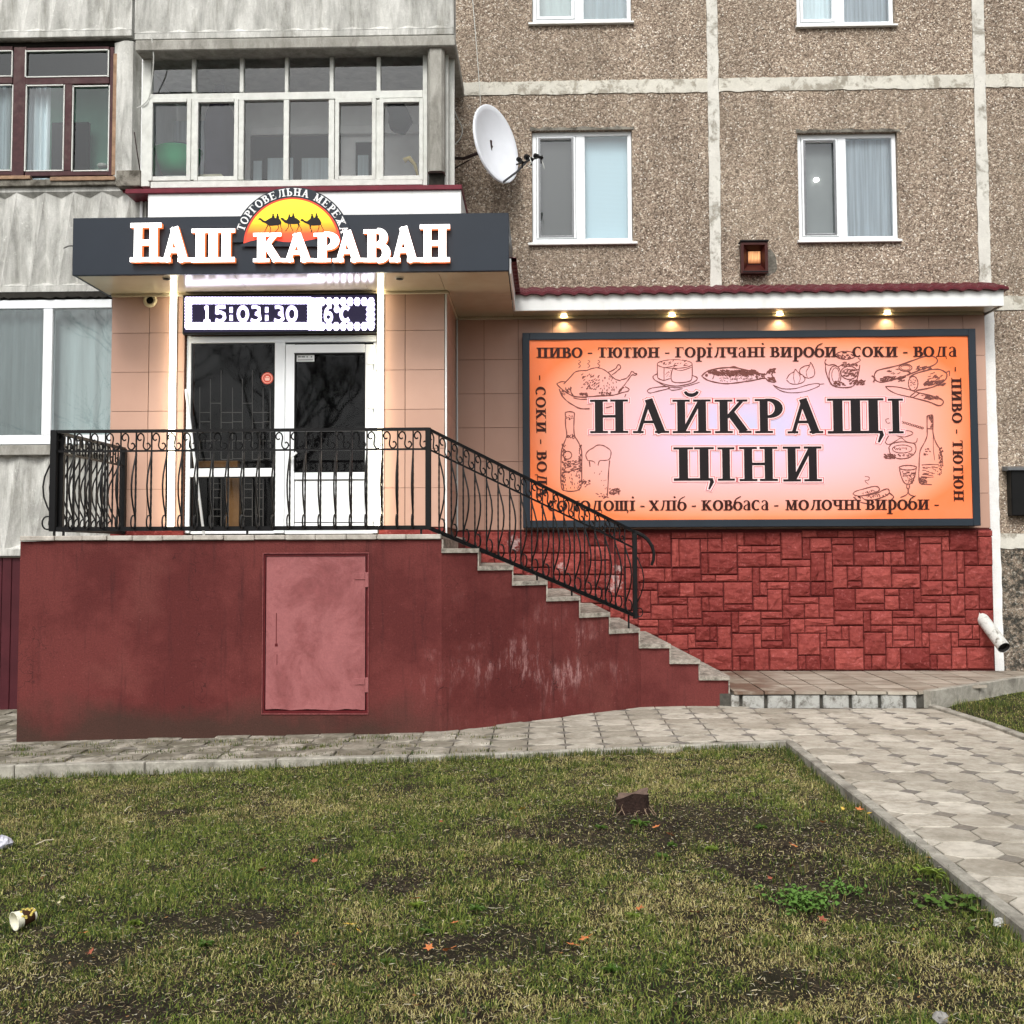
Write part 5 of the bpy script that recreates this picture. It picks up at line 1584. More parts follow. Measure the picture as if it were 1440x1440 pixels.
def stroke_poly(L, d=0.0):
    """outline of a variable-width stroke, grown by d"""
    n = len(L); closed = n > 3 and abs(L[0][0] - L[-1][0]) < 1e-6 and abs(L[0][1] - L[-1][1]) < 1e-6
    le, ri = [], []
    for i, (x, y, w) in enumerate(L):
        if closed: p, q = L[i - 1 if i > 0 else n - 2], L[i + 1 if i < n - 1 else 1]
        else: p, q = L[max(0, i - 1)], L[min(n - 1, i + 1)]
        dx, dy = q[0] - p[0], q[1] - p[1]; l = math.hypot(dx, dy) or 1; dx /= l; dy /= l
        ex = 0
        if not closed and i == 0: x -= dx * d; y -= dy * d
        if not closed and i == n - 1: x += dx * d; y += dy * d
        h = w / 2 + d
        le.append((x - dy * h, y + dx * h)); ri.append((x + dy * h, y - dx * h))
    return le, ri, closed
def put_strokes(mb, strokes, f, depth, d=0.0, eps=.00012, front=None):
    """f: (x, y) in glyph units -> world point on the sheet; depth: vector to the back; strokes get tiny offsets so no two faces coincide"""
    dv = Vector(depth); nv = dv.normalized()
    for k, L in enumerate(strokes):
        le, ri, closed = stroke_poly(L, d)
        off = nv * (eps * (k + 1) + (front or 0))
        n = len(le); vs = []
        for p in le: vs.append(f(*p) + off)
        for p in ri: vs.append(f(*p) + off)
        m2 = 2 * n
        vs += [v + dv for v in vs]
        fs = []
        for i in range(n - 1):
            fs += [(i, i + 1, n + i + 1, n + i), (m2 + i, m2 + n + i, m2 + n + i + 1, m2 + i + 1), (i + 1, i, m2 + i, m2 + i + 1), (n + i, n + i + 1, m2 + n + i + 1, m2 + n + i)]
        if not closed:
            fs += [(0, n, m2 + n, m2), (2 * n - 1, n - 1, m2 + n - 1, m2 + 2 * n - 1)]
        mb.add(vs, fs)
def text_strokes(txt, T=.17, t=.062, sf=.055, track=.03):
    out = []; x = 0
    for ch in txt:
        s, adv = glyph(ch, T, t, sf)
        out.append((x, s)); x += adv + track
    return out, x - track
def bbox(strokes):
    P = []
    for L in strokes:
        le, ri, _ = stroke_poly(L); P += le + ri
    xs = [p[0] for p in P]; return min(xs), max(xs)

def plain_emit(name, c, s): return emit(name, c, s)
MT['letter_face'] = emit('lit_white_letter_face', (1, .97, .94), 2.6)
MT['letter_side'] = emit('orange_letter_side', (1.0, .30, .10), .55, lin((206, 104, 60)))
MT['print_dark'] = simple('dark_brown_print', (52, 20, 14), .5, .05)
MT['print_black'] = simple('black_print', (26, 20, 22), .5, .05)
MT['print_red'] = simple('crimson_print_line', (196, 64, 74), .5, .05)
MT['print_pale'] = emit('pale_outline_print', (1, .80, .78), .1, lin((228, 192, 192)))
MT['print_sketch'] = simple('brown_sketch_ink', (112, 66, 60), .6, .05)

# ---------------------------------------------------------------- lit channel letters on the canopy
sg = thing('shop_name_sign', (at(405, 345, YC).x, YC, at(405, 367, YC).z), 'white lit letters НАШ КАРАВАН with orange sides on the dark canopy', 'sign')
YLt = YC - .075
letters = [('Н', 183, 226.5, 313.5), ('А', 224.5, 268.5, 319.5), ('Ш', 269, 330, 321.5), ('К', 356, 398.5, 327.5), ('А', 396.5, 441.5, 328), ('Р', 441, 477, 327.5),
           ('А', 468, 511.5, 324.5), ('В', 511, 549, 322.5), ('А', 547.5, 590.5, 319), ('Н', 590.5, 632.5, 315.5)]
for ch, a, b, tp in letters:
    s, adv = glyph(ch, .25, .14, .115)
    bx0, bx1 = bbox(s)
    X0, X1, Z0, Z1 = rect(a, tp, b, 368, YLt)
    f = lambda x, y: Vector((X0 + (x - bx0) / (bx1 - bx0) * (X1 - X0), YLt, Z0 + y * (Z1 - Z0)))
    m = MB(); put_strokes(m, s, f, (0, .058, 0), 0, .0002, .006)
    L_ = build(m, 'letter', MT['letter_side'], sg, label='lit letter ' + ch)
    m = MB(); put_strokes(m, s, f, (0, .004, 0), 0, .0002)
    build(m, 'letter_face', MT['letter_face'], L_)

# ---------------------------------------------------------------- half-round emblem
emb = thing('round_emblem', at(409, 345, YC - .03), 'half round emblem with three camels before a yellow and orange sun, arched text above', 'emblem')
Ye = YC - .03
CXp, CYp = 410.5, 344.0
Cc = at(CXp, CYp, Ye)
pxm = Ye / F_PX                       # metres per photograph pixel in this plane
RXo, RZo = 86 * pxm, 84 * pxm
def arcpoly(rx, rz, a0, a1, n, cz=0): return [(Cc.x + rx * math.cos(math.radians(a0 + (a1 - a0) * i / n)), Cc.z + cz + rz * math.sin(math.radians(a0 + (a1 - a0) * i / n))) for i in range(n + 1)]
m = MB(); P = arcpoly(RXo, RZo, 3, 177, 48); m.prism([(x, Ye, z) for x, z in P] , (0, .03, 0)); build(m, 'emblem_plate', MT['signbox'], emb)
def sunmat():
    t = NT('sunset_print')
    sep = t.node('ShaderNodeSeparateXYZ'); t.l.new(t.pos, sep.inputs[0])
    f = t.maprange(sep.outputs[2], Cc.z + 2 * pxm, Cc.z + 66 * pxm)
    c = t.ramp(f, [(0., lin((232, 74, 60))), (.22, lin((238, 92, 60))), (.42, lin((246, 178, 50))), (.55, lin((250, 226, 60))), (1., lin((252, 226, 70)))])
    t.col(c); t.rough(.45); t.l.new(c, t.b.inputs['Emission Color']); t.b.inputs['Emission Strength'].default_value = .25
    return t.m
RXi, RZi = 67 * pxm, 66 * pxm
m = MB(); P = arcpoly(RXi + 3 * pxm, RZi + 2.5 * pxm, -1, 181, 44); m.prism([(x, Ye - .002, z) for x, z in P], (0, .0019, 0)); build(m, 'red_ring', emit('red_ring_print', (.9, .12, .06), .2, lin((226, 72, 52))), emb)
m = MB(); P = arcpoly(RXi, RZi, 2, 178, 44); m.prism([(x, Ye - .004, z) for x, z in P], (0, .0019, 0)); build(m, 'sun_print', sunmat(), emb)
# dark dune edge at the lower side
m = MB(); zq = [(338, 344), (352, 339), (365, 336.5), (382, 337.5), (398, 340), (412, 340.5), (428, 339), (444, 336), (458, 333.5), (470, 336), (484, 344)]
P = [at(a, b, Ye - .006) for a, b in zq] + [at(484, 346.5, Ye - .006), at(338, 346.5, Ye - .006)]
m.prism(P, (0, .0018, 0)); build(m, 'dune_print', MT['signbox'], emb)
# camels: silhouettes traced as body polygon and leg strokes (8x crop coordinates)
def cz(x, y): return at(320 + x / 8, 250 + y / 8, Ye - .006)
camels = [
 dict(body=[(342, 465), (358, 452), (378, 455), (392, 468), (410, 482), (430, 484), (452, 470), (475, 455), (500, 446), (530, 452), (556, 455), (585, 462), (602, 488), (606, 512), (580, 530), (545, 536), (500, 540), (465, 538), (440, 520), (415, 505), (395, 500), (380, 486), (365, 474), (345, 470)],
      legs=[[(455, 530), (440, 560), (425, 590), (416, 615)], [(470, 532), (484, 570), (484, 600), (478, 618)], [(565, 525), (575, 560), (552, 595), (530, 612)], [(595, 515), (598, 555), (612, 580), (610, 605)]], riders=[(512, 412), (562, 412)]),
 dict(body=[(592, 462), (606, 450), (626, 452), (640, 468), (660, 478), (680, 455), (700, 440), (725, 436), (750, 446), (780, 458), (808, 480), (818, 500), (800, 515), (770, 520), (730, 522), (700, 520), (670, 516), (645, 505), (625, 488), (600, 466)],
      legs=[[(688, 512), (686, 550), (665, 585), (650, 600)], [(702, 515), (715, 560), (732, 585), (730, 600)], [(790, 510), (800, 545), (785, 580), (776, 600)], [(800, 512), (812, 550), (830, 575), (828, 602)]], riders=[(694, 420), (738, 408)]),
 dict(body=[(818, 478), (832, 462), (850, 466), (866, 482), (890, 490), (912, 476), (935, 455), (965, 452), (1000, 440), (1028, 455), (1045, 480), (1055, 505), (1050, 530), (1020, 535), (985, 538), (950, 538), (920, 530), (890, 515), (865, 504), (845, 490), (822, 484)],
      legs=[[(925, 525), (928, 565), (945, 585), (936, 612)], [(938, 530), (932, 560), (950, 600), (944, 615)], [(1030, 520), (1028, 560), (1015, 595), (1003, 612)], [(1045, 515), (1062, 555), (1078, 580), (1072, 605)]], riders=[(950, 412), (1000, 408)]),
]
for c in camels:
    m = MB(); m.prism([cz(*p) for p in c['body']], (0, .0018, 0))
    for L in c['legs']:
        W = [11, 8, 6, 7]
        put_strokes(m, [[(x, -y, w) for (x, y), w in zip(L, W)]], lambda x, y: cz(x, -y) + Vector((0, -.0004, 0)), (0, .0015, 0))
    for (x, y) in c['riders']:
        m.prism([cz(x + 9 * math.cos(a * .785), y + 10 * math.sin(a * .785)) + Vector((0, -.0007, 0)) for a in range(8)], (0, .0012, 0))
        m.prism([cz(*p) + Vector((0, -.0010, 0)) for p in ((x - 6, y + 8), (x + 8, y + 8), (x + 18, y + 28), (x + 16, y + 50), (x - 16, y + 50), (x - 14, y + 26))], (0, .0012, 0))
    build(m, 'camel_print', MT['print_black'], emb)
# arched text
txt = 'ТОРГОВЕЛЬНА МЕРЕЖА'
ts, tot = text_strokes(txt, .20, .10, .085, .13)
hgt = 11.2 * pxm; rad = 71.2 * pxm
a_start, a_end = 163.5, 12.0
wp = simple('white_print', (236, 238, 238), .5, .03)
i0 = 0
for w in txt.split(' '):
    m = MB()
    for x, s in ts[i0:i0 + len(w)]:
        def f(gx, gy):
            a = math.radians(a_start + (a_end - a_start) * (x + gx) / tot); rr_ = rad + gy * hgt
            return Vector((Cc.x + rr_ * math.cos(a) * 1.015, Ye - .0022, Cc.z + rr_ * math.sin(a)))
        put_strokes(m, s, f, (0, .002, 0), 0, .00012)
    build(m, 'arched_word', wp, emb)
    i0 += len(w) + 1

# ---------------------------------------------------------------- LED clock display
YDp = Y2 - .09
dsp = thing('led_display', at(393, 466, YDp), 'lit violet white LED display reading 15:03:30 6°C above the door', 'display')
m = MB(); pb(m, 256.5, 413.5, 530.5, 468.5, YDp, Y2 - .01, .006); build(m, 'display_case', MT['black'], dsp)
m = MB(); pb(m, 259, 416, 528, 466, YDp - .003, YDp - .0005); build(m, 'display_face', emit('violet_led_haze', (.10, .08, .20), .2, (.02, .02, .03, 1)), dsp)
MT['led'] = emit('led_white', (.86, .82, 1.0), 3.2)
MT['violet_halo'] = emit('violet_halo', (.30, .20, .85), .8)  # violet glow round the LEDs, modelled as wider emitting strokes beneath them
def dp(px, py, dy=0): return at(px, py, YDp - .005 - dy)
m = MB(); mv = MB()
def band(px0, py0, px1, py1, w):
    L = [(px0, -py0, w), (px1, -py1, w)]
    put_strokes(m, [L], lambda x, y: dp(x, -y, .004), (0, .002, 0)); put_strokes(mv, [L], lambda x, y: dp(x, -y), (0, .002, 0), .9)
bm = MB()
# border of white LEDs: rows of dots merged to scalloped bands
def dots(x0, y0, x1, y1, step, r_):
    L = math.hypot(x1 - x0, y1 - y0); n = int(L / step)
    for i in range(n + 1):
        x, y = x0 + (x1 - x0) * i / n, y0 + (y1 - y0) * i / n
        for M_, rr_, dd in ((m, r_, .004), (mv, r_ + .7, 0)):
            M_.prism([dp(x + rr_ * math.cos(a * 1.0472), y + rr_ * math.sin(a * 1.0472), dd + .0002 * (i % 2)) for a in range(6)], (0, .002, 0))
for y in (420.4, 424.6, 456.2, 460.2): dots(263, y, 436, y, 4.4, 3.0)
for x in (262.8, 266.8): dots(x, 424, x, 458, 4.2, 3.0)
for x in (435.5, 440.5, 445.5, 449): dots(x, 422, x, 461, 4.5, 3.4)
for y in (422.2, 426.0, 457, 460.6): dots(453, y, 522, y, 8.7, 4.1)
dots(457, 424, 520, 424, 8.7, 3.2); dots(457, 458.8, 520, 458.8, 8.7, 3.2)
for x in (518.5, 523.5): dots(x, 428, x, 456, 7, 3.6)
def seg_digit(ch):
    D = {'0': [[(.5 + .38 * math.cos(a * .3927), .5 + .42 * math.sin(a * .3927), .2) for a in range(17)]],
         '1': [[(.5, 0, .22), (.5, 1, .22)], [(.5, .95, .18), (.28, .84, .16)], [(.2, .05, .14), (.8, .05, .14)]],
         '5': [[(.85, .94, .17), (.24, .94, .17)], [(.24, .98, .19), (.21, .52, .19)], [(.2, .56, .15), (.5, .62, .16), (.78, .5, .19), (.82, .28, .2), (.66, .1, .17), (.4, .06, .15), (.14, .14, .15)]],
         '3': [[(.18, .92, .14), (.45, .96, .15), (.74, .86, .18), (.74, .64, .18), (.48, .52, .14)], [(.45, .53, .14), (.78, .42, .19), (.82, .22, .2), (.6, .06, .16), (.36, .05, .14), (.12, .14, .14)]],
         '6': [[(.76, .94, .14), (.5, .92, .16), (.28, .72, .2), (.18, .42, .2)], [(.5 + .32 * math.cos(a * .3927), .31 + .26 * math.sin(a * .3927), .19) for a in range(17)]],
         ':': [[(.34, .26, .3), (.66, .26, .3)], [(.34, .76, .3), (.66, .76, .3)]],
         'C': [[(.5 + .36 * math.cos(math.radians(a)), .5 + .42 * math.sin(math.radians(a)), .2) for a in range(48, 313, 22)]],
         'o': [[(.5 + .22 * math.cos(a * .785), .8 + .14 * math.sin(a * .785), .14) for a in range(9)]]}
    return D[ch]
for ch, a, b in (('1', 284, 298), ('5', 301, 319), (':', 319, 331), ('0', 333, 350), ('3', 351, 369), (':', 369, 381), ('3', 384, 401), ('0', 402, 418.5), ('6', 454.5, 469), ('o', 467, 480), ('C', 477, 495)):
    f1 = lambda x, y, a=a, b=b: dp(a + (b - a) * x, 452.8 - 22.5 * y, .004); f2 = lambda x, y, a=a, b=b: dp(a + (b - a) * x, 452.8 - 22.5 * y)
    put_strokes(m, seg_digit(ch), f1, (0, .002, 0), .0); put_strokes(mv, seg_digit(ch), f2, (0, .002, 0), .045)
build(mv, 'violet_halo_strokes', MT['violet_halo'], dsp); build(m, 'white_leds', MT['led'], dsp)

# ---------------------------------------------------------------- two lit strips beside the door
MT['strip'] = emit('warm_white_strip', (1, .90, .66), 9)
for px, tp, lab in ((241.5, 409, 'lit warm white vertical strip between tiles and side light, left of the door'), (534.5, 409, 'lit warm white vertical strip on the hinge side, right of the door')):
    X = at(px, 580, Y2 - .05).x
    s_ = thing('light_strip', (X, Y2 - .05, LZ + .04), lab, 'light strip', 'lit strips framing the door')
    zb_ = at(px, 744, Y2 - .05).z; zt_ = SZ - .004
    m = MB(); m.box(X - .036, X + .036, Y2 - .028, Y2 - .003, zb_, zt_, .003); build(m, 'channel', MT['white_metal'], s_)
    m = MB(); m.tube([(X, Y2 - .045, zb_ + .01), (X, Y2 - .045, zt_)], .033, 10); build(m, 'diffuser', MT['strip'], s_, smooth=False)

# ---------------------------------------------------------------- downlights
MT['bulb_on'] = emit('warm_lamp_disc', (1, .80, .42), 30)
def downlight(X, Y, lit, lab, grp):
    t_ = thing('downlight', (X, Y, SZ), lab, 'downlight', grp)
    m = MB(); m.ring((X, Y, SZ), [(.028, .0), (.028, -.006), (.034, -.009), (.045, -.007), (.047, 0)], 'Z', 20, cap=False); build(m, 'bezel', MT['soffit'] if not lit else MT['white_metal'], t_, smooth=True)
    m = MB(); m.ring((X, Y, SZ - .003), [(.04, 0), (.036, -.012), (.02, -.016)], 'Z', 16); build(m, 'lamp_glass', MT['bulb_on'] if lit else MT['dark'], t_)
    if lit:
        ld = bpy.data.lights.new('lamp_light', 'SPOT'); ld.energy = 10; ld.color = (1, .74, .42); ld.spot_size = math.radians(125); ld.spot_blend = .6; ld.shadow_soft_size = .03
        lo = bpy.data.objects.new('lamp_light', ld); COL.objects.link(lo); lo.parent = t_; lo.location = (0, 0, -.02)
YDn = min((k * .002 + 12.8 for k in range(300)), key=lambda y: abs(at(1020, 441.5, y).z - SZ))
ordn = ['leftmost lit warm downlight under the right canopy, above the start of the sign', 'second lit downlight from the left in the soffit above the orange sign', 'third lit downlight from the left in the soffit above the orange sign', 'rightmost lit warm downlight under the canopy, near its right end']
for px, lab in zip((793, 945, 1096.5, 1248), ordn):
    q = at(px, 443, YDn); downlight(q.x, YDn, True, lab, 'lit downlights over the sign')
for px, lab in ((234, 'unlit round downlight in the door canopy, left of the left light strip'), (562, 'unlit round downlight in the door canopy, right of the right light strip')):
    q = atz(px, 391, SZ); downlight(q.x, q.y, False, lab, 'unlit downlights in the door canopy')

# ---------------------------------------------------------------- orange billboard
YS = 13.22
bb = thing('billboard', at(1055, 740, YS), 'large orange and pink downlit banner НАЙКРАЩІ ЦІНИ in a dark frame above the red stone', 'billboard')
cor = [at(732.5, 466, YS), at(1371, 465, YS), at(1378.5, 739.5, YS), at(737.5, 742, YS)]
x0s, x1s, z0s, z1s = (cor[0].x + cor[3].x) / 2, (cor[1].x + cor[2].x) / 2, (cor[2].z + cor[3].z) / 2, (cor[0].z + cor[1].z) / 2
fw = 10.2 * YS / F_PX
m = MB()
m.box(x0s, x0s + fw, YS - .02, Y3 - .005, z0s, z1s, .004); m.box(x1s - fw, x1s, YS - .02, Y3 - .005, z0s, z1s, .004)
m.box(x0s + fw, x1s - fw, YS - .02, Y3 - .005, z1s - fw, z1s, .004); m.box(x0s + fw, x1s - fw, YS - .02, Y3 - .005, z0s, z0s + fw, .004)
build(m, 'billboard_frame', MT['frame_dark'], bb)
ix0, ix1, iz0, iz1 = x0s + fw, x1s - fw, z0s + fw, z1s - fw
def bannermat():
    t = NT('orange_banner_print')
    sep = t.node('ShaderNodeSeparateXYZ'); t.l.new(t.pos, sep.inputs[0])
    u = t.maprange(sep.outputs[0], ix0, ix1, -1, 1); v = t.maprange(sep.outputs[2], iz0, iz1, -1, 1)
    au = t.math('ABSOLUTE', u); av = t.math('ABSOLUTE', v)
    d = t.math('POWER', t.math('ADD', t.math('POWER', au, 3.2), t.math('POWER', t.math('MULTIPLY', av, .98), 3.2)), 1 / 3.2)
    c = t.ramp(d, [(0., lin((186, 188, 222))), (.25, lin((202, 184, 210))), (.55, lin((222, 176, 180))), (.8, lin((228, 158, 142))), (.93, lin((232, 142, 104))), (1., lin((230, 118, 66)))])
    c = t.mix(t.maprange(t.noise(2, 3, .5), .3, .7, 0, .08), c, lin((250, 190, 180)))
    t.col(c); t.rough(.5)
    t.l.new(c, t.b.inputs['Emission Color']); t.b.inputs['Emission Strength'].default_value = .07  # faint emission added to brighten the print
    return t.m
m = MB(); nx, nz = 40, 16
m.add([(ix0 - .01 + (ix1 - ix0 + .02) * i / nx, YS + .004 * math.sin(i * .8) * math.sin(j * .5), iz0 - .01 + (iz1 - iz0 + .02) * j / nz) for j in range(nz + 1) for i in range(nx + 1)],
      [(j * (nx + 1) + i, j * (nx + 1) + i + 1, (j + 1) * (nx + 1) + i + 1, (j + 1) * (nx + 1) + i) for j in range(nz) for i in range(nx)])
build(m, 'banner', bannermat(), bb, smooth=True)
YT = YS - .0075
def glyph_px(mb, ch, a, b, tp, bt, T, t, sf, d=0, y=YT):
    s, adv = glyph(ch, T, t, sf); bx0, bx1 = bbox(s)
    A = at(a, bt, y); B = at(b, bt, y); C = at(a, tp, y)
    X0, X1, Z0, Z1 = A.x, B.x, (A.z + B.z) / 2, C.z
    f = lambda x, yy: Vector((X0 + (x - bx0) / (bx1 - bx0) * (X1 - X0), y, Z0 + yy * (Z1 - Z0)))
    put_strokes(mb, s, f, (0, .0006, 0), d, .00005)
big = [('Н', 830, 883.5, 562, 609), ('А', 890, 941, 561.5, 609), ('Й', 946, 1000, 562, 609), ('К', 1005.5, 1057, 562, 609), ('Р', 1062, 1101.5, 561, 609), ('А', 1107.5, 1158, 561, 609.3), ('Щ', 1164, 1243.5, 560.5, 609.5), ('І', 1249.5, 1271, 560.5, 609.5),
       ('Ц', 947.5, 1004.5, 629, 676), ('І', 1009.5, 1033.5, 629, 676), ('Н', 1040, 1094, 628.5, 676.5), ('И', 1101.5, 1156, 628, 677)]
mp, mr, mq, mk = MB(), MB(), MB(), MB()
for ch, a, b, tp, bt in big:
    glyph_px(mp, ch, a, b, tp, bt, .2, .08, .065, .066, YT + .004)
    glyph_px(mr, ch, a, b, tp, bt, .2, .08, .065, .048, YT + .0025)
    glyph_px(mq, ch, a, b, tp, bt, .2, .08, .065, .033, YT + .001)
    glyph_px(mk, ch, a, b, tp, bt, .2, .08, .065, 0, YT - .0005)
build(mp, 'letter_halo', MT['print_pale'], bb); build(mr, 'letter_outline', MT['print_red'], bb)
build(mq, 'letter_inline', MT['print_pale'], bb); build(mk, 'headline_print', MT['print_black'], bb)
def line_px(mb, txt, a, b, base_a, base_b, xh, T=.215, t=.105, sf=.08, y=YT):
    ts, tot = text_strokes(txt, T, t, sf, .07)
    for x, s in ts:
        f = lambda gx, gy: (lambda u: at(a + (b - a) * u, (base_a + (base_b - base_a) * u) - gy * xh, y))((x + gx) / tot)
        put_strokes(mb, s, f, (0, .0006, 0), 0, .00005)
def words_px(txt, a, b, ba, bb_, xh, vert=False):
    """one printed part per word; words keep their place on the line"""
    T, t, sf, tr = (.235, .11, .085, .01) if not vert else (.22, .105, .085, .06)
    ts, tot = text_strokes(txt, T, t, sf, tr)
    i = 0
    for w in txt.split(' '):
        m = MB()
        for x, s in ts[i:i + len(w)]:
            if not vert: f = lambda gx, gy: (lambda u: at(a + (b - a) * u, (ba + (bb_ - ba) * u) - gy * xh, YT))((x + gx) / tot)
            else: f = lambda gx, gy: (lambda u: at(ba + (bb_ - ba) * u + gy * xh, a + (b - a) * u, YT))((x + gx) / tot)
            put_strokes(m, s, f, (0, .0006, 0), 0, .00005)
        build(m, 'word_print' if w != '-' else 'dash_print', MT['print_dark'], bb)
        i += len(w) + 1
words_px('пиво - тютюн - горілчані вироби - соки - вода', 754.5, 1346, 503, 501.5, 14.2)
words_px('солодощі - хліб - ковбаса - молочні вироби -', 770, 1321.5, 718.5, 716.5, 14.2)
words_px('- СОКИ - ВОДА -', 527, 716, 753, 756, 13.8, True)
words_px('- ПИВО - ТЮТЮН', 515, 705, 1337.5, 1341.5, 14, True)
# ink sketches
sk = MB()
SKW = [0]
def ink(pts, ox, oy, s, w=1.1, closed=False, smooth=True):
    P = [(ox + x / s, oy + y / s) for x, y in pts]
    if closed: P = P + [P[0]]
    if smooth and len(P) > 2:
        Q = []
        for i in range(len(P) - 1):
            p0 = P[i - 1] if i > 0 else (P[-2] if closed else P[0]); p1, p2 = P[i], P[i + 1]; p3 = P[i + 2] if i + 2 < len(P) else (P[1] if closed else P[-1])
            for t in (0, .34, .67):
                Q.append(tuple(.5 * (2 * p1[k] + (p2[k] - p0[k]) * t + (2 * p0[k] - 5 * p1[k] + 4 * p2[k] - p3[k]) * t * t + (-p0[k] + 3 * p1[k] - 3 * p2[k] + p3[k]) * t ** 3) for k in (0, 1)))
        Q.append(P[-1]); P = Q
    SKW[0] += 1
    L = [(x, -y, w * 1.2 * (.65 + .5 * abs(math.sin(i * .9 + SKW[0])))) for i, (x, y) in enumerate(P)]
    yy = YT + .0052 - (SKW[0] % 40) * .00004
    put_strokes(sk, [L], lambda x, y: at(x, -y, yy), (0, .0004, 0), 0, 0)
def ell(cx, cy, rx, ry, n=14, a0=0, a1=360): return [(cx + rx * math.cos(math.radians(a0 + (a1 - a0) * i / n)), cy + ry * math.sin(math.radians(a0 + (a1 - a0) * i / n))) for i in range(n + (0 if a1 - a0 == 360 else 1))]
rk = random.Random(4)
def hatch(x0, y0, x1, y1, n, lx, ly, ox, oy, s, w=.8):
    for _ in range(int(n * 1.5)):
        x, y = rk.uniform(x0, x1), rk.uniform(y0, y1); ink([(x, y), (x + lx * rk.uniform(.5, 1), y + ly * rk.uniform(.5, 1))], ox, oy, s, w, smooth=False)
a = (750, 500, 9.6)        # roast bird in a dish
ink([(410, 385), (500, 290), (560, 225), (630, 205), (720, 200), (800, 172), (880, 165), (950, 190), (1010, 230), (1060, 280), (1110, 320), (1180, 340)], *a)
ink([(315, 380), (380, 352), (430, 355)], *a); ink([(315, 385), (370, 440), (450, 500), (550, 550), (700, 560), (850, 545), (1000, 540), (1100, 530), (1200, 500), (1280, 480), (1290, 450), (1240, 420)], *a, 1.3)
ink([(350, 450), (380, 530), (450, 610), (540, 670), (640, 715), (760, 715)], *a, 1.3); ink([(1250, 520), (1230, 570)], *a); ink([(960, 710), (1080, 680)], *a)
ink([(540, 570), (640, 590), (760, 585)], *a, .8)
ink([(1010, 225), (1060, 205), (1120, 165), (1135, 130), (1165, 125), (1180, 165), (1150, 190), (1100, 235), (1060, 260)], *a)
ink([(1180, 325), (1250, 310), (1300, 260), (1325, 215), (1350, 220), (1365, 238), (1400, 245), (1375, 265), (1330, 262), (1280, 330), (1220, 410)], *a)
ink([(500, 440), (510, 500), (540, 540)], *a, 1.4); ink([(1220, 420), (1180, 460), (1150, 500)], *a, 2.4)
hatch(620, 500, 720, 540, 14, 30, 8, *a, w=1.2); hatch(880, 490, 1040, 525, 16, 20, 14, *a, w=1.3); hatch(640, 260, 900, 470, 34, 28, -22, *a); hatch(930, 270, 1120, 480, 20, 6, 26, *a); hatch(430, 420, 500, 500, 10, 20, 20, *a, w=1.2); hatch(360, 460, 420, 540, 8, 20, 30, *a)
for x in (610, 735, 870): ink([(x, 60), (x + 30, 85), (x - 2, 110), (x + 28, 135), (x, 165)], *a, .8)
a = (900, 490, 6.857)      # cheese on a plate with knife
ink(ell(335, 150, 168, 42), *a, .9, True); ink([(167, 155), (168, 260), (180, 290), (232, 310)], *a); ink([(503, 155), (500, 290), (460, 320), (380, 330), (310, 315), (300, 250), (318, 190)], *a)
ink([(232, 185), (232, 310)], *a, .8); ink([(232, 185), (300, 175), (350, 160), (318, 190), (400, 212), (500, 180)], *a, .8); ink([(232, 310), (290, 290), (305, 300)], *a, .8)
ink([(165, 245), (125, 270), (150, 310), (240, 345), (340, 362), (460, 345), (540, 310), (550, 280), (505, 260)], *a); ink([(150, 310), (230, 355), (340, 378), (460, 360), (575, 325)], *a, .8)
ink([(75, 400), (120, 380), (260, 365), (275, 385), (180, 410), (100, 430), (72, 415), (75, 400)], *a); ink([(275, 370), (300, 400), (350, 398), (410, 385)], *a, .8)
hatch(200, 120, 460, 170, 14, 22, -14, *a, w=.7); hatch(245, 210, 295, 270, 8, 5, 5, *a, w=.9)
# fish
ink([(595, 265), (640, 225), (720, 198), (820, 185), (920, 185), (1010, 205), (1100, 225), (1170, 245), (1215, 250), (1240, 215), (1310, 195), (1270, 250), (1310, 320), (1240, 315), (1205, 285), (1130, 300), (1010, 320), (900, 335), (820, 340), (720, 325), (640, 300), (595, 265)], *a, 1.5)
ink([(870, 185), (900, 175), (950, 190)], *a, 1.6); ink([(690, 215), (715, 250), (700, 295)], *a); ink(ell(642, 258, 8, 8, 8), *a, 1.5, True)
hatch(650, 205, 1110, 245, 90, 40, 10, *a, w=1.5); hatch(700, 225, 1080, 260, 60, 24, 10, *a, w=1.2); hatch(750, 265, 1080, 320, 40, 14, 6, *a, w=.8); hatch(1225, 205, 1290, 245, 16, 18, -12, *a, w=1.7); hatch(1225, 275, 1290, 312, 16, 18, 8, *a, w=1.7); hatch(1100, 240, 1200, 290, 26, 16, 6, *a, w=1.2)
a = (1060, 450, 3.79)      # garlic, pepper
ink([(175, 315), (190, 290), (215, 275), (222, 262), (238, 280), (268, 300), (270, 325), (240, 340), (200, 340), (175, 320)], *a, .9); ink([(250, 295), (245, 265), (270, 245), (298, 240), (302, 225), (315, 245), (325, 275), (318, 300), (290, 310), (262, 300)], *a, .9)
ink([(215, 278), (212, 310), (220, 338)], *a, .6); ink([(240, 285), (248, 312), (238, 338)], *a, .6); ink([(298, 245), (280, 275), (285, 305)], *a, .6)
ink([(102, 345), (140, 375), (200, 388), (270, 382), (320, 365), (350, 350), (342, 338), (290, 345), (220, 365), (150, 365), (102, 345)], *a, .9); ink([(350, 342), (376, 340)], *a, .9)
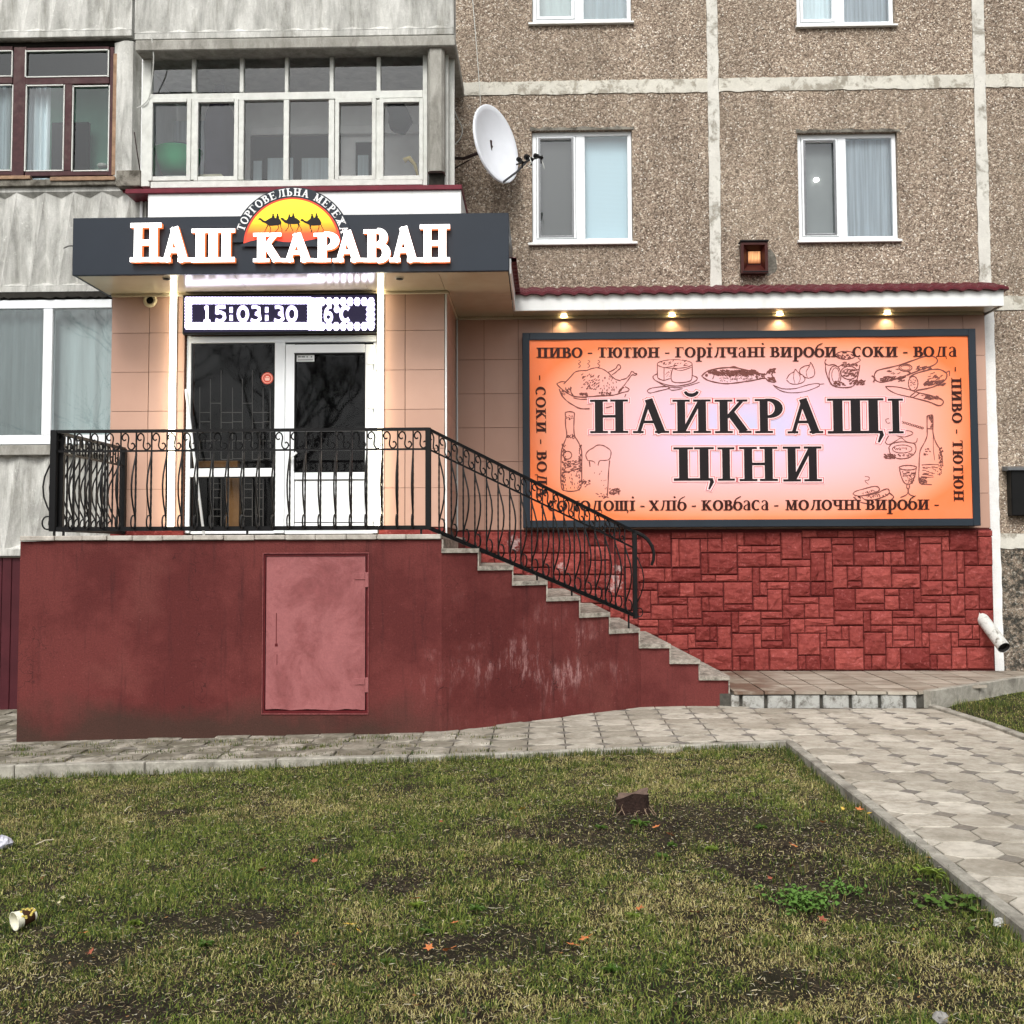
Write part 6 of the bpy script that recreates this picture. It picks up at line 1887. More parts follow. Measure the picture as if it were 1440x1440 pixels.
# jar of pickles
a = (1120, 480, 6.0)
ink(ell(415, 118, 82, 34), *a, 1.3, True); ink([(250, 150), (240, 180), (270, 200), (320, 195), (350, 215), (400, 190), (450, 200), (500, 185), (540, 160), (520, 140)], *a, 1.1); ink([(245, 190), (250, 260), (280, 340), (310, 375), (400, 390), (480, 375), (515, 310), (535, 200)], *a, 1.2)
ink(ell(325, 290, 50, 85), *a, 1.1, True); ink(ell(445, 265, 70, 55), *a, 1.1, True); ink(ell(330, 285, 32, 62), *a, .7, True); hatch(385, 235, 510, 300, 34, 26, -5, *a, w=1.0); hatch(335, 110, 490, 145, 26, 22, 5, *a, w=1.3); hatch(440, 330, 560, 370, 26, 26, -12, *a, w=1.2); hatch(310, 335, 400, 370, 14, 22, 5, *a, w=1.2); hatch(380, 180, 520, 220, 16, 20, -14, *a, w=1.1)
# sausages and knife
ink([(655, 300), (665, 265), (700, 240), (850, 205), (1000, 155), (1090, 125), (1160, 130), (1190, 160), (1160, 200), (1050, 240), (930, 285), (800, 330), (710, 345), (665, 325), (655, 300)], *a, 1.4); ink([(635, 290), (660, 310), (650, 345)], *a, 2)
ink(ell(920, 222, 55, 30), *a, 1.1, True); ink(ell(920, 222, 40, 20), *a, .7, True); ink([(935, 285), (960, 270), (940, 250)], *a, 2.2)
ink([(950, 305), (1000, 275), (1100, 245), (1190, 235), (1240, 250), (1270, 280), (1250, 330), (1150, 385), (1010, 415)], *a, 1.4); ink(ell(985, 355, 40, 60), *a, 1.2, True); ink([(1262, 265), (1290, 250), (1290, 290)], *a, 1.2)
hatch(700, 300, 900, 340, 36, 30, -9, *a, w=1.3); hatch(1000, 215, 1150, 245, 18, 26, -12, *a, w=1.2); hatch(1060, 340, 1240, 375, 32, 34, -16, *a, w=1.3); hatch(960, 320, 1010, 390, 12, 6, 6, *a, w=1.2); hatch(760, 230, 860, 280, 8, 30, -9, *a, w=.7); hatch(1090, 270, 1220, 330, 10, 34, -12, *a, w=.8)
ink([(750, 380), (850, 385), (960, 410), (1040, 435), (1130, 455), (1220, 485), (1240, 515), (1205, 542), (1120, 510), (980, 475), (850, 445), (780, 410), (750, 380)], *a, 1.2); ink([(1040, 435), (990, 470), (960, 465), (1015, 420)], *a, 1.2); hatch(1050, 450, 1200, 490, 18, 26, 8, *a, w=1.0)
# beer bottle and mug
a = (720, 450, 4.0)
ink([(300, 520), (325, 515), (350, 522), (350, 545), (348, 600), (352, 650), (375, 690), (392, 740), (392, 850), (388, 940), (350, 962), (300, 960), (278, 940), (275, 850), (278, 740), (290, 700), (308, 650), (302, 600), (300, 545), (300, 520)], *a, 1.2)
ink(ell(312, 760, 24, 22), *a, 1.1, True); ink([(280, 860), (330, 850), (388, 830)], *a); ink([(280, 800), (330, 810), (388, 790)], *a, .8); hatch(282, 790, 385, 860, 34, 14, -4, *a, w=.9); hatch(280, 690, 300, 950, 40, 3, 10, *a, w=1.3); hatch(375, 700, 390, 930, 30, 3, 12, *a, w=1.4); hatch(305, 640, 350, 665, 12, 8, 5, *a, w=1.3); hatch(302, 530, 345, 560, 10, 6, 6, *a, w=1); hatch(390, 900, 440, 940, 26, 14, -4, *a, w=1.3); hatch(300, 860, 380, 950, 16, 3, 14, *a, w=.7)
ink([(425, 790), (415, 760), (430, 735), (455, 720), (480, 704), (510, 705), (530, 715), (555, 735), (555, 765), (545, 785), (520, 790), (490, 795), (480, 850), (470, 850), (465, 800), (425, 790)], *a, 1.1); ink([(435, 795), (443, 860), (448, 930), (456, 985)], *a, 1.3); ink([(456, 985), (478, 1002), (510, 1004), (535, 994)], *a, 1.3); ink([(535, 994), (540, 930), (543, 860), (549, 790)], *a, 1.3)
hatch(460, 850, 530, 960, 16, 3, 3, *a, w=1.4); hatch(545, 950, 600, 985, 26, 14, -5, *a, w=1.2); hatch(455, 975, 535, 998, 14, 12, 3, *a, w=1.1)
# wine bottle, glass, jar, plate of sausages
a = (1180, 570, 8.0)
ink([(990, 120), (1020, 110), (1055, 120), (1055, 250), (1060, 330), (1090, 420), (1140, 510), (1165, 640), (1170, 850), (1100, 890), (1000, 890), (905, 870), (900, 700), (910, 520), (960, 420), (990, 340), (990, 250), (990, 120)], *a, 1.2)
ink([(995, 260), (1050, 265)], *a, .9); ink([(930, 670), (1020, 665), (1120, 668)], *a); ink([(925, 800), (1010, 810), (1115, 800)], *a); ink([(1060, 330), (1060, 480), (1075, 620)], *a, .7); hatch(1120, 470, 1165, 780, 40, 4, 22, *a, w=1.4); hatch(930, 690, 1110, 790, 22, 46, 3, *a, w=.8); hatch(900, 800, 980, 880, 26, 18, 10, *a, w=1.4); hatch(940, 480, 1020, 560, 12, 22, 8, *a, w=.8); hatch(992, 118, 1050, 150, 12, 12, 3, *a, w=2); hatch(1030, 150, 1052, 250, 14, 3, 14, *a, w=1.2)
ink(ell(775, 700, 98, 26), *a, 1.1, True); ink([(680, 715), (700, 800), (735, 870), (775, 885), (820, 870), (850, 800), (868, 710)], *a, 1.1); ink([(765, 885), (760, 920), (775, 945), (765, 1000), (690, 1035)], *a); ink([(788, 885), (792, 920), (780, 945), (790, 1000), (855, 1025)], *a); hatch(705, 740, 845, 800, 18, 26, 3, *a, w=.9); hatch(750, 800, 840, 865, 14, 4, 16, *a, w=.9)
ink([(560, 470), (575, 540), (640, 590), (720, 600), (800, 580), (860, 520), (855, 440), (800, 420), (700, 410), (600, 430), (560, 470)], *a, 1.1); ink([(520, 420), (540, 370), (580, 330), (660, 345), (740, 355), (830, 320), (800, 290), (740, 285)], *a, 1.0); ink([(520, 420), (560, 440), (640, 400), (700, 365), (760, 410), (860, 420), (880, 370)], *a, .9)
ink(ell(710, 490, 110, 45), *a, .8, True); hatch(610, 470, 780, 495, 14, 10, 5, *a, w=1); hatch(500, 545, 620, 595, 30, 26, 8, *a, w=1.2); hatch(600, 540, 840, 575, 14, 30, 4, *a, w=.7); ink([(560, 150), (525, 160), (540, 200), (580, 195)], *a, .9)
for k in range(9): ink(ell(712 + k * 28, 190 + k * 8, 13, 10, 7), *a, .8, True)
ink([(155, 1000), (180, 970), (260, 945), (400, 910), (450, 930), (440, 965), (330, 1000), (240, 1020), (190, 1015), (155, 1000)], *a, 1.2); ink([(250, 1020), (330, 1010), (430, 985), (500, 950), (550, 940), (565, 980), (520, 1020), (400, 1060), (290, 1060), (250, 1020)], *a, 1.2); ink([(160, 1030), (230, 1085), (330, 1110)], *a, 1.4); ink([(565, 985), (615, 1030), (560, 1080)], *a, 1.2); hatch(240, 950, 420, 985, 14, 14, 22, *a, w=.9); hatch(300, 990, 520, 1030, 14, 14, 20, *a, w=.9); hatch(170, 1015, 240, 1050, 14, 20, 8, *a, w=1.5); ink([(290, 800), (340, 810), (330, 840), (290, 850), (330, 890)], *a, .8)
build(sk, 'sketch_print', MT['print_sketch'], bb)

# ================================================================ satellite dish
Yd = 13.0
dish = thing('satellite_dish', at(632, 224, YW), 'white oval satellite dish on a dark arm, pointing right', 'satellite dish')
# plane of the reflector: fitted ellipse in the picture -> tilted shallow bowl
Cd = at(699, 202, Yd)
ux = Vector((.50, -.72, .0)).normalized(); Rw, Rh = .405, .47
nrm = Vector((.80, -.58, .12)).normalized()       # where it looks
side = nrm.cross(Vector((0, 0, 1))).normalized(); upv = side.cross(nrm).normalized()
if upv.z < 0: upv = -upv
roll_ = math.radians(-7); side, upv = side * math.cos(roll_) + upv * math.sin(roll_), upv * math.cos(roll_) - side * math.sin(roll_)
m = MB(); vs = []; fs = []; nr, na = 8, 40
for j in range(nr + 1):
    q = j / nr
    for k in range(na):
        a = 2 * math.pi * k / na
        vs.append(Cd + side * (Rw * q * math.cos(a)) + upv * (Rh * q * math.sin(a)) - nrm * (.085 * (1 - q * q)))
for j in range(nr):
    for k in range(na): fs.append((j * na + k, j * na + (k + 1) % na, (j + 1) * na + (k + 1) % na, (j + 1) * na + k))
o = len(vs)
for k in range(na): vs.append(vs[nr * na + k] + (vs[nr * na + k] - Cd).normalized() * .012 - nrm * .004)
for k in range(na): vs.append(vs[nr * na + k] + (vs[nr * na + k] - Cd).normalized() * .010 - nrm * .03)
for k in range(na):
    k2 = (k + 1) % na
    fs += [(nr * na + k, nr * na + k2, o + k2, o + k), (o + k, o + k2, o + na + k2, o + na + k)]
o2 = len(vs)
for j in range(nr, -1, -1):
    q = j / nr
    for k in range(na):
        a = 2 * math.pi * k / na
        vs.append(Cd + side * (Rw * q * math.cos(a)) + upv * (Rh * q * math.sin(a)) - nrm * (.085 * (1 - q * q) + .008))
for j in range(nr):
    for k in range(na): fs.append((o2 + j * na + k, o2 + (j + 1) * na + k, o2 + (j + 1) * na + (k + 1) % na, o2 + j * na + (k + 1) % na))
m.add(vs, fs)
me_ = build(m, 'reflector', MT['dish'], dish, smooth=True)
low = Cd - upv * Rh
head = at(745, 223, Yd - .42)
m = MB(); m.tube([at(632, 222, YW - .02), at(652, 223, YW - .35), Cd - nrm * .16 + Vector((0, 0, -.02)), Cd - nrm * .08], .02, 8); m.tube([at(634, 240, YW - .02), at(660, 225, YW - .3)], .009, 6)
p = at(634, 225, YW - .02); m.box(p.x - .02, p.x + .02, YW - .03, YW + .0, p.z - .1, p.z + .1, .004)
m.box(*(lambda c: (c.x - .05, c.x + .05, c.y - .05, c.y + .05, c.z - .08, c.z + .08))(Cd - nrm * .14), .01)
build(m, 'mount_arm', MT['rust'], dish)
m = MB(); m.tube([low + nrm * -.01, low.lerp(head, .5) + Vector((0, 0, -.02)), head], .014, 8); build(m, 'feed_arm', MT['grey_metal'], dish)
for off_, nm in ((Vector((-.10, .0, -.03)), 0), (Vector((0, 0, .0)), 1), (Vector((.11, -.02, .01)), 2)):
    h = head + off_; d = (Cd - h).normalized()
    m = MB(); m.tube([h - d * .05, h + d * .03, h + d * .03, h + d * .075], [.022, .022, .034, .034] if nm == 1 else [.018, .018, .028, .028], 12); m.tube([h - d * .03, h - d * .03 + Vector((0, 0, -.07))], .01, 6)
    build(m, 'receiver_head', MT['black'], dish)
m = MB(); m.tube([head + Vector((-.16, 0, -.07)), head + Vector((.15, -.02, .02))], .010, 6); build(m, 'head_bracket', MT['black'], dish)
m = MB(); m.tube([head + Vector((.0, -.03, .0)), head + Vector((.02, -.05, -.07)), head + Vector((-.02, -.04, -.10)), head + Vector((.03, -.03, -.12))], .006, 5); m.tube([head + Vector((.13, -.02, 0)), head + Vector((.15, -.03, -.06)), head + Vector((.17, -.03, -.13))], .004, 5); build(m, 'cable_loop', MT['old_white'], dish)
# wires
def wire(pts, r_, mat, label, Y=YW - .03):
    P = [at(x, y, Y if len(q_) == 0 else q_[0]) for x, y, *q_ in pts]
    Q = []
    for i in range(len(P) - 1):
        p0, p1, p2, p3 = P[max(0, i - 1)], P[i], P[i + 1], P[min(len(P) - 1, i + 2)]
        for t in (0, .25, .5, .75): Q.append(.5 * (2 * p1 + (p2 - p0) * t + (2 * p0 - 5 * p1 + 4 * p2 - p3) * t * t + (-p0 + 3 * p1 - 3 * p2 + p3) * t ** 3))
    Q.append(P[-1])
    m = MB(); m.tube(Q, r_, 5); o = build(m, 'cable', mat, None, loc=Q[0]); setp(o, label, 'cable'); return o
wire([(663, -20), (668, 40), (672, 90), (676, 146)], .0045, MT['old_white'], 'thin pale cable running down the wall to the top of the dish')
wire([(639, 155), (643, 165), (650, 180), (648, 193), (640, 203)], .006, MT['old_white'], 'short pale cable loop at the wall edge left of the dish')
wire([(213, 50, YB - .25), (216, 80, YB - .2), (214, 110, YB - .12), (210, 135, YB - .06), (202, 147, YB - .05), (193, 152, YB - .02)], .007, MT['old_white'], 'white cable hanging over the glazed balcony corner')
wire([(189, 186, YB - .03), (193, 215, YB - .1), (197, 240, YB - .03)], .007, MT['rust'], 'dark bent rod beside the concrete pier')
wire([(90, 349, YL - .03), (97, 346, YC + .4), (103, 346, YC + .06)], .008, MT['black'], 'short black cable entering the left end of the canopy')

# floodlight lantern on the wall
fl = thing('wall_floodlight', at(1061, 362, YW), 'square red brown floodlight glowing orange on the pebble wall', 'floodlight')
x0, x1, z0, z1 = rect(1042, 340, 1080, 384, YW - .14)
m = MB(); w = .035; ya, yb = YW - .14, YW - .0
cx_, cz_ = (x0 + x1) / 2, (z0 + z1) / 2
inn = (x0 + .10, x1 - .07, z0 + .13, z1 - .09)
m.add([(x0, ya, z0), (x1, ya, z0), (x1, ya, z1), (x0, ya, z1), (x0 + w, ya, z0 + w), (x1 - w, ya, z0 + w), (x1 - w, ya, z1 - w), (x0 + w, ya, z1 - w),
       (x0 + .01, yb, z0 + .01), (x1 - .01, yb, z0 + .01), (x1 - .01, yb, z1 - .01), (x0 + .01, yb, z1 - .01),
       (inn[0], ya + .10, inn[2]), (inn[1], ya + .10, inn[2]), (inn[1], ya + .10, inn[3]), (inn[0], ya + .10, inn[3])],
      [(0, 1, 5, 4), (1, 2, 6, 5), (2, 3, 7, 6), (3, 0, 4, 7), (0, 8, 9, 1), (1, 9, 10, 2), (2, 10, 11, 3), (3, 11, 8, 0), (4, 5, 13, 12), (5, 6, 14, 13), (6, 7, 15, 14), (7, 4, 12, 15), (12, 13, 14, 15)])
build(m, 'housing', MT['lampbox'], fl)
m = MB(); m.box(inn[0] + .005, inn[1] - .005, ya + .085, ya + .098, inn[2] + .01, inn[3] - .005, .004); tg = NT('orange_lamp_glow')
rb = tg.noise(1.0, 2, .5, tg.scalepos((120, 1, 6))); sz_ = tg.node('ShaderNodeSeparateXYZ'); tg.l.new(tg.pos, sz_.inputs[0])
gg = tg.math('MULTIPLY', tg.maprange(sz_.outputs[2], inn[2] + .01, inn[2] + .07, .15, 1), tg.maprange(rb, .3, .7, .55, 1.1))
cc_ = tg.mix(gg, lin((120, 52, 26)), lin((240, 176, 120)))
tg.col(cc_); tg.l.new(cc_, tg.b.inputs['Emission Color']); tg.l.new(tg.math('MULTIPLY', gg, .42), tg.b.inputs['Emission Strength'])
build(m, 'lamp_window', tg.m, fl)
m = MB(); m.box(inn[0] - .055, inn[0] - .035, ya + .045, ya + .06, inn[2], inn[3] - .01, .003); build(m, 'lamp_window', bpy.data.materials['orange_lamp_glow'], fl)
m = MB(); m.box(x0 - .01, x1 + .01, ya - .02, ya + .12, z1, z1 + .02, .005); m.box(x0 + .02, x1, ya - .008, ya, z0 + .012, z0 + .024, .003); build(m, 'hood', MT['black'], fl)
r = random.Random(3); c = at(1083, 366, YW - .004)
m = MB(); m.prism([Vector((c.x - .02 + .11 * math.cos(k * .42) * r.uniform(.8, 1.15), YW - .004, c.z - .03 + .17 * math.sin(k * .42) * r.uniform(.85, 1.1))) for k in range(15)], (0, .01, 0)); build(m, 'mortar_patch', MT['concrete_dirty'], bld)

# letter box at the right edge
mbx = thing('wall_box', at(1445, 725, YW), 'black metal box with pale sloping lid on the wall at the right edge', 'box')
m = MB(); pb(m, 1422.5, 661, 1475, 725, YW - .14, YW - .001, .01); build(m, 'box_body', MT['black'], mbx)
x0, x1, z0, z1 = rect(1417, 655, 1480, 661, YW - .17)
m = MB(); m.add([(x0, YW - .18, z0), (x1, YW - .18, z0), (x1, YW - .18, z0 + .03), (x0, YW - .18, z0 + .03), (x0, YW, z0), (x1, YW, z0), (x1, YW, z0 + .06), (x0, YW, z0 + .06)], [(0, 1, 2, 3), (3, 2, 6, 7), (0, 4, 5, 1), (0, 3, 7, 4), (1, 5, 6, 2)]); build(m, 'lid', MT['grey_metal'], mbx)

# waste pipe poking out of the wall
a, b = at(1383, 872, YM), at(1412, 911, YM - .42)
pp = thing('drain_pipe', a, 'white painted drain pipe end sloping out of the red stone wall', 'pipe')
d = (b - a).normalized(); m = MB(); m.tube([a - d * .12, b], .072, 24, caps=False); m.tube([b, b - d * .02], [.0722, .0722], 24, caps=False); build(m, 'pipe', MT['pipe'], pp, smooth=True)
m = MB(); m.tube([a - d * .1, b - d * .002], .064, 24, caps=False); m.tube([b - d * .05, b - d * .051], .064, 24); build(m, 'pipe_inside', MT['pipe_in'], pp, smooth=True)
m = MB(); m.tube([b - d * .003, b + d * .001], [.071, .071], 24, caps=False); build(m, 'pipe_rim', MT['pipe'], pp)

# things standing inside the glazed balcony
def bowl(px, py, rx, h, mat, label, Y):
    c = at(px, py, Y); t_ = thing('plastic_basin', c, label, 'basin')
    m = MB(); m.ring(c, [(rx * .72, 0), (rx * .9, h * .5), (rx, h * .97), (rx * 1.05, h), (rx * .98, h * .98), (rx * .88, h * .5), (rx * .7, .01)], 'Z', 28); build(m, 'bowl', mat, t_, smooth=True); return t_
bowl(251, 245, .27, .28, simple('green_plastic', (70, 190, 130), .35, .06), 'large green plastic basin behind the left balcony pane', YB + .55)
bowl(253, 216, .19, .07, simple('blue_plastic', (70, 84, 122), .4, .06), 'small blue basin standing on the green basin', YB + .55)
m = MB(); r = random.Random(6)
L = []; c = at(308, 200, YB + .7)
for j in range(9):
    z = c.z + .75 - j * .19; w = (.10, .12, .28, .34, .32, .33, .34, .36, .38)[j]
    L.append((z, w))
n = 20; vs = []
for z, w in L:
    for k in range(n):
        a = 2 * math.pi * k / n; ww = w * (1 + .10 * math.sin(a * 5 + z * 3)); vs.append((c.x + ww * .55 * math.cos(a), c.y + ww * .35 * math.sin(a), z))
m.add(vs, [(j * n + k, j * n + (k + 1) % n, (j + 1) * n + (k + 1) % n, (j + 1) * n + k) for j in range(8) for k in range(n)])
o = build(m, 'hanging_coat', simple('dark_cloth', (66, 62, 76), .9, .25, 9, .4, 20, .01), None, smooth=True, loc=c); setp(o, 'dark coat hanging behind the second balcony sash', 'coat')
m = MB(); pb(m, 277, 244, 313, 254, YB + .12, YB + .32, .02); o = build(m, 'storage_tray', simple('cream_box', (216, 210, 186), .6, .1), None, loc=at(295, 254, YB + .2)); setp(o, 'cream tray on the sill behind the second sash', 'tray')
m = MB(); pb(m, 228, 246, 262, 254, YB + .12, YB + .32, .02); o = build(m, 'storage_tray', simple('grey_box', (176, 182, 180), .6, .1), None, loc=at(245, 254, YB + .2)); setp(o, 'grey tray on the sill below the green basin', 'tray')
m = MB(); c = at(560, 166, YB + .6)
m.tube([c + Vector((-.06, 0, .18)), c + Vector((.0, 0, .08)), c + Vector((.03, 0, -.05)), c + Vector((.0, 0, -.16))], [.10, .12, .15, .10], 10); o = build(m, 'hanging_bag', simple('dark_bag', (44, 46, 48), .8, .2), None, smooth=True, loc=c); setp(o, 'dark bag hanging inside the right balcony sash', 'bag')
m = MB(); c = at(568, 226, YB + .25); m.tube([c, c + Vector((.06, 0, .03)), c + Vector((.13, 0, -.05)), c + Vector((.17, 0, -.22))], [.035, .03, .022, .015], 6); o = build(m, 'cloth', simple('yellow_cloth', (196, 178, 120), .9, .2), None, smooth=True, loc=c); setp(o, 'pale yellow cloth draped behind the right balcony sash', 'cloth')
m = MB(); c = at(144, 236, YL + .1); m.ring(c, [(.05, 0), (.055, .01), (.06, .03), (.045, .045)], 'Z', 16); o = build(m, 'soap_dish', MT['old_white'], None, smooth=True, loc=c); setp(o, 'small white dish on the brown window sill', 'dish')
# ================================================================ lawn
RS = np.random.RandomState(11)
def gpt(px, py):
    z = 0.0
    for _ in range(6):
        p = atz(px, py, z); z = float(lawn_z(p.x, p.y))
    return p
def ellipses(L):
    out = []
    for px, py, w, h in L:
        c = gpt(px, py); a = gpt(px + w, py); b = gpt(px, py - h); out.append((c.x, c.y, abs(a.x - c.x), max(.1, abs(b.y - c.y))))
    return out
SOIL = ellipses([(870, 1160, 170, 32), (1010, 1155, 110, 28), (1130, 1180, 110, 32), (1200, 1260, 110, 30), (1060, 1215, 120, 26), (690, 1330, 120, 22), (620, 1345, 60, 18), (150, 1425, 110, 20), (130, 1335, 50, 22), (215, 1290, 50, 14),
                 (330, 1290, 60, 16), (560, 1240, 50, 12), (1330, 1255, 60, 26), (1100, 1385, 50, 14), (745, 1170, 60, 12), (480, 1190, 30, 10)])
DRY = ellipses([(370, 1330, 150, 45), (900, 1075, 180, 24), (120, 1130, 120, 30), (420, 1130, 130, 22), (700, 1190, 120, 26), (950, 1260, 120, 34), (60, 1370, 100, 35), (1250, 1380, 200, 50), (430, 1390, 140, 40), (1080, 1330, 120, 36), (600, 1190, 80, 16), (1120, 1090, 60, 24), (650, 1400, 150, 36)])
GREEN = ellipses([(180, 1200, 160, 30), (400, 1240, 140, 28), (260, 1290, 120, 24), (560, 1180, 120, 18), (350, 1190, 120, 20), (800, 1370, 130, 24), (100, 1270, 120, 20), (700, 1130, 120, 16), (60, 1100, 200, 14), (600, 1090, 300, 10)])
def field(X, Y, E, soft=.75):
    f = np.zeros_like(X)
    wob = (fbm(X, Y, 3.1, 3) - .5) * 1.5
    for cx, cy, a, b in E:
        d = np.sqrt(((X - cx) / a) ** 2 + ((Y - cy) / b) ** 2) + wob
        f = np.maximum(f, np.clip((1 - d) / soft + .5, 0, 1))
    return f
def blades(N, xr, yr, name, Lmul=1.0, mask=None, yclip=None, dens=None, seed=1):
    rs = np.random.RandomState(seed)
    # sample denser near the camera
    X = rs.uniform(xr[0], xr[1], N); u = rs.uniform(0, 1, N)
    Y = yr[0] + (yr[1] - yr[0]) * u ** 1.25
    keep = np.abs(X) < Y * .50 + .5
    if mask is not None: keep &= mask(X, Y)
    X, Y = X[keep], Y[keep]
    soil = field(X, Y, SOIL); dry = field(X, Y, DRY, .8); grn = field(X, Y, GREEN, .9)
    cl = fbm(X, Y, 5.5, 0)
    k2 = rs.uniform(0, 1, len(X)) < (1 - .86 * soil) * np.clip(.35 + 1.7 * (cl - .25), .25, 1)
    X, Y, soil, dry, grn, cl = [v[k2] for v in (X, Y, soil, dry, grn, cl)]
    n = len(X); Z = lawn_z(X, Y) - .01
    tall = np.clip((fbm(X, Y, 2.3, 4) - .35) * 2.2, .2, 1.3)
    L = rs.uniform(.012, .040, n) * (.5 + .6 * tall) * (1 + .7 * np.clip((fbm(X, Y, 6.5, 1) - .56) * 9, 0, 1)) * Lmul * (1 - .35 * soil)
    W = rs.uniform(.0009, .0019, n) * (1 + .04 * Y)
    az = rs.uniform(0, 2 * np.pi, n); lean = rs.uniform(.5, 2.1, n)
    dx, dy = np.cos(az), np.sin(az); sx, sy = -dy, dx
    # slope factors
    h1, o1 = np.cos(lean * .55) * .55, np.sin(lean * .55) * .55
    h2, o2 = h1 + np.cos(lean * 1.25) * .5, o1 + np.sin(lean * 1.25) * .5
    V = np.empty((n, 5, 3))
    V[:, 0] = np.stack([X - sx * W, Y - sy * W, Z], 1); V[:, 1] = np.stack([X + sx * W, Y + sy * W, Z], 1)
    V[:, 2] = np.stack([X + dx * o1 * L + sx * W * .8, Y + dy * o1 * L + sy * W * .8, Z + h1 * L], 1)
    V[:, 3] = np.stack([X + dx * o1 * L - sx * W * .8, Y + dy * o1 * L - sy * W * .8, Z + h1 * L], 1)
    V[:, 4] = np.stack([X + dx * o2 * L, Y + dy * o2 * L, Z + h2 * L], 1)
    g1 = np.array([.135, .185, .030]); g2 = np.array([.25, .29, .065]); g3 = np.array([.040, .082, .020])
    y1 = np.array([.36, .31, .085]); y2 = np.array([.56, .50, .24]); br = np.array([.14, .10, .05])
    t = rs.uniform(0, 1, n)[:, None]
    green = g1 * (1 - t) + g2 * t
    dk = rs.uniform(0, 1, n)[:, None] < .3; green = np.where(dk, g3, green)
    t2 = rs.uniform(0, 1, n)[:, None]
    yel = np.where(t2 < .25, br, y1 * (1 - t2) + y2 * t2)
    pd = np.clip(.31 + .46 * dry - .26 * grn + (fbm(X, Y, 1.6, 5) - .5) * 1.1, .07, .85)
    tuft = np.clip((fbm(X, Y, 6.5, 1) - .56) * 9, 0, 1); pd = pd * (1 - .8 * tuft)
    isd = rs.uniform(0, 1, n) < pd
    C = np.where(isd[:, None], yel, green * (1 - .12 * dry[:, None]) * (1 + .25 * (rs.uniform(0, 1, n)[:, None] - .5)))
    me = bpy.data.meshes.new(name)
    me.vertices.add(n * 5); me.vertices.foreach_set('co', V.ravel())
    me.loops.add(n * 7); me.polygons.add(n * 2)
    base = np.arange(n)[:, None] * 5
    lp = np.concatenate([base + np.array([[0, 1, 2, 3]]), base + np.array([[3, 2, 4]])], 1)
    me.loops.foreach_set('vertex_index', lp.ravel().astype(np.int32))
    st_ = np.empty((n, 2), np.int32); st_[:, 0] = np.arange(n) * 7; st_[:, 1] = np.arange(n) * 7 + 4
    me.polygons.foreach_set('loop_start', st_.ravel())
    me.update(calc_edges=True)
    at_ = me.attributes.new('tint', 'FLOAT_COLOR', 'POINT')
    CC = np.ones((n, 5, 4)); CC[:, :, :3] = C[:, None, :]
    at_.data.foreach_set('color', CC.ravel())
    me.materials.append(MT['grass'])
    o = bpy.data.objects.new(name, me); COL.objects.link(o)
    return o
def grassmat():
    t = NT('grass_blades')
    a = t.node('ShaderNodeAttribute'); a.attribute_name = 'tint'
    t.col(a.outputs['Color']); t.rough(.55)
    t.b.inputs['Specular IOR Level'].default_value = .12
    tl = t.node('ShaderNodeBsdfTranslucent'); t.l.new(a.outputs['Color'], tl.inputs[0])
    mx = t.node('ShaderNodeMixShader'); mx.inputs[0].default_value = .25
    t.l.new(t.b.outputs[0], mx.inputs[1]); t.l.new(tl.outputs[0], mx.inputs[2]); t.l.new(mx.outputs[0], t.out.inputs[0])
    return t.m
MT['grass'] = grassmat()
NB = 800000
o = blades(NB, (-5.6, 2.03), (2.9, 9.5), 'lawn', mask=lambda X, Y: Y < np.interp(X, [k[0] for k in KERB], [k[1] for k in KERB]) - .08)
setp(o, 'patchy green and yellow short autumn lawn between camera and pavement', 'lawn', kind='stuff')
o = blades(60000, (4.14, 6.6), (8.2, 13.1), 'side_lawn', seed=4, mask=lambda X, Y: (Y < 11.36 + np.clip(X - 3.9, 0, 9) * .845) & (X > 4.16 - (Y - 8) * .03))
setp(o, 'small strip of short grass right of the path', 'lawn', kind='stuff')
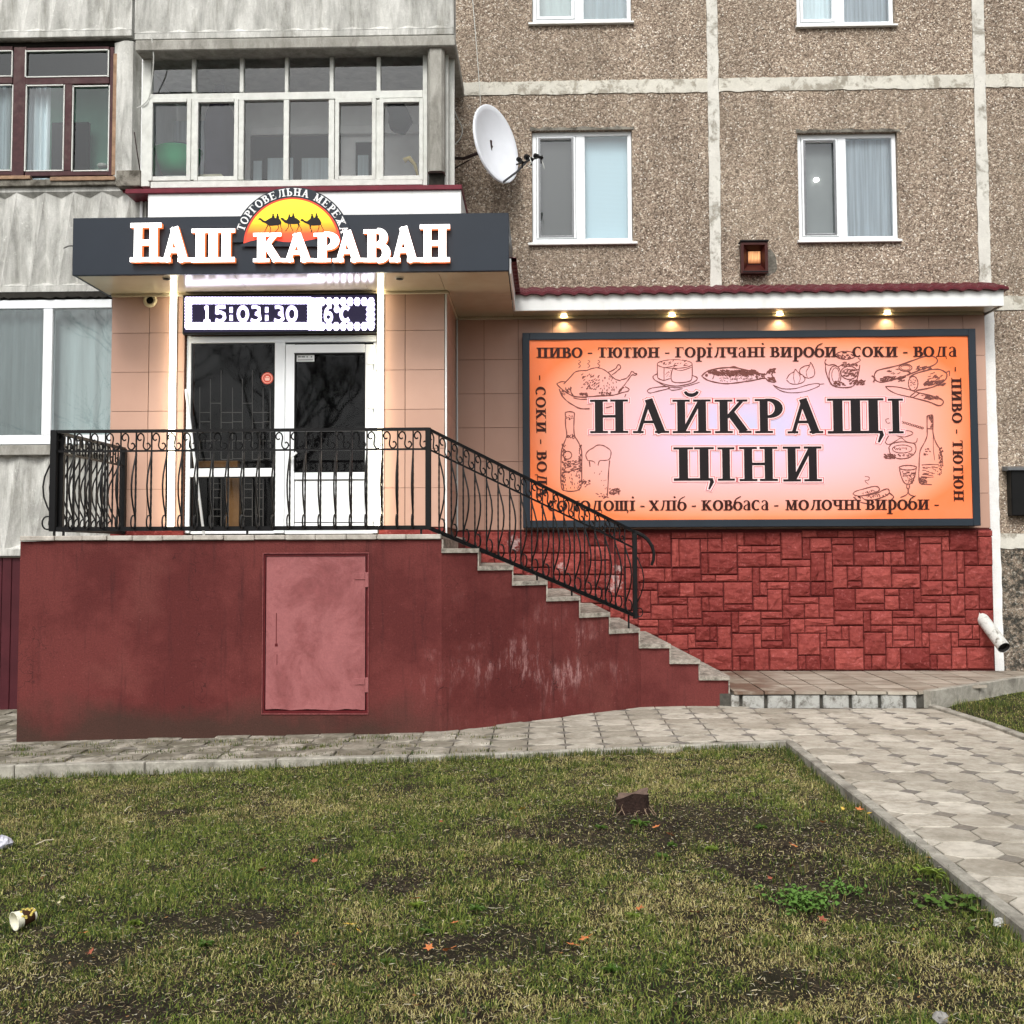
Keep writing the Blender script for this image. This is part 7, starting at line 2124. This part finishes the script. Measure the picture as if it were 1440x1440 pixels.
def straw(N, name):
    rs = np.random.RandomState(31)
    X = rs.uniform(-5.4, 2.0, N); Y = 2.9 + 6.5 * rs.uniform(0, 1, N) ** 1.2
    k = (np.abs(X) < Y * .5 + .4) & (Y < np.interp(X, [q[0] for q in KERB], [q[1] for q in KERB]) - .1)
    X, Y = X[k], Y[k]; soil = field(X, Y, SOIL)
    k = rs.uniform(0, 1, len(X)) < .45 + .55 * soil; X, Y, soil = X[k], Y[k], soil[k]; n = len(X)
    Z = lawn_z(X, Y) + rs.uniform(0, .022, n) * (1 - soil * .75) + .002
    L = rs.uniform(.010, .045, n) * (1 - .3 * soil); W = rs.uniform(.0008, .0018, n); az = rs.uniform(0, 6.283, n); tz = rs.normal(0, .18, n)
    d = np.stack([np.cos(az) * L, np.sin(az) * L, tz * L], 1); s_ = np.stack([-np.sin(az) * W, np.cos(az) * W, rs.normal(0, .4, n) * W], 1)
    P = np.stack([X, Y, Z], 1); bend = np.stack([-np.sin(az), np.cos(az), np.zeros(n)], 1) * (rs.normal(0, .18, n) * L)[:, None]
    V = np.stack([P - s_, P + s_, P + d * .5 + bend + s_, P + d * .5 + bend - s_, P + d], 1)
    me = bpy.data.meshes.new(name); me.vertices.add(n * 5); me.vertices.foreach_set('co', V.ravel()); me.loops.add(n * 7); me.polygons.add(n * 2)
    base = np.arange(n)[:, None] * 5
    me.loops.foreach_set('vertex_index', np.concatenate([base + np.array([[0, 1, 2, 3]]), base + np.array([[3, 2, 4]])], 1).ravel().astype(np.int32))
    q = np.empty((n, 2), np.int32); q[:, 0] = np.arange(n) * 7; q[:, 1] = np.arange(n) * 7 + 4
    me.polygons.foreach_set('loop_start', q.ravel()); me.update(calc_edges=True)
    pal = np.array([(.42, .36, .22), (.30, .24, .13), (.20, .15, .08), (.10, .07, .04), (.50, .46, .34), (.16, .17, .06), (.05, .035, .022)])
    C = np.ones((n, 5, 4)); C[:, :, :3] = pal[rs.randint(0, 7, n)][:, None, :]
    me.attributes.new('tint', 'FLOAT_COLOR', 'POINT').data.foreach_set('color', C.ravel())
    me.materials.append(MT['grass']); o = bpy.data.objects.new(name, me); COL.objects.link(o); return o
o = straw(110000, 'dead_straw'); setp(o, 'dead straw and dry grass stalks lying over lawn and bare soil', 'straw', kind='stuff')
# longer tufts along the kerbs and in the pavement cracks
def tufts(spots, name, label, seed, L=(.04, .09), per=26, rad=.05, zf=None):
    rs = np.random.RandomState(seed); X = []; Y = []
    for (x, y, k) in spots:
        n = int(per * k); X.append(x + rs.normal(0, rad, n)); Y.append(y + rs.normal(0, rad * .6, n))
    X = np.concatenate(X); Y = np.concatenate(Y)
    Z = zf(X, Y) if zf else lawn_z(X, Y)
    m = MB(); cols = []
    vs = []; fs = []
    for x, y, z in zip(X, Y, Z):
        az = rs.uniform(0, 6.28); l = rs.uniform(*L); ln = rs.uniform(.1, .8); w = rs.uniform(.0015, .003)
        d = Vector((math.cos(az), math.sin(az), 0)); s_ = Vector((-d.y, d.x, 0)) * w; p = Vector((x, y, z - .005))
        a = p + d * (l * .5 * math.sin(ln * .6)) + Vector((0, 0, l * .5 * math.cos(ln * .6))); b = a + d * (l * .5 * math.sin(ln * 1.4)) + Vector((0, 0, l * .5 * math.cos(ln * 1.4)))
        o_ = len(vs); vs += [p - s_, p + s_, a + s_ * .8, a - s_ * .8, b]; fs += [(o_, o_ + 1, o_ + 2, o_ + 3), (o_ + 3, o_ + 2, o_ + 4)]
        c = [(.05, .085, .018), (.09, .13, .03), (.13, .15, .035), (.22, .19, .07), (.035, .06, .015)][rs.randint(5)]; cols += [c + (1,)] * 5
    me = bpy.data.meshes.new(name); me.from_pydata([tuple(v) for v in vs], [], fs); me.update()
    a_ = me.attributes.new('tint', 'FLOAT_COLOR', 'POINT'); a_.data.foreach_set('color', np.array(cols).ravel())
    me.materials.append(MT['grass'])
    o = bpy.data.objects.new(name, me); COL.objects.link(o); setp(o, label, 'grass', kind='stuff'); return o
rt = random.Random(17)
sp = []
for i in range(230):
    x = rt.uniform(-5.2, 2.0); sp.append((x, kerb_y(x) - .1 - rt.uniform(0, .05), rt.uniform(.3, 1.0) * (1.3 if x > -1.2 else .8)))
for i in range(120):
    y = rt.uniform(4.2, 9.3); sp.append((2.0 - rt.uniform(0, .05), y, rt.uniform(.2, .9)))
for i in range(260):
    y = rt.uniform(3.2, 8.8); x = rt.uniform(-.5 * y, min(1.95, .5 * y)); sp.append((x, y, rt.uniform(.5, 1.2)))
tufts(sp, 'long_grass', 'longer grass tufts along the kerbs and over the lawn', 5, (.035, .075), 20, .04)
sp = [(4.2 + rt.uniform(-.02, .6), 11.3 + rt.uniform(-.15, .4), .8) for _ in range(30)] + [(4.2, 8.3 + rt.random() * 3, .4) for _ in range(30)]
tufts([s for s in sp if s[1] < 11.36 + (s[0] - 3.9) * .845], 'kerb_weeds', 'weedy grass beside the raised walk on the right', 6, (.04, .09), 16, .05)
sp = []
for i in range(150):
    x = rt.uniform(-5.0, -.2); sp.append((x, kerb_y(x) + rt.choice((.08, .42, .74, .9)) + rt.uniform(-.03, .03), rt.uniform(.3, 1.2)))
for (a, b) in ((455, 1050), (470, 1049), (440, 1052), (400, 1054), (420, 1053), (120, 1052), (140, 1050), (300, 1060), (330, 1060), (680, 1044), (690, 1043), (695, 1030), (330, 1045), (90, 1062), (250, 1066), (545, 1041)):
    p = atz(a, b, .02); sp.append((p.x, p.y, 1.6))
tufts(sp, 'pavement_weeds', 'low weeds growing in the joints of the left pavement', 7, (.015, .045), 20, .05, lambda X, Y: .066 + .0226 * np.clip(X, -6, 1.5))

# broad-leaved weeds: rosettes and one clover-like patch
def leafcol(name, c): return simple(name, c, .5, .2, 20)
MT['weed'] = leafcol('weed_leaf', (70, 96, 36)); MT['weed_y'] = leafcol('yellow_green_leaf', (104, 122, 46)); MT['clover'] = leafcol('blue_green_leaf', (84, 116, 50))
def rosette(px, py, R_, nleaf, mat, label, name='weed_plant', cat='weed', round_=False, spread=0, h=.03, sy=.8):
    c = gpt(px, py); r = random.Random(int(px * 7 + py)); m = MB()
    for k in range(nleaf):
        a = r.uniform(0, 6.28); d = Vector((math.cos(a), math.sin(a), 0)); s_ = Vector((-d.y, d.x, 0))
        o_ = c + Vector((r.gauss(0, spread), r.gauss(0, spread * sy), 0)) if spread else c.copy()
        if spread: o_.z = float(lawn_z(o_.x, o_.y)) + r.uniform(.005, h)
        l = R_ * r.uniform(.35, 1.15); w = l * (.13 if not round_ else .48); up = r.uniform(.1, .5) if not round_ else r.uniform(-.2, .4)
        P = [o_, o_ + d * l * .35 + s_ * w + Vector((0, 0, l * up * .5 + .008)), o_ + d * l * .7 + s_ * w * .9 + Vector((0, 0, l * up * .7 + .008)), o_ + d * l + Vector((0, 0, l * up * .6)), o_ + d * l * .7 - s_ * w * .9 + Vector((0, 0, l * up * .7 + .008)), o_ + d * l * .35 - s_ * w + Vector((0, 0, l * up * .5 + .008)), o_ + d * l * .5 + Vector((0, 0, l * up * .55))]
        b = len(m.v); m.v += [tuple(p) for p in P]; m.f += [(b, b + 1, b + 6), (b + 1, b + 2, b + 6), (b + 2, b + 3, b + 6), (b + 3, b + 4, b + 6), (b + 4, b + 5, b + 6), (b + 5, b, b + 6)]
    o = build(m, name, mat, None, loc=c); setp(o, label, cat)
    if spread: o['kind'] = 'stuff'
    return o
rosette(1128, 1274, .030, 260, MT['clover'], 'bright blue-green low leafy clump near the path corner', 'leafy_clump', 'plant', True, .062, .05, 1.3)
rosette(1190, 1256, .026, 70, MT['clover'], 'smaller green leafy patch just right of the bright clump', 'leafy_clump', 'plant', True, .05, .03, 1.2)
rosette(1310, 1235, .075, 22, MT['weed_y'], 'broad-leaved yellow-green weed beside the path kerb', spread=.04)
rosette(1350, 1275, .05, 60, MT['weed'], 'spreading dark green weed in the corner by the path kerb', round_=True, spread=.10)
rosette(900, 1160, .07, 20, MT['weed'], 'green weed rosette below the stump')
ORD = ['leftmost'] + [w + ' from the left' for w in 'second third fourth fifth sixth seventh eighth ninth tenth eleventh twelfth thirteenth'.split()]
spots_ = sorted(((545, 1355), (585, 1275), (670, 1280), (845, 1165), (930, 1205), (890, 1290), (730, 1215), (860, 1365), (1000, 1195), (945, 1190), (1070, 1165), (290, 1330), (190, 1300), (600, 1312)))
for i, (x, y) in enumerate(spots_):
    w = 'rightmost' if i == len(spots_) - 1 else ORD[i]
    o = rosette(x, y, .042, 30, MT['weed'] if i % 3 else MT['weed_y'], 'small green weed rosette in the lawn, %s of the small rosettes' % w); o['group'] = 'small weed rosettes in the lawn'
# ---------------------------------------------------------------- tree stump
sc_ = gpt(889, 1140)
stp = thing('tree_stump', sc_, 'short dark brown cut tree stump standing in the lawn', 'stump')
m = MB(); n = 26; r = random.Random(4); vs = []
hs_ = [(-.05, 1.12), (.0, 1.06), (.04, 1.0), (.09, .97), (.125, .98)]
wobs = [1 + .10 * math.sin(k * .9) + r.uniform(-.06, .06) for k in range(n)]
for h, s_ in hs_:
    for k in range(n):
        a = 2 * math.pi * k / n; tilt = .02 * math.cos(a) * (1 if h > .05 else 0)
        vs.append(sc_ + Vector((.108 * s_ * wobs[k] * math.cos(a) + r.uniform(-.003, .003), .078 * s_ * wobs[k] * math.sin(a), h * .86 + tilt + (.012 * math.sin(a * 3) if h > .12 else 0))))
m.add(vs, [(j * n + k, j * n + (k + 1) % n, (j + 1) * n + (k + 1) % n, (j + 1) * n + k) for j in range(4) for k in range(n)])
build(m, 'bark', simple('dark_bark', (44, 31, 26), .85, .45, 40, 1.0, 60, .012), stp)
m = MB(); top = [Vector(v) for v in vs[4 * n:]]; ctr = sum(top, Vector()) / n - Vector((0, 0, .004))
inn_ = [ctr + (t - ctr) * .5 + Vector((0, 0, r.uniform(-.006, .004))) for t in top]
m.add(top + inn_ + [ctr], [(k, (k + 1) % n, n + (k + 1) % n, n + k) for k in range(n)] + [(n + k, n + (k + 1) % n, 2 * n) for k in range(n)])
build(m, 'cut_face', simple('weathered_wood', (96, 80, 70), .8, .35, 30, .8, 50, .006), stp)
m = MB()
for k in range(9):
    a = r.uniform(3.6, 6.0); p = sc_ + Vector((.14 * math.cos(a), .11 * math.sin(a), .0)); q = p + Vector((r.uniform(-.04, .04), r.uniform(-.05, .02), r.uniform(.02, .07)))
    m.tube([p + Vector((r.uniform(-.05, .05), -.04, 0)), p.lerp(q, .5) + Vector((0, 0, .01)), q], .002, 4)
o = build(m, 'dry_stalks', simple('pale_dry_stalk', (140, 120, 100), .8, .2), None, loc=sc_); setp(o, 'pale dry stalks and roots at the foot of the stump', 'stalks', kind='stuff')

# ---------------------------------------------------------------- litter: paper cup, crumpled bag, stick, leaves
cp = gpt(38, 1306)
cup = thing('paper_cup', cp, 'discarded white paper cup lying open end left in the grass', 'cup')
ax = Vector((.56, .74, .10)).normalized(); o0 = cp + Vector((-.05, -.02, .04))
m = MB(); m.tube([o0, o0 + ax * .095], [.042, .029], 28, caps=False); m.tube([o0 + ax * .001, o0 + ax * .09], [.040, .0275], 28, caps=False); m.tube([o0 + ax * .088, o0 + ax * .094], .0285, 28)
ct = build(m, 'cup_wall', simple('cream_paper', (226, 224, 204), .6, .04), cup, smooth=True)
m = MB(); m.tube([o0 - ax * .0005 + (ax.cross(Vector((0, 0, 1))).normalized() * .042 * math.cos(k * .2244) + ax.cross(ax.cross(Vector((0, 0, 1)))).normalized() * .042 * math.sin(k * .2244)) for k in range(28)], .0022, 5, closed=True); build(m, 'rim', bpy.data.materials['cream_paper'], cup)
m = MB(); r = random.Random(8)
sd = ax.cross(Vector((0, 0, 1))).normalized(); up_ = sd.cross(ax).normalized()
for k in range(18):
    a = r.uniform(.2, 2.9); h = .02 + .07 * r.random(); rr_ = .042 + (.029 - .042) * h / .095 + .0012
    p = o0 + ax * h + (sd * math.cos(a) + up_ * math.sin(a)) * rr_; m.box(p.x - .005, p.x + .005, p.y - .005, p.y + .005, p.z - .004, p.z + .004, .001)
build(m, 'printed_pattern', simple('yellow_spots', (206, 186, 96), .6, .1), cup)
m = MB(); m.tube([o0 + ax * .03, o0 + ax * .085], [.0385, .0312], 28, caps=False); build(m, 'printed_band', simple('dark_brown_band', (62, 40, 26), .6, .1), cup, smooth=True)
def crumple(px, py, R_, mat, label, seed):
    c = gpt(px, py) + Vector((0, 0, R_ * .5)); r = random.Random(seed); m = MB(); n = 12; vs = []
    for j in range(7):
        for k in range(n):
            a = 2 * math.pi * k / n; b = math.pi * (j + .0) / 6 - math.pi / 2; q = R_ * r.uniform(.65, 1.15)
            vs.append(c + Vector((q * math.cos(b) * math.cos(a), q * math.cos(b) * math.sin(a), q * .75 * math.sin(b))))
    m.add(vs, [(j * n + k, j * n + (k + 1) % n, (j + 1) * n + (k + 1) % n, (j + 1) * n + k) for j in range(6) for k in range(n)])
    o = build(m, 'crumpled_bag', mat, None, loc=c); setp(o, label, 'litter'); return o
crumple(3, 1192, .06, simple('pale_plastic', (188, 188, 198), .4, .15, 30), 'crumpled pale plastic bag at the left edge of the lawn', 2)
crumple(1405, 1302, .028, simple('white_paper', (176, 176, 172), .7, .1), 'small crumpled white paper near the path corner', 5)
crumple(1323, 1437, .028, simple('grey_stone', (132, 130, 126), .8, .3, 40), 'grey lump at the lower right corner of the lawn', 6)
for (x0_, y0_, x1_, y1_, lb) in ((50, 1195, 75, 1190, 'thin pale stick lying in the grass near the left edge'), (175, 1147, 185, 1142, 'short white twig in the grass near the kerb')):
    a, b = gpt(x0_, y0_), gpt(x1_, y1_); m = MB(); m.tube([a + Vector((0, 0, .03)), a.lerp(b, .5) + Vector((0, 0, .045)), b + Vector((0, 0, .04))], .0035, 6)
    o = build(m, 'stick', simple('pale_twig', (186, 176, 150), .8, .15), None, loc=a); setp(o, lb, 'stick')
def leafmesh(name, seed, mat):
    r = random.Random(seed); m = MB(); n = 5; P = []
    for k in range(n * 2):
        a = math.pi / 2 + 2 * math.pi * k / (n * 2); q = (1.0 if k % 2 == 0 else .48) * r.uniform(.85, 1.1)
        P.append((q * math.cos(a), q * math.sin(a), r.uniform(-.12, .32) * (1 if k % 2 == 0 else .4)))
    m.add([(0, 0, .08)] + P, [(0, k + 1, (k + 1) % (n * 2) + 1) for k in range(n * 2)])
    m.tube([(0, -.45, .05), (.05, -1.3, .1)], .04, 4)
    me = m.mesh(name); me.materials.append(mat); return me
LM = {'orange': leafcol('orange_leaf', (184, 112, 66)), 'yellow': leafcol('yellow_leaf', (206, 172, 76)), 'red': leafcol('rusty_leaf', (146, 82, 60)), 'brown': leafcol('brown_leaf', (104, 68, 44)), 'pale': leafcol('pale_leaf', (186, 178, 140))}
LV = {k: [leafmesh('fallen_leaf', 10 * i + j, v) for j in range(3)] for i, (k, v) in enumerate(LM.items())}
leaves = [(495, 1307, 'yellow', 11), (505, 1316, 'yellow', 7), (603, 1340, 'orange', 10), (630, 1343, 'orange', 12), (805, 1336, 'orange', 11), (822, 1327, 'orange', 11), (899, 1284, 'orange', 10), (923, 1168, 'orange', 8), (943, 1179, 'orange', 8), (640, 1304, 'orange', 8),
          (585, 1270, 'orange', 7), (735, 1142, 'yellow', 8), (672, 1308, 'pale', 8), (1225, 1148, 'yellow', 9), (1209, 1143, 'orange', 8), (1157, 1161, 'orange', 6), (1112, 1224, 'red', 9), (1083, 1241, 'red', 6), (1117, 1195, 'orange', 7), (115, 1319, 'orange', 9), (128, 1345, 'red', 8), (367, 1229, 'red', 8), (352, 1233, 'brown', 8), (442, 1216, 'red', 8),
          (362, 1179, 'brown', 9), (590, 1422, 'red', 12), (1157, 1300, 'red', 10), (1305, 1212, 'yellow', 8), (535, 1350, 'pale', 9), (620, 1160, 'red', 5), (855, 1180, 'pale', 6), (978, 1290, 'brown', 12), (1185, 1142, 'yellow', 5), (1410, 1308, 'yellow', 8), (1250, 1160, 'pale', 5), (815, 1175, 'pale', 5), (60, 1240, 'brown', 6), (88, 1268, 'pale', 5), (100, 1270, 'pale', 4), (112, 1273, 'pale', 4), (83, 1275, 'pale', 4), (860, 1170, 'pale', 4)]
words = {'orange': 'bright orange', 'yellow': 'yellow', 'red': 'rusty red', 'brown': 'dark brown', 'pale': 'pale withered'}
r = random.Random(77)
rank = {k: sorted(l[0] for l in leaves if l[2] == k) for k in words}
for (px, py, k, s_) in leaves:
    p = gpt(px, py); sz = s_ * p.y / F_PX * .85
    i = rank[k].index(px); w = 'rightmost' if i == len(rank[k]) - 1 else ORD[i]
    o = bpy.data.objects.new('fallen_leaf', LV[k][r.randrange(3)]); COL.objects.link(o)
    o.location = p + Vector((0, 0, .022)); o.rotation_euler = (r.uniform(-.5, .5), r.uniform(-.5, .5), r.uniform(0, 6.28)); o.scale = (sz, sz, sz)
    setp(o, '%s fallen leaf on the lawn, %s of the %s ones' % (words[k], w, words[k].split()[-1]), 'leaf', 'fallen leaves on the lawn')
# tiny leaf crumbs and thatch scattered everywhere
m = MB(); r = random.Random(5); cols = []
for _ in range(2600):
    y = r.uniform(3.2, 9.2); x = r.uniform(-.5 * y, min(2.0, .5 * y)); 
    if y > kerb_y(x) - .1: continue
    z = float(lawn_z(x, y)) + r.uniform(.0, .02); s_ = r.uniform(.003, .010); a = r.uniform(0, 6.28)
    d = Vector((math.cos(a), math.sin(a), r.uniform(-.4, .4))) * s_; q = Vector((-math.sin(a), math.cos(a), r.uniform(-.4, .4))) * s_ * .6
    p = Vector((x, y, z)); b = len(m.v); m.v += [tuple(p + d), tuple(p + q), tuple(p - d), tuple(p - q)]; m.f.append((b, b + 1, b + 2, b + 3))
    c = r.choice(((.28, .22, .12), (.18, .11, .05), (.36, .32, .22), (.10, .06, .035), (.30, .16, .06))); cols += [c + (1,)] * 4
me = bpy.data.meshes.new('leaf_litter'); me.from_pydata(m.v, [], m.f); a_ = me.attributes.new('tint', 'FLOAT_COLOR', 'POINT'); a_.data.foreach_set('color', np.array(cols).ravel()); me.materials.append(MT['grass'])
o = bpy.data.objects.new('leaf_litter', me); COL.objects.link(o); setp(o, 'tiny crumbs of dry leaf scattered over the lawn', 'litter', kind='stuff')

# ---------------------------------------------------------------- bare trees across the yard behind the camera, mirrored in the panes
MT['bark'] = simple('grey_bark', (66, 60, 54), .9, .3, 10, .4, 30, .01)
def bare_tree(x, y, h, seed, label):
    t_ = thing('bare_tree', (x, y, -.4), label, 'tree', 'bare trees across the yard'); r = random.Random(seed)
    tr_ = MB(); cr = MB()
    def grow(p, d, l, w, k, mb_):
        pts = [p]; q = p.copy(); dd = d.copy()
        for _ in range(3):
            dd = (dd + Vector((r.gauss(0, .13), r.gauss(0, .13), r.uniform(0, .12)))).normalized(); q = q + dd * (l / 3); pts.append(q.copy())
        mb_.tube(pts, [w, w * .88, w * .76, w * .62], 5 if k < 2 else 3, caps=False)
        if k >= 5: return
        for _ in range(3 if k else 5):
            a = r.uniform(0, 6.28); s_ = Vector((math.cos(a), math.sin(a), 0)); i = r.choice((2, 3, 3)) if k else r.choice((1, 2, 3, 3))
            grow(pts[i], (dd * r.uniform(.6, 1.1) + s_ * r.uniform(.5, .9)).normalized(), l * r.uniform(.6, .8), w * .55, k + 1, cr)
    grow(Vector((x, y, -.4)), Vector((0, 0, 1)), h * .4, .16, 0, tr_)
    build(tr_, 'trunk', MT['bark'], t_); build(cr, 'crown', MT['bark'], t_, kind='stuff')
bare_tree(-7.5, -8, 10, 3, 'bare tree mirrored in the lower left balcony window')
bare_tree(-1.5, -14, 12, 5, 'bare tree mirrored in the glazed balcony panes')
bare_tree(5.5, -11, 11, 8, 'bare tree mirrored in the white windows above the sign')
bare_tree(-14, -16, 13, 11, 'bare tree mirrored at the edge of the far left panes')
